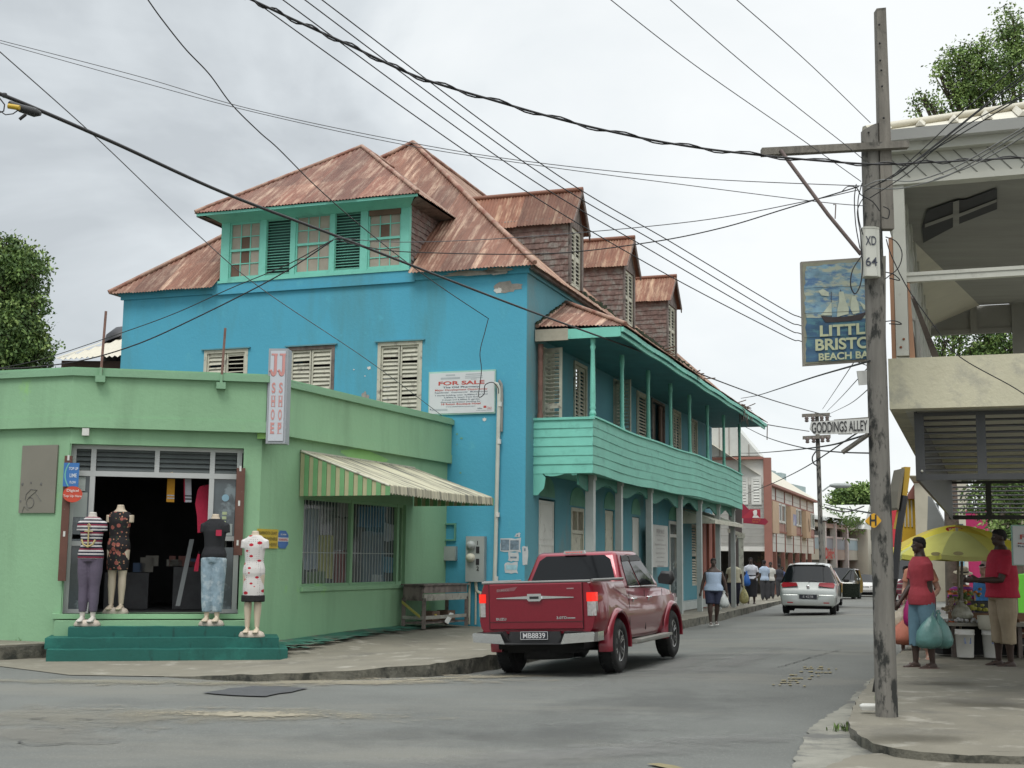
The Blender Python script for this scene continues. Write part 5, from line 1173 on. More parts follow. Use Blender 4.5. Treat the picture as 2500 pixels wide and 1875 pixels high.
VB = thing('veranda_building', 'cream and white building with open upper veranda and dark hanging louvres at the right', 'building', (VF.o.x, VF.o.y, 0))
DEP = 12.0
b = MB(); b.fbox(VF, 0, 3.8, -.16, 0, 3.0, 3.505); b.fbox(VF, 0, .14, -DEP, -.16, 3.0, 3.505); b.build('balcony_wall', m_crm, VB)
b = MB(); b.fbox(VF, .14, 3.8, -DEP, -.16, 3.0, 3.12); b.build('floor_slab', m_vw, VB)
b = MB(); [b.fbox(VF, 3.5, 3.75, -q_ - .25, -q_, .05, 3.0) for q_ in (.2, 4, 8, 11.5)]; b.build('column', m_crm, VB)
b = MB(); b.fbox(VF, .08, .20, -.16, -.03, 3.535, 5.30); b.build('corner_post', m_vw, VB); b = MB(); b.fbox(VF, 3.5, 3.66, -.16, -.03, 3.5, 5.30)
b.build('corner_post', m_vw, VB)
b = MB(); b.fbox(VF, .035, .075, -.12, -.04, 3.5, 4.75); b.prism([VF(.205, -.04, 3.5), VF(.255, -.04, 3.5), VF(.225, -.04, 4.27), VF(.205, -.04, 4.27)], tuple(VF.n * -.08)); b.build('tan_trim', m_copper, VB)
b = MB()
for (sx, sz) in ((.125, 3.62), (.155, 3.70)): b.ball(VF(sx, -.028, sz), (.014, .006, .014), 8)
b.build('rusty_bolt', mat('rust_spot', (.22, .08, .04), .9), VB)
b = MB(); b.fbox(VF, .2, 3.5, -.14, -.06, 4.285, 4.375); b.fbox(VF, .2, 3.5, -.15, -.05, 4.345, 4.38); b.build('handrail', m_vw, VB)
# lintel with diagonal boards
b = MB(); b.fbox(VF, 0, 3.8, -.16, -.03, 5.30, 5.66)
s = .02
while s < 3.6:
 for k in (0,):
  sg = 1 if (int(s / 1.28) % 2 == 0) else -1; x0, x1 = (s, s + .24 * 1) if sg == 1 else (s + .24, s)
  p = [VF(x1, -.024, 5.35), VF(x1 + .012, -.024, 5.35), VF(x0 + .012, -.024, 5.62), VF(x0, -.024, 5.62)]
  b.add(p, [(0, 1, 2, 3)], 1)
 s += .16
b.fbox(VF, 0, 3.8, -.17, -.01, 5.285, 5.345)
b.build('lintel', [m_vw, mat('joint_shadow', (.16, .16, .14), .9)], VB)
b = MB(); b.fbox(VF, -.08, 3.8, -.1, .08, 5.60, 5.69); b.build('cornice', m_vw, VB)
b = MB(); b.prism([VF(-.13, .08, 5.69), VF(-.13, .18, 5.69), VF(-.13, .22, 5.79), VF(-.13, .08, 5.79)], tuple(VF.d * 4.0)); b.build('gutter', mat('gutter_white', (.54, .54, .52), .4, .04), VB)
b = MB(); b.fbox(VF, 0, .12, -DEP, -.16, 5.5, 5.66); b.build('side_lintel', m_vw, VB)
# roof: low hip, ribbed sheet
ez, ap_ = 5.80, (3.2, -3.6, 5.80 + 3.6 * math.tan(R(21.5)))
e00, e10 = VF(-.15, .17, ez), VF(4.2, .17, ez); e01 = VF(-.15, -DEP, ez); rA = VF(3.4, -3.5, ap_[2]); rB = VF(9, -3.5, ap_[2])
b = MB(); b.quad(e00, e10, rB, rA); b.quad(e00, rA, VF(3.4, -DEP, ap_[2]), e01)
for i in range(12):
 t = (i + .5) * .32 - .1; f_ = min(1, (t + .22) / 3.6)
 p = VF(t, .22, ez); q = VF(t, .22 - 3.72 * f_, ez + (ap_[2] - ez) * f_)
 for (dx_, dz_) in ((0, 0),): b.prism([p + VF.d * -.045, p + VF.d * .045, p + Vector((0, 0, .05))], tuple(q - p))
b.build('roof', m_vroof, VB)
b = MB(); b.tube([e00 + Vector((0, 0, .03)), rA + Vector((0, 0, .05))], .045, 6); b.build('ridge_capping', m_vroof, VB)
# white roof lantern at the frame edge
b = MB(); b.fbox(VF, 2.05, 2.9, -2.3, -1.6, 6.1, 7.52); b.fbox(VF, 2.0, 2.95, -2.35, -1.55, 7.46, 7.58); b.build('roof_lantern', m_vw, VB)
# ceiling rising to the back
zb_t = VF.hit(0, 2380, 746, -DEP)[1]; zb_b = VF.hit(0, 2380, 814, -DEP)[1]
cf = lambda s, n: VF(s, n, 5.64 + (zb_t - 5.64) * (-n) / DEP)
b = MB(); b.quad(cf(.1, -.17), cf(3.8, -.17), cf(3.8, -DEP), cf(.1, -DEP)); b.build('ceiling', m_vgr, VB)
def onceil(x, y):
 d = ray('7', x, y) if False else ray(7, x, y); p0 = cf(.1, -.17); nn_ = (cf(5.6, -.17) - p0).cross(cf(.1, -DEP) - p0); t = (p0 - CAM).dot(nn_) / d.dot(nn_); return CAM + d * t - Vector((0, 0, .02))
b = MB()
for q in ([(720, 890), (850, 845), (885, 845), (1020, 795), (1020, 885), (855, 950), (705, 1030), (700, 960)],): b.add([onceil(x, y) for x, y in q], [tuple(range(len(q)))])
vent = b.build('ceiling_opening', mat('ceiling_hole', (.03, .03, .032), .8), VB)
b = MB()
for q in (((712, 945), (835, 900), (835, 915), (712, 960)), ((858, 900), (1018, 838), (1018, 850), (858, 915)), ((832, 850), (858, 842), (858, 950), (832, 965))): b.add([onceil(x, y) - Vector((0, 0, .012)) for x, y in q], [(0, 1, 2, 3)])
b.build('opening_bar', m_vgr, vent)
# back end: lintel, posts, low wall; trees show through
s0 = VF.hit(0, 2287, 800, -DEP)[0]; s1 = VF.hit(0, 2471, 800, -DEP)[0]
b = MB(); b.fbox(VF, .0, 6, -DEP - .1, -DEP, zb_b, zb_b + .09); b.fbox(VF, 0, 3.8, -DEP - .08, -DEP - .03, zb_b + .09, zb_t); b.fbox(VF, s1, s1 + .35, -DEP - .12, -DEP + .02, 3, zb_t); sm = VF.hit(0, 2378, 800, -DEP)[0]; b.fbox(VF, sm - .06, sm + .06, -DEP - .02, -DEP + .04, zb_b, zb_t); b.fbox(VF, 0, 3.8, -DEP - .1, -DEP, 3, 3.6)
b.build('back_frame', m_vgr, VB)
b = MB()   # street side posts seen from within
for k in range(9):
 n = -1.3 - k * 1.27; b.fbox(VF, .0, .13, n - .34, n, 3.5, 5.8 + (zb_t - 5.8) * (-n) / DEP)
b.build('side_post', m_vw, VB)
b = MB(); b.tube([VF(.28, -.6, 3.5), VF(.26, -.6, 3.98), VF(.22, -.6, 4.0)], .025, 6); b.build('pipe', m_vgr, VB)
b = MB()
for k in range(7):
 n = -.8 - k * .45; b.prism([VF(.16, n, 3.9 - k * .06), VF(.21, n, 3.9 - k * .06), VF(.30, n - .45, 3.5), VF(.24, n - .45, 3.5)], (0, 0, .05))
b.prism([VF(.22, -.5, 4.2), VF(.26, -.5, 4.2), VF(.52, -1.0, 3.5), VF(.44, -1.0, 3.5)], (0, .03, .03)); b.build('broken_rail', m_woodgrey, VB)
# hanging louvre panels below the slab
def louvre_panel(name, n, s0, s1, z0, z1, cols, pitch, st=.055):
 b = MB(); b.fbox(VF, s0, s1, n - .04, n, z0, z0 + st * 1.1); b.fbox(VF, s0, s1, n - .04, n, z1 - st * .7, z1)
 for x in cols: b.fbox(VF, x[0], x[1], n - .038, n + .003, z0, z1)
 z = z0 + st * 1.6
 while z < z1 - st * .8:
  a_ = VF(s0, n, z); e_ = VF(s1, n, z); up = Vector((0, 0, pitch * .42)); bk = VF.n * -.05
  b.hexa([a_, e_, e_ + bk, a_ + bk, a_ + up * .3 , e_ + up * .3, e_ + bk + up, a_ + bk + up]); z += pitch
 return b.build(name, m_lv, VB)
sa, za = VF.hit('r', 755, 290, -.28); sb, _ = VF.hit('r', 885, 290, -.28); sc_, _ = VF.hit('r', 1590, 250, -.28); sd, _ = VF.hit('r', 1720, 250, -.28)
louvre_panel('louvre_panel', -.28, sa, 3.7, za, 2.99, [(sa, sb), (sc_, sd), (sd + (sc_ - sb), sd + (sc_ - sb) + .1)], .062)
s2, z2 = VF.hit('r', 1235, 820, -DEP); s3, _ = VF.hit('r', 1700, 600, -DEP); s4, _ = VF.hit('r', 1775, 600, -DEP)
louvre_panel('louvre_panel', -DEP, s2 + .0, 5, z2, 3.0 + (2.99 - 3.0), [(s2 - .05, s2 + .02), (s3, s4)], .078, .07)
b = MB(); b.hexa([VF(sa, -.3, za), VF(sa + .03, -.3, za), VF(s2 + .03, -DEP, z2), VF(s2, -DEP, z2), VF(sa, -.3, 3.0), VF(sa + .03, -.3, 3.0), VF(s2 + .03, -DEP, 3.0), VF(s2, -DEP, 3.0)]); b.build('side_louvre', m_lv, VB)
b = MB(); b.ball(VF(sa + .06, -.27, za + .09), .014, 8); b.build('bolt', m_vw, VB)

# ================================================================ the near utility pole
m_pole = mat('old_pole_wood', (.185, .175, .155), .9, .22, 3, .6, 30, stretch=(6, 6, .5), dirt=((.03, .031, .028), .52, .60, 2.6, (2.6, 2.6, 1.1)), dirt2=((.30, .29, .24), .70, .76, 8))
m_tim = mat('grey_pole_timber', (.19, .175, .15), .9, .28, 3, .5, 40, stretch=(5, 5, .6), dirt=((.05, .05, .045), .58, .68, 4))
PY = 11.9
UPo = thing('utility_pole', 'tall weathered wooden utility pole with crossarm standing on the right corner pavement', 'utility pole', tuple(D(0, 2165, 1733, PY)))
pb = D(0, 2165, 1733, PY); pt = D(7, 478, 545, PY); pb.z -= .2
rr = random.Random(3); b = MB(); n = 44; rings = []
for i in range(n + 1):
 t = i / n; c = pb.lerp(pt, t); r_ = .096 - .012 * t; ring = []
 for k in range(14):
  an = 2 * math.pi * k / 14; q = r_ * (1 + .05 * noise.noise(Vector((k * .9, t * 5, 0)))) * (1.06 if k % 7 in (0, 1) else 1); ring.append(c + Vector((q * math.cos(an), q * math.sin(an), 0)))
 rings.append(ring)
for p in rings[-1]: p.z += (p.x - pt.x) * .5
b.loft(rings); b.build('pole', m_pole, UPo)
a_, e_ = D(7, 522, 45, PY - .02), D(7, 549, 980, PY - .02); b = MB()
for (P_, Q_, w_) in ((e_, a_, .06),):
 ax = (Q_ - P_); b.hexa([P_ + Vector((-w_, -.05, 0)), P_ + Vector((w_, -.05, 0)), P_ + Vector((w_, .05, 0)), P_ + Vector((-w_, .05, 0)), Q_ + Vector((-w_ * .8, -.05, 0)), Q_ + Vector((w_ * .7, -.05, .01)), Q_ + Vector((w_ * .7, .05, .01)), Q_ + Vector((-w_ * .8, .05, 0))])
b.build('extension_timber', m_tim, UPo)
b = MB()
for (x, y) in ((472, 565), (530, 368), (537, 503), (518, 105), (520, 185), (522, 258), (527, 300)): b.ball(D(7, x, y, PY - .09), .011, 6)
b.build('bolt_hole', m_dark, UPo)
a_, e_ = D(7, 15, 650, PY - .1), D(7, 640, 619, PY - .1); b = MB(); b.hexa([a_ + Vector((0, -.04, -.035)), e_ + Vector((0, -.04, -.03)), e_ + Vector((0, .04, -.03)), a_ + Vector((0, .04, -.035)), a_ + Vector((0, -.04, .035)), e_ + Vector((0, -.04, .035)), e_ + Vector((0, .04, .035)), a_ + Vector((0, .04, .035))]); b.build('crossarm', m_tim, UPo)
b = MB(); b.tube([D(7, 97, 640, PY - .14), D(7, 120, 672, PY - .15), D(7, 300, 915, PY - .15), D(7, 440, 1085, PY - .1)], .019, 6); b.tube([D(7, 330, 932, PY - .15), D(7, 333, 872, PY - .15), D(7, 322, 872, PY - .15)], .006, 5); b.build('brace', mat('rusty_brace', (.17, .13, .12), .7, .2, 8), UPo)
# number box on the pole
nbx = thing('pole_box', 'white metal box stencilled XD 64 strapped to the near pole', 'box', tuple(D(7, 488, 1070, PY - .13)))
a_, e_ = D(7, 450, 972, PY - .18), D(7, 527, 1172, PY - .18); b = MB(); w_ = .02
pf = [(a_.x, a_.y + .12), (a_.x, a_.y + .02), (a_.x + .02, a_.y - .0), (e_.x - .045, a_.y), (e_.x - .02, a_.y + .025), (e_.x, a_.y + .03), (e_.x, a_.y + .12)]
b.prism([(x, y, e_.z) for x, y in pf], (0, 0, a_.z - e_.z)); b.build('case', mat('box_cream', (.56, .56, .50), .4, .04, 3), nbx)
b = MB(); b.prism([(x * 1.0, y - .004, a_.z) for x, y in pf], (0, 0, .015)); b.prism([(x, y - .004, e_.z - .012) for x, y in pf], (0, 0, .012)); b.build('rim', m_vw, nbx)
b = MB(); cxx = (a_.x + e_.x) / 2 - .012; put_text(b, 'XD', (cxx, a_.y - .002, a_.z - .12), (1, 0, 0), (0, 0, 1), .085, .10, .012); put_text(b, '64', (cxx, a_.y - .002, a_.z - .32), (1, 0, 0), (0, 0, 1), .085, .11, .012); b.build('lettering', mat('stencil_black', (.045, .05, .07), .6), nbx)
# street name plate
m_pw = mat('plate_white', (.54, .54, .51), .5, .03)
stn = thing('street_sign', 'white arrow ended street name plate reading Goddings Alley on the near pole', 'sign', tuple(D(6, 1200, 260, PY - .15)))
def at6(x, y, dy=.15): return D(6, x, y, PY - dy)
b = MB(); b.prism([at6(905, 268), at6(915, 220), at6(1303, 196), at6(1303, 297), at6(935, 305)], (0, .015, 0)); b.build('plate', m_pw, stn)
b = MB(); c_ = (at6(917, 262) + at6(1293, 245)) / 2; put_text(b, 'GODDINGS ALLEY', c_ + Vector((0, -.003, 0)), at6(1293, 245) - at6(917, 262), (0, 0, 1), .098, (at6(1293, 245) - at6(917, 262)).length, .012); b.build('lettering', mat('plate_black', (.02, .02, .022), .5), stn)
b = MB(); b.prism([at6(1070, 205, .1), at6(1300, 188, .1), at6(1300, 196, .1), at6(1070, 212, .1)], (0, .02, 0)); b.prism([at6(1100, 300, .1), at6(1190, 299, .1), at6(1190, 304, .1), at6(1100, 305, .1)], (0, .02, 0)); b.build('back_rail', m_tim, stn)
ws = thing('wooden_strut', 'short grey wooden strut sticking out of the near pole under the street sign', 'strut', tuple(at6(1300, 305)))
b = MB(); a_, e_ = at6(1125, 428, .06), at6(1305, 302, .06); b.tube([a_, e_], .022, 4, smooth=False); b.build('strut', m_tim, ws)
hs = thing('hospital_sign', 'small yellow diamond sign with a black H on the near pole', 'sign', tuple(at6(1333, 886)))
b = MB(); b.prism([at6(*q, .12) for q in ((1279, 888), (1322, 845), (1338, 838), (1352, 845), (1387, 884), (1387, 892), (1352, 930), (1338, 937), (1322, 930), (1279, 894))], (0, .01, 0)); b.build('plate', mat('sign_amber', (.62, .33, .015), .45, .03), hs)
b = MB()
for q in (((1309, 850), (1320, 849), (1320, 923), (1309, 924)), ((1344, 847), (1355, 846), (1355, 922), (1344, 922)), ((1320, 880), (1344, 879), (1344, 893), (1320, 894))): b.add([at6(x, y, .123) for x, y in q], [(0, 1, 2, 3)])
b.build('lettering', mat('plate_black2', (.02, .02, .02), .5), hs)
# painted beach bar board behind the pole
LB = 12.35
def lb_(x, y, dy=0): return CAM + (_f + AX * ((1850 + x * .18083 - 1250) / FPX) - UP * ((620 + y * .18083 - 937.5) / FPX)) * 1 if False else (lambda d: CAM + d * ((LB - dy) / d.y))(_f + AX * ((1850 + x * .18083 - 1250) / FPX) - UP * ((620 + y * .18083 - 937.5) / FPX))
bs = thing('beach_bar_sign', 'hand painted wooden bar sign with a sailing ship behind the near pole', 'sign', tuple(lb_(1100, 800)))
b = MB(); b.prism([lb_(583, 105), lb_(1730, 25), lb_(1730, 1430), lb_(617, 1510)], (0, .05, 0)); b.build('frame', mat('bs_frame', (.27, .25, .21), .8, .1, 5), bs)
m_bsky = mat('painted_sky', (.19, .32, .40), .7, .35, 6, dirt=((.40, .43, .33), .47, .57, 6, (1, 1, 2.4)), dirt2=((.09, .18, .32), .52, .62, 8, (1, 1, 3)))
m_bsea = mat('painted_sea', (.045, .11, .19), .7, .35, 6, dirt=((.08, .20, .24), .50, .6, 7, (1, 1, 3)))
m_bedge = mat('painted_edge', (.27, .27, .20), .8, .2, 5)
b = MB(); b.add([lb_(*q, .006) for q in ((605, 128), (1705, 50), (1705, 1408), (637, 1485))], [(0, 1, 2, 3)]); b.build('weathered_edge', m_bedge, bs)
rr = random.Random(5)
def wob(p0, p1, n=12, a_=14): return [(p0[0] + (p1[0] - p0[0]) * i / n + rr.uniform(-a_, a_), p0[1] + (p1[1] - p0[1]) * i / n + rr.uniform(-a_, a_)) for i in range(n)]
b = MB(); q = wob((655, 160), (1680, 90)) + wob((1690, 100), (1690, 870)) + wob((1690, 870), (650, 862), 12, 2) + wob((645, 850), (640, 170), 10, 20); b.add([lb_(x, y, .010) for x, y in q], [tuple(range(len(q)))]); b.build('painted_sky', m_bsky, bs)
b = MB(); q = wob((650, 862), (1690, 870), 12, 2) + wob((1690, 870), (1690, 1390)) + wob((1680, 1400), (690, 1455)) + wob((650, 1450), (650, 862), 10, 14); b.add([lb_(x, y, .011) for x, y in q], [tuple(range(len(q)))]); b.build('painted_sea', m_bsea, bs)
b = MB(); b.add([lb_(x, y, .016) for x, y in ((850, 832), (1000, 852), (1150, 850), (1300, 830), (1440, 790), (1620, 740), (1440, 830), (1400, 890), (1250, 905), (1080, 920), (920, 925), (885, 890))], [tuple(range(12))])
for (x, y0, y1) in ((992, 510, 850), (1118, 480, 850), (1300, 550, 830)): b.add([lb_(x - 4, y0, .015), lb_(x + 4, y0, .015), lb_(x + 4, y1, .015), lb_(x - 4, y1, .015)], [(0, 1, 2, 3)])
b.build('painted_hull', mat('paint_brown', (.045, .035, .035), .7), bs)
b = MB()
for q in ([(995, 650), (1000, 830), (850, 825), (900, 770)], [(1095, 510), (1155, 505), (1190, 640), (1230, 740), (1225, 810), (1070, 850), (1075, 740), (1100, 640)], [(1275, 570), (1320, 570), (1360, 680), (1375, 790), (1290, 815), (1250, 740), (1255, 650)], [(1375, 640), (1475, 710), (1480, 740), (1430, 750)], [(820, 500), (880, 470), (960, 520), (960, 570), (860, 560)]): b.add([lb_(x, y, .018) for x, y in q], [tuple(range(len(q)))])
b.build('painted_sail', mat('paint_sail', (.50, .54, .42), .7, .15, 8), bs)
b = MB()
for t, x0, x1, y, h_ in (('LITTLE', 830, 1560, 1038, 150), ('BRISTOL', 770, 1630, 1225, 158), ('BEACH BAR', 815, 1580, 1388, 100)):
 a_, e_ = lb_(x0, y + 10), lb_(x1, y - 35); put_text(b, t, (a_ + e_) / 2 + Vector((0, -.02, 0)), e_ - a_, (0, 0, 1), (lb_(x0, y) - lb_(x0, y + h_)).length * 1.0, (e_ - a_).length, .03)
b.build('lettering', mat('paint_letter', (.47, .50, .32), .7, .1, 10), bs)
b = MB()
for y in (460, 800, 1130): b.add([lb_(628, y, .019), lb_(1690, y - 45, .019), lb_(1690, y - 40, .019), lb_(628, y + 5, .019)], [(0, 1, 2, 3)])
b.build('board_joint', m_dark, bs)
b = MB(); b.prism([lb_(1340, 1580), lb_(1500, 1572), lb_(1500, 1760), lb_(1370, 1770)], (0, .02, 0)); tag(b.build('small_plate', m_pw), 'small pale blank plate just under the painted beach bar sign', 'plate')
# leaning yellow roadside sign on a black post
yl = thing('leaning_sign', 'leaning yellow edged sign board on a black post behind the near pole', 'sign', tuple(G('h', 1563, 400)))
def ry(x, y, Y=12.7): return D('r', x, y, Y)
b = MB(); pbs = G('h', 1565, 398, .05); b.tube([pbs, ry(470, 1600), ry(525, 960), ry(600, 500)], .034, 6, smooth=False); b.build('post', mat('post_black', (.02, .02, .022), .5), yl)
b = MB(); b.prism([ry(605, 108), ry(680, 112), ry(668, 250), ry(575, 945), ry(495, 945), ry(560, 600)], (0, .12, 0)); b.build('board_edge', mat('sign_ochre', (.50, .31, .03), .6, .06, 4), yl)
b = MB(); b.prism([ry(575, 130, 12.66), ry(603, 130, 12.66), ry(520, 690, 12.66), ry(500, 660, 12.66), ry(512, 430, 12.66)], (0, .3, 0)); b.build('board_back', mat('sign_back_grey', (.20, .18, .14), .8), yl)
# rubbish and weeds at the foot of the pole
m_weed = mat('weed_leaf', (.09, .15, .03), .8, .3, 20)
def weeds(c, n, h, seed, label):
 rr = random.Random(seed); b = MB(); c = Vector(c)
 for i in range(n):
  a_ = rr.uniform(0, 6.28); p = c + Vector((rr.gauss(0, h * .7), rr.gauss(0, h * .5), 0)); d_ = Vector((math.cos(a_), math.sin(a_), 0)); hh = h * rr.uniform(.4, 1.1); t = p + d_ * hh * rr.uniform(.2, .8) + Vector((0, 0, hh)); s_ = Vector((-d_.y, d_.x, 0)) * hh * .13
  b.add([p - s_ * .5, p + s_ * .5, p.lerp(t, .6) + s_ + Vector((0, 0, .1 * hh)), t, p.lerp(t, .6) - s_ + Vector((0, 0, .1 * hh))], [(0, 1, 2, 3, 4)])
 return tag(b.build('weeds', m_weed), label, 'weeds', kind='stuff')
weeds(G('h', 1452, 545, 0), 60, .09, 1, 'green weeds growing against the right kerb'); weeds(G('g', 495, 226, 0), 16, .05, 2, 'tiny weeds at the foot of the green steps'); weeds(G('g', 2075, 240, 0), 40, .10, 3, 'weeds growing on the kerb behind the truck'); weeds(G('h', 1600, 420, .14), 30, .07, 4, 'moss and weeds at the pole foot'); weeds(G('g', 95, 150, .2), 20, .06, 5, 'tiny weeds against the green wall at the left')
rbx = thing('foam_box', 'crushed white foam food box at the foot of the near pole', 'box', tuple(G('h', 1545, 445, .15)))
c = G('h', 1545, 448, .15); b = MB(); b.loft([[c + Vector((x * k, y * k * .8, z)) for x, y in ((-.09, -.05), (.09, -.06), (.10, .05), (-.08, .06))] for k, z in ((.85, 0), (1, .03), (.98, .04), (.7, .055))], smooth=False); b.build('lid', m_white, rbx)
# ================================================================ street beyond
def road_at(zk, x, y): return G2(zk, x, y, 0)
m_lap = mat('white_boards', (.62, .61, .57), .7, .05, 2); m_fargl = mat('far_window', (.05, .06, .065), .15, .2, 1); m_awall = mat('cream_far', (.47, .45, .37), .8, .06, 1)
m_iron = mat('pale_iron', (.52, .53, .50), .5, .08, 1.5); m_irony = mat('cream_iron_roof', (.50, .47, .38), .55, .07, 1.5); m_trim = mat('salmon_trim', (.29, .13, .10), .7, .08, 2); m_pinkp = mat('pink_panel', (.36, .20, .17), .7, .1, 2)
kc = D(6, 612, 1395, 72); KF = Fr((kc.x, kc.y), (.335, .942), 1); KG = Fr((kc.x, kc.y), (-.942, .335), -1)
KB = thing('arcade_shop', 'white boarded two storey shop with salmon pillars and street arcade beyond the blue house', 'shop', (kc.x, kc.y, GZ(72)))
zE = KF.hit('k', 710, 205)[1]; zB_ = KF.hit('k', 715, 1085)[1]; LK_ = KF.hit('k', 1300, 445)[0]; gb = GZ(72)
b = MB(); b.fbox(KF, 0, LK_, -8, -.0, zB_, zE); b.fbox(KG, 0, 9, -.3, 0, zB_ + .25, KG.hit(6, 600, 475)[1]); b.build('wall', m_lap, KB)
b = MB()
for i in range(1, 9): z = zB_ + .1 + (zE - zB_) * i / 9.5; b.fbox(KF, 0, LK_, 0, .012, z, z + .03); b.fbox(KG, 0, 9, 0, .012, z - .05, z - .02)
b.build('board_joint', mat('joint_grey', (.42, .40, .37), .8), KB)
b = MB(); b.fbox(KF, -.1, .2, -.05, .36, gb + .1, KF.hit('k', 670, -190, .2)[1]); b.fbox(KF, -.2, .3, -.12, .43, gb, gb + .55); b.fbox(KG, .05, 9, -.02, .35, KG.hit(6, 600, 475)[1], KG.hit(6, 600, 475)[1] + .14)
b.fbox(KF, 0, LK_, -.1, .35, zE - .02, zE + .12); b.build('corner_pillar', m_trim, KB)
npil = 7
for i in range(1, npil):
 s = LK_ * i / (npil - .2); b = MB(); b.fbox(KF, s - .12, s + .12, -.14, .12, GZ(72 + s) , zB_); b.build('pillar', m_trim, KB)
for (x, wd) in ((535, .5), (1020, .1)): 
 pass
b = MB()
for i in range(0, 7): s = .2 + (LK_ - .3) * i / 6; b.fbox(KF, s - .07, s + .07, 0, .05, zB_, zE)
zm1, zm2 = zB_ + (zE - zB_) * .32, zB_ + (zE - zB_) * .78
b.fbox(KF, 0, LK_, 0, .055, zm1 - .06, zm1 + .04); b.fbox(KF, 0, LK_, 0, .055, zm2, zm2 + .1); b.build('trim', m_trim, KB)
pw = LK_ / 6
for i in range(6):
 s0 = pw * i + .25
 if i % 2 == 0: b = MB(); b.fbox(KF, s0 + .5, s0 + pw - .9, .02, .32, zm1 - .15, zm2 - .05); b.build('bay_panel', mat('tan_panel', (.50, .36, .24), .7, .06, 2), KB)
 else:
  b = MB(); b.fbox(KF, s0, s0 + pw - .5, .02, .04, zm1, zm1 + .5); b.build('panel', m_pinkp, KB)
  for k in (0, 1): b = MB(); frame_rect(b, KF, s0 + .2 + k * 1.8, s0 + 1.8 + k * 1.8, zm1 + .55, zm2, .03, .09, .12); w_ = b.build('window', m_white, KB); b = MB(); b.fbox(KF, s0 + .3 + k * 1.8, s0 + 1.7 + k * 1.8, .02, .05, zm1 + .6, zm2 - .05); b.build('pane', m_louvg, w_)
b = MB(); b.fbox(KF, pw * 2 + 1.7, pw * 2 + 3.2, .325, .33, zm1 + .5, zm2 - .5); b.build('poster', mat('poster_lilac', (.26, .27, .42), .6, .3, 1.2, dirt=((.45, .47, .5), .5, .52, .8)), KB)
b = MB(); b.prism([KF(pw * 4 + 2.2, .33, zm1 + .3), KF(pw * 4 + 2.5, .33, zm1 + .3), KF(pw * 4 + 2.1, .33, zm2 - .5), KF(pw * 4 + 1.9, .33, zm2 - .7)], tuple(KF.n * .01)); b.build('painted_stroke', m_brown, KB)
# shutters on the gable face
for k, (x0, x1) in enumerate(((440, 487), (512, 577))):
 sA_, zT_ = KG.hit(6, x1, 592); sB_, zb2 = KG.hit(6, x0, 780); louvre_part = MB(); louvre_leaf(louvre_part, KG, sA_, sB_, zb2, zT_, .02, .16, .08, 0, 0, .12, False); louvre_part.build('shutter', m_white, KB)
# roofs
rz = zE + .1; b = MB(); b.quad(KF(.3, .35, rz), KF(LK_, .35, rz), KF(LK_ * .86, -4, rz + 3.0), KF(-2.2, -4, rz + 3.0)); b.build('roof', m_irony, KB)
hs_, hz_ = KG.hit(6, 575, 452); hs2, hz2 = KG.hit(6, 235, 140); b = MB(); b.prism([KG(hs_, .3, hz_), KG(hs2, .3, hz2 + .8), KG(hs2 + 5, .3, hz_)], tuple(-KG.n * 2.2)); b.build('roof', m_iron, KB)
b = MB()
for i in range(14):
 s = hs_ + .6 + i * .55; top = hz_ + (hz2 + .8 - hz_) * min(1, (s - hs_) / (hs2 - hs_)) if s < hs2 else hz_ + (hz2 + .8 - hz_) * max(0, 1 - (s - hs2) / 5); b.fbox(KG, s, s + .05, .3, .34, hz_, max(top - .1, hz_ + .05))
b.build('roof_rib', mat('rib_grey', (.3, .28, .25), .7), KB)
# under the arcade
b = MB(); b.quad(KF(0, -5, gb), KF(LK_, -5, gb), KF(LK_, -5, zB_), KF(0, -5, zB_)); b.quad(KG(0, -6, gb), KG(9, -6, gb), KG(9, -6, zB_), KG(0, -6, zB_)); b.build('shopfront', mat('shopfront_dark', (.07, .065, .06), .6, .5, 1.2, dirt=((.22, .21, .12), .55, .6, 1.2), dirt2=((.25, .12, .10), .6, .65, 2)), KB)
# red arrow boards
def kpl(name, label, pts, Y, m, txt=None):
 o = thing(name, label, 'sign', tuple(D('k', *pts[0], Y))); b = MB(); b.prism([D('k', *p, Y) for p in pts], (0, .08, 0)); b.build('plate', m, o); return o
m_kred = mat('signboard_red', (.34, .02, .04), .5, .05); m_kdk = mat('signboard_dark_red', (.25, .012, .035), .5, .05)
o = kpl('shop_sign', 'large dark red diamond shaped sign board beside the white gable', [(188, 640), (345, 430), (450, 535), (285, 675)], 63, m_kdk)
o = kpl('shop_sign', 'red shop sign panel with a white figure patch on the white gable', [(330, 640), (590, 632), (588, 517), (450, 513)], 66, m_kred)
b = MB(); q = lambda x, y: D('k', x, y, 65.9)
b.add([q(487, 545), q(510, 525), (q(540, 527)), q(545, 560), q(540, 590), q(520, 612), q(497, 590)], [tuple(range(7))]); b.add([q(480, 630), q(495, 600), q(550, 600), q(580, 630)], [(0, 1, 2, 3)]); b.build('figure_patch', m_lap, o)
o = kpl('shop_sign', 'dark red arrow shaped shop sign pointing right with gold lettering', [(360, 632), (655, 640), (697, 685), (655, 728), (360, 702)], 60, m_kdk)
b = MB(); [b.quad(*[D('k', x_, y_, 59.9) for x_, y_ in ((x0, y0), (x0 + w2, y0), (x0 + w2, y0 + 14), (x0, y0 + 14))]) for x0, y0, w2 in ((482, 648, 14), (502, 648, 30), (538, 649, 22), (566, 650, 24), (482, 680, 40), (530, 681, 30), (480, 664, 8), (575, 666, 8))]; b.build('faded_print', mat('gold_text', (.36, .09, .035), .5), o)
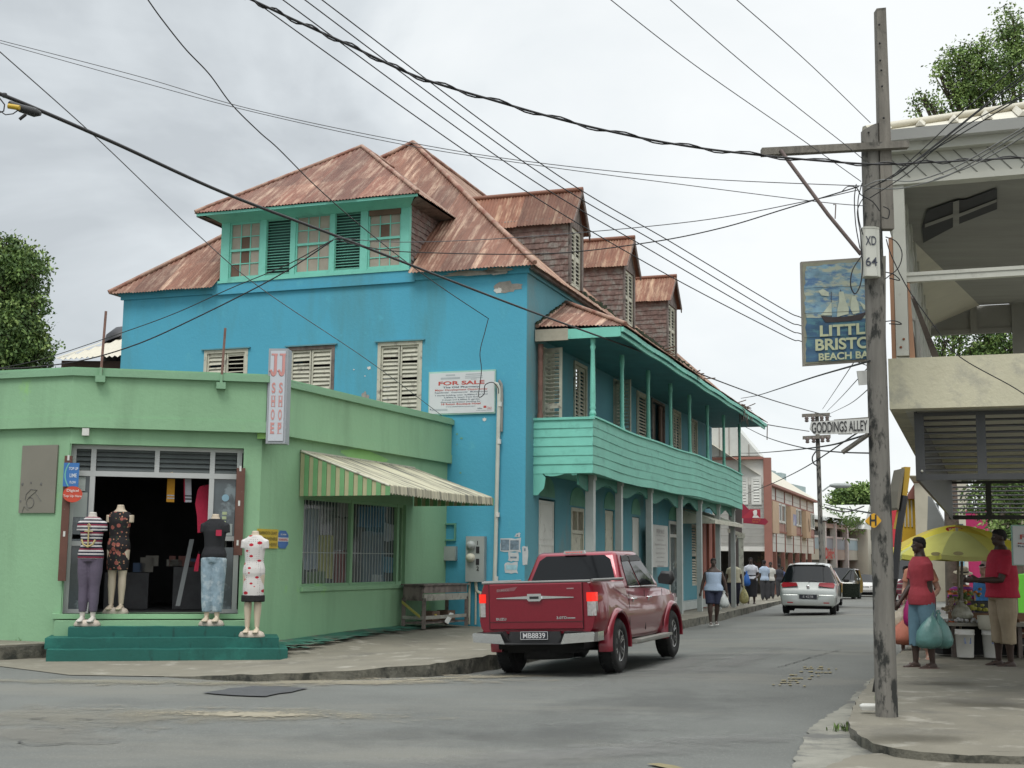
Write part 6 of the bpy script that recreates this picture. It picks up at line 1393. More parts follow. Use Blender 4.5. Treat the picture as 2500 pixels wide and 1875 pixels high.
# dark round post and cream post by the far end of the blue house
dpst = thing('dark_post', 'dark round post standing behind the balcony end of the blue house', 'post', tuple(D('k', 240, 1200, 50)))
b = MB(); b.tube([Vector((D('k', 238, 1300, 50).x, 50, GZ(50))), D('k', 250, 480, 50)], .26, 10); b.build('shaft', mat('post_dark', (.06, .05, .045), .8, .2, 2), dpst)
cps = thing('cream_post', 'cream square post of the awning beyond the blue house', 'post', tuple(D('k', 328, 1200, 46)))
b = MB(); x = D('k', 328, 1200, 46).x; b.box((x - .075, 45.9, GZ(46)), (x + .075, 46.05, D('k', 330, 850, 46).z)); b.box((x - .12, 45.85, D('k', 330, 850, 46).z - .15), (x + .12, 46.1, D('k', 330, 845, 46).z)); b.build('shaft', m_cream, cps)
b = MB(); a_, e_ = D('k', 150, 775, 44), D('k', 362, 842, 44); b.prism([a_, e_, e_ + Vector((0, 0, -.13)), a_ + Vector((0, 0, -.13))], (0, .1, 0)); b.tube([D('k', 350, 850, 44), D('k', 270, 900, 44), D('k', 240, 990, 44)], .02, 4); b.build('awning_arm', m_cream, cps)
# long two storey building with blue rails
dc = D('k', 1300, 1200, 97); de = D('k', 2100, 1200, 118); DF = Fr((dc.x, dc.y), (de.x - dc.x, de.y - dc.y), 1); DF.n = -abs(DF.n.y) / DF.n.y * DF.n if DF.n.y > 0 else DF.n
DB = thing('railed_building', 'long pale two storey building with light blue balcony rails closing the street', 'building', (dc.x, dc.y, GZ(100)))
def dz(x, y): return DF.hit('k', x, y)
sF = dz(1895, 900)[0]; zt_ = dz(1300, 605)[1]; zr0 = dz(1300, 885)[1]; zr1 = dz(1300, 1045)[1]; zf0 = dz(1300, 1195)[1]; gz = GZ(100) - .3
b = MB(); b.fbox(DF, -3, sF, -9, -1.6, gz, zt_); b.fbox(DF, -3, sF, -1.6, 0, zf0, zr1); b.fbox(DF, -3, sF, -1.8, .1, dz(1300, 745)[1], dz(1300, 685)[1]); b.build('wall', m_awall, DB)
b = MB(); b.fbox(DF, -3, sF, -1.5, -1.45, zr0 + .0, dz(1300, 745)[1] + .05); b.fbox(DF, 0, sF, -1.55, -1.5, gz, zf0); b.build('window', m_fargl, DB)
b = MB(); b.fbox(DF, -3, sF, -.05, 0.02, zr1, zr0); b.build('balcony_rail', mat('blue_rail', (.33, .43, .46), .6, .06, 2), DB)
b = MB(); b.fbox(DF, -3, sF, -.06, .06, zr0 - .03, zr0 + .12); b.build('rail_cap', m_white, DB)
for x in (1430, 1572, 1730): s = dz(x, 900)[0]; b = MB(); b.fbox(DF, s - .22, s + .22, -.2, .25, gz, dz(1430, 690)[1]); b.build('column', m_white, DB)
b = MB(); s0 = sF; b.fbox(DF, s0, s0 + 9, -7, .4, gz, zt_ - .3); b.build('wall', m_awall, DB)
for (x0, x1) in ((1895, 1935), (2030, 2075)): b = MB(); b.fbox(DF, dz(x0, 900)[0], dz(x1, 900)[0], .4, .9, gz, zt_ - .6); b.build('column', m_awall, DB)
for (y0, y1) in ((760, 930), (1115, 1400)): b = MB(); b.fbox(DF, dz(1940, 900)[0], dz(2025, 900)[0], .38, .42, dz(1940, y1)[1], dz(1940, y0)[1]); w_ = b.build('window', m_fargl, DB); b = MB(); b.fbox(DF, dz(1985, 900)[0], dz(2002, 900)[0], .42, .46, dz(1940, y1)[1], dz(1940, y0)[1]); b.build('mullion', m_awall, w_)
b = MB(); b.quad(DF(-3, .6, zt_), DF(sF + .3, .6, zt_), DF(sF - 1, -5, zt_ + 3.0), DF(-3, -5, zt_ + 3.0)); b.build('roof', m_iron, DB)
ax_, az_ = DF.hit('k', 2015, 455, .5); b = MB(); b.prism([DF(sF - 1.2, .8, zt_ - .6), DF(sF + 8.5, .8, zt_ - .6), DF(ax_, .8, az_)], tuple(-DF.n * 6)); b.build('gable_roof', m_iron, DB)
b = MB(); b.fbox(DF, 1, 22, -6, -5.6, zt_ + 1.2, zt_ + 3.4)
for k in range(5): b.fbox(DF, -3 + k * 3.4, -1.2 + k * 3.4, -5.6, -5, zt_ + 2.7, zt_ + 4.0)
b.build('back_wall', mat('aqua_grey', (.33, .42, .42), .8, .06, 1), DB)
b = MB(); a_, e_ = dz(1445, 1125), dz(1512, 1140); put_text(b, 'Digicel', DF((a_[0] + e_[0]) / 2, .3, (a_[1] + e_[1]) / 2), DF.d, (0, 0, 1), 1.1, 3.2, .03); b.build('lettering', mat('dig_red', (.55, .06, .05), .6), DB)
rr = random.Random(4); b = MB()
for (x, y, r_) in ((1520, 625, 1.0), (1540, 600, .9), (1700, 660, 1.2), (1740, 640, 1.0), (1880, 700, 1.2), (1870, 670, .8)):
 c = D('k', x, y, 104)
 for i in range(60):
  p = c + Vector((rr.gauss(0, r_ * .4), rr.gauss(0, .3), rr.gauss(0, r_ * .5))); s_ = .22; b.add([p + Vector((rr.uniform(-s_, s_), 0, rr.uniform(-s_, s_))) for _ in range(3)], [(0, 1, 2)])
tag(b.build('roof_weeds', mat('weed_green', (.10, .17, .05), .9, .3, 3)), 'bushy weeds sprouting from the gutter of the railed building', 'weeds', kind='stuff')
# the coloured row on the right of the street end
def house(name, label, cat, x0, x1, ytop, Y, m, depth=8, wins=(), roof=None, zk='r', ybase=None, extra=None):
 a_, e_ = D(zk, x0, 800, Y), D(zk, x1, 800, Y); zt = D(zk, (x0 + x1) / 2, ytop, Y).z; g_ = GZ(Y) - .2
 o = thing(name, label, cat, (a_.x, Y, g_)); b = MB(); dv = Vector((a_.x / Y * depth + .3, depth, 0)); b.hexa([Vector(q) + k_ for z_ in (g_, zt) for q, k_ in (((a_.x, Y, z_), dv * 0), ((e_.x, Y, z_), dv * 0), ((e_.x, Y, z_), dv), ((a_.x, Y, z_), dv))]); b.build('wall', m, o)
 for (wx0, wy0, wx1, wy1) in wins:
  p, q = D(zk, wx0, wy0, Y), D(zk, wx1, wy1, Y); b = MB(); b.box((p.x, Y - .06, q.z), (q.x, Y + .05, p.z)); b.build('window', m_fargl, o)
 if roof: b = MB(); b.prism([D(zk, x, y, Y - .4) for x, y in roof[0]], tuple(dv)); b.build('roof', roof[1], o)
 return o, a_, e_, zt
m_rbr = mat('brown_red_roof', (.26, .11, .09), .7, .1, 1); m_grr = mat('grey_roof', (.20, .21, .21), .6, .1, 1); m_ylw = mat('yellow_wall', (.58, .36, .03), .8, .06, 1); m_redw = mat('red_wall', (.50, .035, .05), .75, .05, 1); m_crw = mat('cream_wall_far', (.42, .39, .31), .85, .08, 1); m_mag = mat('magenta_wall', (.40, .02, .11), .7, .06, 1)
house('red_building', 'bright red building seen between the near pole and the yellow building', 'building', 400, 560, 395, 98, m_redw, wins=[(420, 1100, 440, 1500)], roof=([(415, 385), (520, 175), (545, 175), (620, 385)], m_grr))
o, a_, e_, zt = house('yellow_building', 'yellow building with tall cream window strips and brown red roof beyond the stall', 'building', 555, 765, 520, 84, m_ylw, roof=([(628, 540), (640, 480), (760, 290), (900, 290), (880, 540)], m_rbr))
for (x0, x1) in ((585, 615), (632, 660), (680, 708)): b = MB(); p, q = D('r', x0, 560, 84), D('r', x1, 920, 84); b.box((p.x, 83.93, q.z), (q.x, 84, p.z)); b.build('window', m_irony, o)
b = MB(); b.prism([D('r', 525, 1290, 83), D('r', 700, 1260, 83), D('r', 700, 1060, 83.8), D('r', 610, 1140, 83.8)], (0, .3, 0)); b.build('awning', mat('taupe_awning', (.24, .17, .14), .8), o)
b = MB(); p, q = D('r', 560, 1280, 84), D('r', 700, 1500, 84); b.box((p.x, 83.9, q.z), (q.x, 84, p.z)); b.build('shopfront', m_fargl, o)
house('cream_building', 'cream building with rough wall between the yellow and the grey roofed ones', 'building', 745, 960, 330, 78, m_crw, wins=[(1000, 600, 1060, 720)], roof=([(655, 235), (655, 225), (800, 225), (820, 235)], m_crw))
house('grey_gabled_house', 'house with pale grey gable roofs behind the yellow umbrella', 'house', 900, 1300, 860, 66, m_irony, roof=([(905, 960), (915, 500), (960, 520), (1130, 850), (1290, 850), (1290, 930)], m_grr))
house('white_gabled_house', 'white walled house behind the umbrella and the hanging louvres', 'house', 1180, 1450, 280, 60, m_irony, wins=[(1330, 880, 1390, 1000)])
o, *_ = house('magenta_building', 'magenta building with white door panels behind the market stall', 'building', 1425, 1705, 700, 40, m_mag)
b = MB(); p, q = D('r', 1330, 1320, 39.9), D('r', 1440, 1700, 39.9); b.box((p.x, 39.7, q.z), (q.x, 39.9, p.z)); b.build('door_panel', m_lap, o); b = MB(); p, q = D('r', 1300, 1310, 39.9), D('r', 1365, 1500, 39.9); b.box((p.x, 39.6, q.z), (q.x, 39.8, p.z)); b.build('door_panel', mat('sky_panel', (.25, .45, .55), .6), o)
house('tan_building', 'tan walled building behind the market stall at the right edge', 'building', 1700, 2700, 250, 44, mat('tan_wall', (.36, .33, .25), .85, .1, 1))
house('green_hut', 'lime green painted hut behind the man in the red shirt', 'hut', 2085, 2330, 1560, 30, mat('lime_wall', (.10, .42, .03), .7, .08, 1), depth=3)
house('low_shop', 'plain pale shop row closing the street behind the white van', 'shop', 440, 1500, 1180, 108, m_crw, wins=[(480, 1350, 620, 1600), (900, 1350, 1100, 1600)])
# house behind the shoe shop with pale roof and a black tank
bh = thing('back_house', 'old house with pale corrugated roof behind the green shop', 'house', tuple(D('l', 900, 1350, 38)))
p = [D('l', 600, 1318, 38), D('l', 1262, 1250, 38)]; rz_ = D('l', 1262, 1060, 42).z
b = MB(); b.box((p[0].x, 38.2, 0), (p[1].x + 3, 50, p[0].z)); b.build('wall', mat('old_brown_wall', (.10, .065, .05), .9, .2, 3), bh)
b = MB(); corr(b, [D('l', 598, 1315, 37.6), D('l', 1262, 1262, 37.6) + Vector((3, 0, .15)), D('l', 1300, 1040, 42) + Vector((3, 0, 0)), D('l', 1250, 1065, 42)], (1, .1, 0), pitch=.16, amp=.03); b.build('roof', m_irony, bh)
b = MB(); b.quad(D('l', 598, 1315, 37.6), D('l', 1250, 1065, 42), D('l', 1250, 1065, 47), D('l', 560, 1300, 48)); b.build('roof', m_irony, bh)
wt = thing('water_tank', 'black domed water tank beside the blue house roofline', 'tank', tuple(D('l', 1250, 1080, 42.5)))
b = MB(); b.lathe([(.75, -1.5), (.75, -.35), (.68, 0), (.4, .25), (.12, .32)], Matrix.Translation(D('l', 1290, 1080, 42.5)), 20); b.build('tank', mat('tank_black', (.035, .035, .04), .5), wt)
# ================================================================ trees
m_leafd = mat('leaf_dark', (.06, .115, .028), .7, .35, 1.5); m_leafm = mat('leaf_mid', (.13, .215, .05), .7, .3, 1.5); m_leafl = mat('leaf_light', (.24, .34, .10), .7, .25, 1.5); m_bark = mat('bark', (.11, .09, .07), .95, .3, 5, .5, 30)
def crown(blobs, n, size, seed, mixw=(.35, .4, .25), gap=.55, droop=.0, thick=.5):
 rr = random.Random(seed); b = MB(); tot = sum(r_ ** 2 for _, r_ in blobs)
 for (c, r_) in blobs:
  k = max(6, int(n * r_ ** 2 / tot / 14))
  for _ in range(k):   # twig clusters of leaves
   v_ = Vector((rr.gauss(0, 1), rr.gauss(0, 1), rr.gauss(0, 1))).normalized() * r_ * rr.uniform(thick, 1.05); v_.z *= .8
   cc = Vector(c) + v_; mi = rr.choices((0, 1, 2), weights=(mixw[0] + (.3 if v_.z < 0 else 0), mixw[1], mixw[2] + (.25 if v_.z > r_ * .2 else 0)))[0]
   ax = Vector((rr.uniform(-1, 1), rr.uniform(-1, 1), rr.uniform(-.6, .3) - droop)).normalized()
   for j in range(14):
    p = cc + ax * size * rr.uniform(-2.5, 2.5) + Vector((rr.gauss(0, 1), rr.gauss(0, 1), rr.gauss(0, 1))) * size * gap
    d_ = (ax + Vector((rr.uniform(-1, 1), rr.uniform(-1, 1), rr.uniform(-1, .4)))).normalized(); s_ = d_.cross(Vector((rr.uniform(-1, 1), rr.uniform(-1, 1), rr.uniform(-1, 1)))).normalized(); L = size * rr.uniform(.7, 1.3)
    b.add([p, p + d_ * L * .5 + s_ * L * .28, p + d_ * L, p + d_ * L * .5 - s_ * L * .28], [(0, 1, 2, 3)], mi)
 return b
def limbs(b, root, blobs, r0, seed):
 rr = random.Random(seed); root = Vector(root)
 for c, r_ in blobs:
  c = Vector(c); m = root.lerp(c, .5) + Vector((rr.uniform(-.4, .4), 0, rr.uniform(-.2, .5))) * r_ * .5; b.tube([root, m, c], [r0, r0 * .6, r0 * .22], 7)
  for _ in range(5): q = c + Vector((rr.uniform(-1, 1), rr.uniform(-1, 1), rr.uniform(-.7, 1))) * r_ * .85; b.tube([c.lerp(m, .2), c.lerp(q, .5) + Vector((0, 0, .1 * r_)), q], [r0 * .22, r0 * .13, r0 * .05], 5)
def tree(label, trunk, blobs, n, size, seed, r0=.25, name='tree', **kw):
 o = thing(name, label, 'tree', (trunk[0], trunk[1], GZ(trunk[1])));
 root = Vector((trunk[0], trunk[1], trunk[2])); b = MB(); b.tube([Vector((trunk[0], trunk[1], GZ(trunk[1]) - .1)), root.lerp(Vector((trunk[0], trunk[1], 0)), .5), root], [r0 * 1.4, r0 * 1.1, r0 * .9], 10); limbs(b, root, blobs, r0 * .8, seed); b.build('trunk', m_bark, o)
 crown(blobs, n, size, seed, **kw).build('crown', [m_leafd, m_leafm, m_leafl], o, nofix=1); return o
lt = lambda x, y, Y=40: tuple(D('l', x, y, Y))
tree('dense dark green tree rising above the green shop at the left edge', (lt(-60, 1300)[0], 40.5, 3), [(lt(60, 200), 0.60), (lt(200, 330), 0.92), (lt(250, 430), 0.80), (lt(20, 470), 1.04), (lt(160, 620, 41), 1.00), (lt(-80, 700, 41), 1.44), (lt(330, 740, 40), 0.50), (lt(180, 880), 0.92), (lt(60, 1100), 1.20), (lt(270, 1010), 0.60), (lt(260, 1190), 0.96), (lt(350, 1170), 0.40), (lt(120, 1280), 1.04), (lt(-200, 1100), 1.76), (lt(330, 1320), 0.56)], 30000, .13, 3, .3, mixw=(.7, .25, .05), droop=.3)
rt_ = lambda x, y, Y=30: tuple(D(7, x, y, Y))
tree('feathery light green tree spreading above the veranda roof', (rt_(1180, 420)[0], 30.5, 6.5), [(rt_(1060, 110), .55), (rt_(1110, 160), .7), (rt_(860, 230), .42), (rt_(930, 210), .45), (rt_(800, 280), .35), (rt_(780, 320), .3), (rt_(900, 280), .6), (rt_(980, 290), .75), (rt_(1080, 300), .8), (rt_(860, 340), .5), (rt_(940, 380), .6), (rt_(1040, 400), .8), (rt_(840, 400), .35), (rt_(700, 420), .26), (rt_(740, 440), .28), (rt_(680, 470), .16), (rt_(780, 470), .25), (rt_(1150, 240), .8), (rt_(860, 460), .4), (rt_(900, 430), .4)], 14000, .08, 5, .13, mixw=(.1, .4, .5), gap=.75, thick=.35)
vt_ = lambda x, y, Y=42: tuple(D(0, x, y, Y))
tree('leafy tree seen through the open back of the veranda', (vt_(2310, 900)[0], 42, 6.0), [(vt_(2305, 838), .42), (vt_(2345, 822), .3), (vt_(2370, 858), .45), (vt_(2410, 838), .55), (vt_(2450, 845), .65), (vt_(2480, 850), .6), (vt_(2400, 875), .6), (vt_(2300, 875), .4), (vt_(2330, 800), .5), (vt_(2420, 800), .7)], 7000, .11, 7, .2, mixw=(.45, .4, .15))
tree('green tree behind the hanging louvres at the right edge', (vt_(2480, 1300, 36)[0], 36, 3.2), [(vt_(2430, 1215, 36), .9), (vt_(2480, 1180, 36), 1.3), (vt_(2440, 1130, 36), .9), (vt_(2470, 1290, 36), .5), (vt_(2430, 1290, 35), .35), (vt_(2520, 1240, 36), 1.2)], 9000, .11, 9, .16, mixw=(.2, .4, .4))
ft = lambda x, y, Y=150: tuple(D('k', x, y, Y))
tree('pale green tree above the far roofs, the left one of two', (ft(1800, 500)[0], 150, 8), [(ft(1700, 365), 1.1), (ft(1770, 320), 1.2), (ft(1850, 305), 1.3), (ft(1900, 340), 1.4), (ft(1620, 385), .8), (ft(1780, 385), 1.3)], 4500, .4, 11, .4, mixw=(.3, .5, .2))
tree('pale green tree above the far roofs next to the near pole', (ft(2040, 500)[0], 152, 8), [(ft(1990, 335), 1.4), (ft(2050, 310), 1.5), (ft(2120, 330), 1.4), (ft(2000, 385), 1.3)], 3500, .4, 12, .4, mixw=(.3, .5, .2))
# ================================================================ far pole and street lamp
fp = thing('utility_pole', 'distant wooden utility pole with two crossarms beyond the silver car', 'utility pole', tuple(D(6, 985, 1175, 56)))
b = MB(); bt = D(6, 985, 1180, 56); b.tube([Vector((bt.x, 56, GZ(56))), bt, D(6, 960, 400, 56), D(6, 952, 160, 56)], [.115, .105, .095, .08], 10); b.build('pole', m_pole, fp)
for (x0, x1, y, dy) in ((855, 1040, 178, -8), (860, 1045, 328, -10)):
 b = MB(); p, q = D(6, x0, y, 55.8), D(6, x1, y + dy, 55.8); b.hexa([p + Vector((0, 0, -.07)), q + Vector((0, 0, -.07)), q + Vector((0, .12, -.07)), p + Vector((0, .12, -.07)), p + Vector((0, 0, .07)), q + Vector((0, 0, .07)), q + Vector((0, .12, .07)), p + Vector((0, .12, .07))]); b.build('crossarm', m_tim, fp)
 for t in (.15, .38, .7, .9):
  c = p.lerp(q, t) + Vector((0, 0, -.3 if y < 200 else -.25)); b = MB(); b.lathe([(.05, 0), (.1, .05), (.06, .1), (.1, .15), (.05, .25)], Matrix.Translation(c), 8); b.build('insulator', mat('insulator_brown', (.14, .11, .10), .4), fp)
stl = thing('street_lamp', 'grey street lamp on a curved arm fixed to the distant pole', 'street lamp', tuple(D('k', 1425, 270, 56)))
b = MB(); b.tube([D('k', 1425, 272, 55.8), D('k', 1500, 215, 55.8), D('k', 1560, 188, 55.8), D('k', 1620, 185, 55.8)], .035, 6); b.build('arm', m_mgrey, stl)
b = MB(); c = D('k', 1668, 197, 55.8); b.ball(c, (.9 * .55, .16, .12), 10); b.build('lamp_head', m_mgrey, stl)
# ================================================================ vehicles (local frame: x right, y forwards, z up, origin at the rear on the ground)
def paint(name, c, metal=.3, rough=.3, flake=.05): return mat(name, c, rough, flake, 30, metal=metal, coat=.8)
m_tyre = mat('tyre', (.018, .018, .018), .85, .15, 20, .3, 60); m_rim = mat('alloy_rim', (.42, .42, .42), .25, .05, metal=.8); m_cglass = mat('tinted_glass', (.006, .007, .008), .05, .1, spec=.3)
m_chrome = mat('chrome', (.82, .83, .84), .12, .03, metal=1); m_blackp = mat('black_plastic', (.02, .02, .021), .5, .1); m_under = mat('underbody', (.012, .012, .012), .9); m_rlens = mat('red_lens', (.28, .012, .02), .15, .1, 30, coat=.5)
m_clens = mat('clear_lens', (.45, .43, .42), .12, .2, 30, metal=.3, coat=.5); m_lit = mat('lit_brake_lens', (.6, .02, .01), .2, emit=((1, .02, .012), .45)); m_plate = mat('plate_dark', (.02, .022, .03), .4); m_pltx = mat('plate_text', (.6, .6, .6), .4)
def wheel(root, x, y, r, wd, side, spokes=6):
 T = Matrix.Translation((x, y, r)) @ Matrix.Rotation(R(90) * side, 4, 'Y'); rm = r * .60; h = wd / 2
 b = MB(); b.lathe([(rm, -h * .8), (rm + .02, -h), (r * .9, -h), (r * .97, -h * .8), (r, -h * .5), (r, h * .5), (r * .97, h * .8), (r * .9, h), (rm + .015, h), (rm, h * .75)], T, 28)
 n = 36
 for k in range(n):   # tread blocks
  a_ = 2 * math.pi * k / n
  for q in (-.32, .32): c = T @ Vector((r * math.cos(a_ + q * .1), r * math.sin(a_ + q * .1), q * wd)); b.ball(c, (.014, .02, .02), 4)
 w_ = b.build('wheel', m_tyre, root)
 b = MB(); b.lathe([(rm, h * .2), (rm, h * .8), (rm - .02, h * .82), (rm - .035, h * .5), (rm - .05, h * .15), (.02, h * .12)], T, 28)
 b.build('rim_well', m_under, w_); b = MB()
 b.lathe([(rm * .99, h * .5), (rm * 1.0, h * .88), (rm * .93, h * .86), (rm * .90, h * .45)], T, 28)
 for k in range(spokes):
  for dk in (-.13, .13):
   a_ = 2 * math.pi * k / spokes; p = [(.05, a_ + dk * 2), (rm * .94, a_ + dk)]; q0 = T @ Vector((p[0][0] * math.cos(p[0][1]), p[0][0] * math.sin(p[0][1]), h * .55)); q1 = T @ Vector((p[1][0] * math.cos(p[1][1]), p[1][0] * math.sin(p[1][1]), h * .72)); b.tube([q0, q1], [.024, .017], 5)
 b.lathe([(.075, h * .4), (.07, h * .66), (.04, h * .72), (.01, h * .73)], T, 14); b.build('rim', m_rim, w_); return w_
def bool_cut(me, cutters):
 o = bpy.data.objects.new('tmpc', me); COL.objects.link(o); ks = []
 for c in cutters:
  k = bpy.data.objects.new('cut', c); COL.objects.link(k); ks.append(k); m = o.modifiers.new('b', 'BOOLEAN'); m.operation = 'DIFFERENCE'; m.object = k; m.solver = 'EXACT'
 dg = bpy.context.evaluated_depsgraph_get(); dg.update(); r_ = bpy.data.meshes.new_from_object(o.evaluated_get(dg))
 for k in ks + [o]: bpy.data.objects.remove(k)
 return r_
def cylm(x0, x1, y, z, r):
 b = MB(); b.lathe([(r, x0), (r, x1)], Matrix.Translation((0, y, z)) @ Matrix.Rotation(R(90), 4, 'Y'), 32); b.f = [f for f in b.f]; me = b.mesh('c'); bm = bmesh.new(); bm.from_mesh(me); bmesh.ops.recalc_face_normals(bm, faces=bm.faces); bm.to_mesh(me); bm.free(); return me
def sharp(me, ang=35):
 for p in me.polygons: p.use_smooth = True
 bm = bmesh.new(); bm.from_mesh(me); bmesh.ops.remove_doubles(bm, verts=bm.verts, dist=1e-4)
 for e in bm.edges: e.smooth = not (len(e.link_faces) == 2 and e.calc_face_angle(0) > R(ang))
 bm.to_mesh(me); bm.free(); return me
def closed(b, name):
 me = b.mesh(name); bm = bmesh.new(); bm.from_mesh(me); bmesh.ops.remove_doubles(bm, verts=bm.verts, dist=1e-5); bmesh.ops.recalc_face_normals(bm, faces=bm.faces); bm.to_mesh(me); bm.free(); return me
def panel(root, name, m, pts, off, th=.004, parent=None):
 """glass or trim plate: polygon pushed out along its normal"""
 P_ = [Vector(p) for p in pts]; nn_ = (P_[1] - P_[0]).cross(P_[2] - P_[0]).normalized()
 if nn_.dot(Vector(off)) < 0: nn_ = -nn_
 b = MB(); b.prism([p + nn_ * .004 for p in P_], tuple(nn_ * th)); return b.build(name, m, parent or root)
# ---- the red double cab pickup
m_truck = paint('truck_red', (.22, .008, .022), .35, .28)
TR = thing('pickup_truck', 'dark red double cab pickup truck driving away with brake lights on', 'pickup truck', (0, 0, 0), local=True)
HW = .835
def tsec(y, w, zb, zt, cr=.0): return [(x, y, z) for x, z in ((-w + .05, zb), (-w - .0, zb + .08), (-w - .02, .78), (-w - .012, 1.0), (-w + .01, zt - .12), (-w + .045, zt - .015), (-w + .09, zt), (0, zt + cr), (w - .09, zt), (w - .045, zt - .015), (w - .01, zt - .12), (w + .012, 1.0), (w + .02, .78), (w, zb + .08), (w - .05, zb))]
b = MB(); secs = [(.10, HW - .03, .60, 1.275), (.16, HW, .58, 1.285), (.75, HW, .48, 1.285), (1.62, HW, .44, 1.275), (1.66, HW, .44, 1.17), (2.6, HW + .01, .42, 1.15), (3.62, HW + .005, .42, 1.13), (3.9, HW, .42, 1.12), (4.35, HW - .01, .42, 1.07), (4.75, HW - .07, .40, .98), (4.93, HW - .2, .40, .82)]
b.loft([tsec(y, w, zb, zt, .0 if y < 3 else .035) for y, w, zb, zt in secs]); me = closed(b, 'body')
RA, FA = 1.12, 4.12; WR = .372; AR = .455
bx_ = MB(); bx_.box((-HW + .07, .17, .82), (HW - .07, 1.6, 1.6)); me = bool_cut(me, [cylm(-1.2, -.42, RA, WR + .02, AR), cylm(.42, 1.2, RA, WR + .02, AR), cylm(-1.2, -.42, FA, WR + .02, AR), cylm(.42, 1.2, FA, WR + .02, AR), closed(bx_, 'x')])
link(sharp(me), 'body', m_truck, TR)
# cab
b = MB(); gb_ = [(-.79, 1.64, 1.14), (.79, 1.64, 1.14), (.80, 3.72, 1.12), (-.80, 3.72, 1.12)]; gt_ = [(-.615, 1.88, 1.70), (.615, 1.88, 1.70), (.60, 2.98, 1.71), (-.60, 2.98, 1.71)]
b.hexa(gb_ + gt_); me = evalmesh(closed(b, 'cab'), [('BEVEL', dict(width=.075, segments=4, limit_method='ANGLE'))]); link(sharp(me), 'cab', m_truck, TR)
def bil(c, u, v_): return Vector(c[0]).lerp(Vector(c[1]), u).lerp(Vector(c[3]).lerp(Vector(c[2]), u), v_)
rear = (gb_[0], gb_[1], gt_[1], gt_[0]); def_r = [(.075, .10), (.925, .10), (.94, .14), (.925, .78), (.86, .90), (.14, .90), (.075, .78), (.06, .14)]
panel(TR, 'rear_window', m_cglass, [bil(rear, u, v_) for u, v_ in def_r], (0, -1, 0))
for sg in (-1, 1):
 sd_ = ((sg * .79, 1.64, 1.14), (sg * .80, 3.72, 1.12), (sg * .60, 2.98, 1.71), (sg * .615, 1.88, 1.70))
 panel(TR, 'rear_door_window', m_cglass, [bil(sd_, u, v_) for u, v_ in ((.12, .08), (.41, .08), (.40, .86), (.17, .88), (.13, .7))], (sg, 0, 0))
 panel(TR, 'front_door_window', m_cglass, [bil(sd_, u, v_) for u, v_ in ((.45, .08), (.86, .08), (.93, .40), (.90, .72), (.80, .86), (.44, .87))], (sg, 0, 0))
 for u0, u1 in ((.12, .415), (.445, .87)): b = MB(); b.tube([bil(sd_, u0, .055) + Vector((sg * .012, 0, 0)), bil(sd_, u1, .055) + Vector((sg * .012, 0, 0))], .010, 5); b.build('window_trim', m_chrome, TR)
 for u0, u1 in ((.14, .42), (.43, .92)): b = MB(); p = [bil(sd_, u, v_) + Vector((sg * .012, 0, 0)) for u, v_ in ((u0, .72), (u0 + .03, .86), (u1 - .03, .89), (u1, .74))]; b.prism(p, (sg * .012, 0, .0)); b.build('rain_visor', m_blackp, TR)
 for yd in (1.70, 2.52, 3.55): b = MB(); b.box((sg * (HW + .012), yd, .52), (sg * (HW + .018), yd + .012, 1.10)); b.build('door_gap', m_under, TR)
 for yh in (1.83, 2.66):
  b = MB(); b.ball((sg * (HW + .018), yh + .07, .985), (.012, .05, .04), 8); b.tube([(sg * (HW + .03), yh, .99), (sg * (HW + .055), yh + .04, 1.0), (sg * (HW + .055), yh + .13, 1.0), (sg * (HW + .03), yh + .16, .99)], .013, 6); b.build('door_handle', m_chrome, TR)
 b = MB(); b.loft([[Vector((sg * (HW + .02 + dx), 3.38 + dy, 1.19 + dz)) for dx, dz in ((0, -.0), (.20 * k, -.03 * k), (.25 * k, .06 * k), (.22 * k, .18 * k), (.05, .19 * k), (-.01, .1 * k))] for k, dy in ((.8, -.03), (1, 0), (1, .05), (.85, .11))], smooth=True); b.build('wing_mirror', m_blackp, TR)
 b = MB(); b.box((sg * (HW + .02), 1.75, .385), (sg * (HW + .16), 3.55, .42)); b.box((sg * (HW - .05), 1.7, .35), (sg * (HW + .10), 3.6, .385)); b.build('side_step', mat('step_alu', (.33, .33, .30), .5, .1, metal=.4), TR)
 # flares
 for ya in (RA, FA):
  b = MB(); rings = []
  for i in range(19):
   a_ = R(-8 + 196 * i / 18); ca, sa_ = math.cos(a_), math.sin(a_); r0, r1 = AR - .005, AR + .07
   zz = max(0, 0); f_ = lambda r_, x: Vector((sg * x, ya + r_ * ca, WR + .02 + r_ * sa_ * .98))
   rings.append([f_(r0, HW - .12), f_(r0, HW + .055), f_(r0 + .025, HW + .068), f_(r1 - .02, HW + .045), f_(r1, HW + .005), f_(r1, HW - .12)])
  b.loft(rings); me = closed(b, 'fl'); link(sharp(me, 50), 'wheel_flare', paint('truck_red_flare', (.21, .008, .022), .3, .3), TR)
 # lamps
 b = MB(); b.loft([[Vector((sg * x, y, z)) for x, y in ((HW - .105, .09), (HW - .03, .085), (HW + .012, .13), (HW + .016, .22), (HW - .1, .2))] for z in (1.02, 1.08, 1.14)], smooth=False); b.build('brake_light', m_lit, TR)
 b = MB(); b.loft([[Vector((sg * x, y, z)) for x, y in ((HW - .095, .09), (HW - .03, .083), (HW + .014, .13), (HW + .017, .21), (HW - .1, .2))] for z in (.83, .86, 1.018)], smooth=False); b.build('rear_lamp', m_clens, TR)
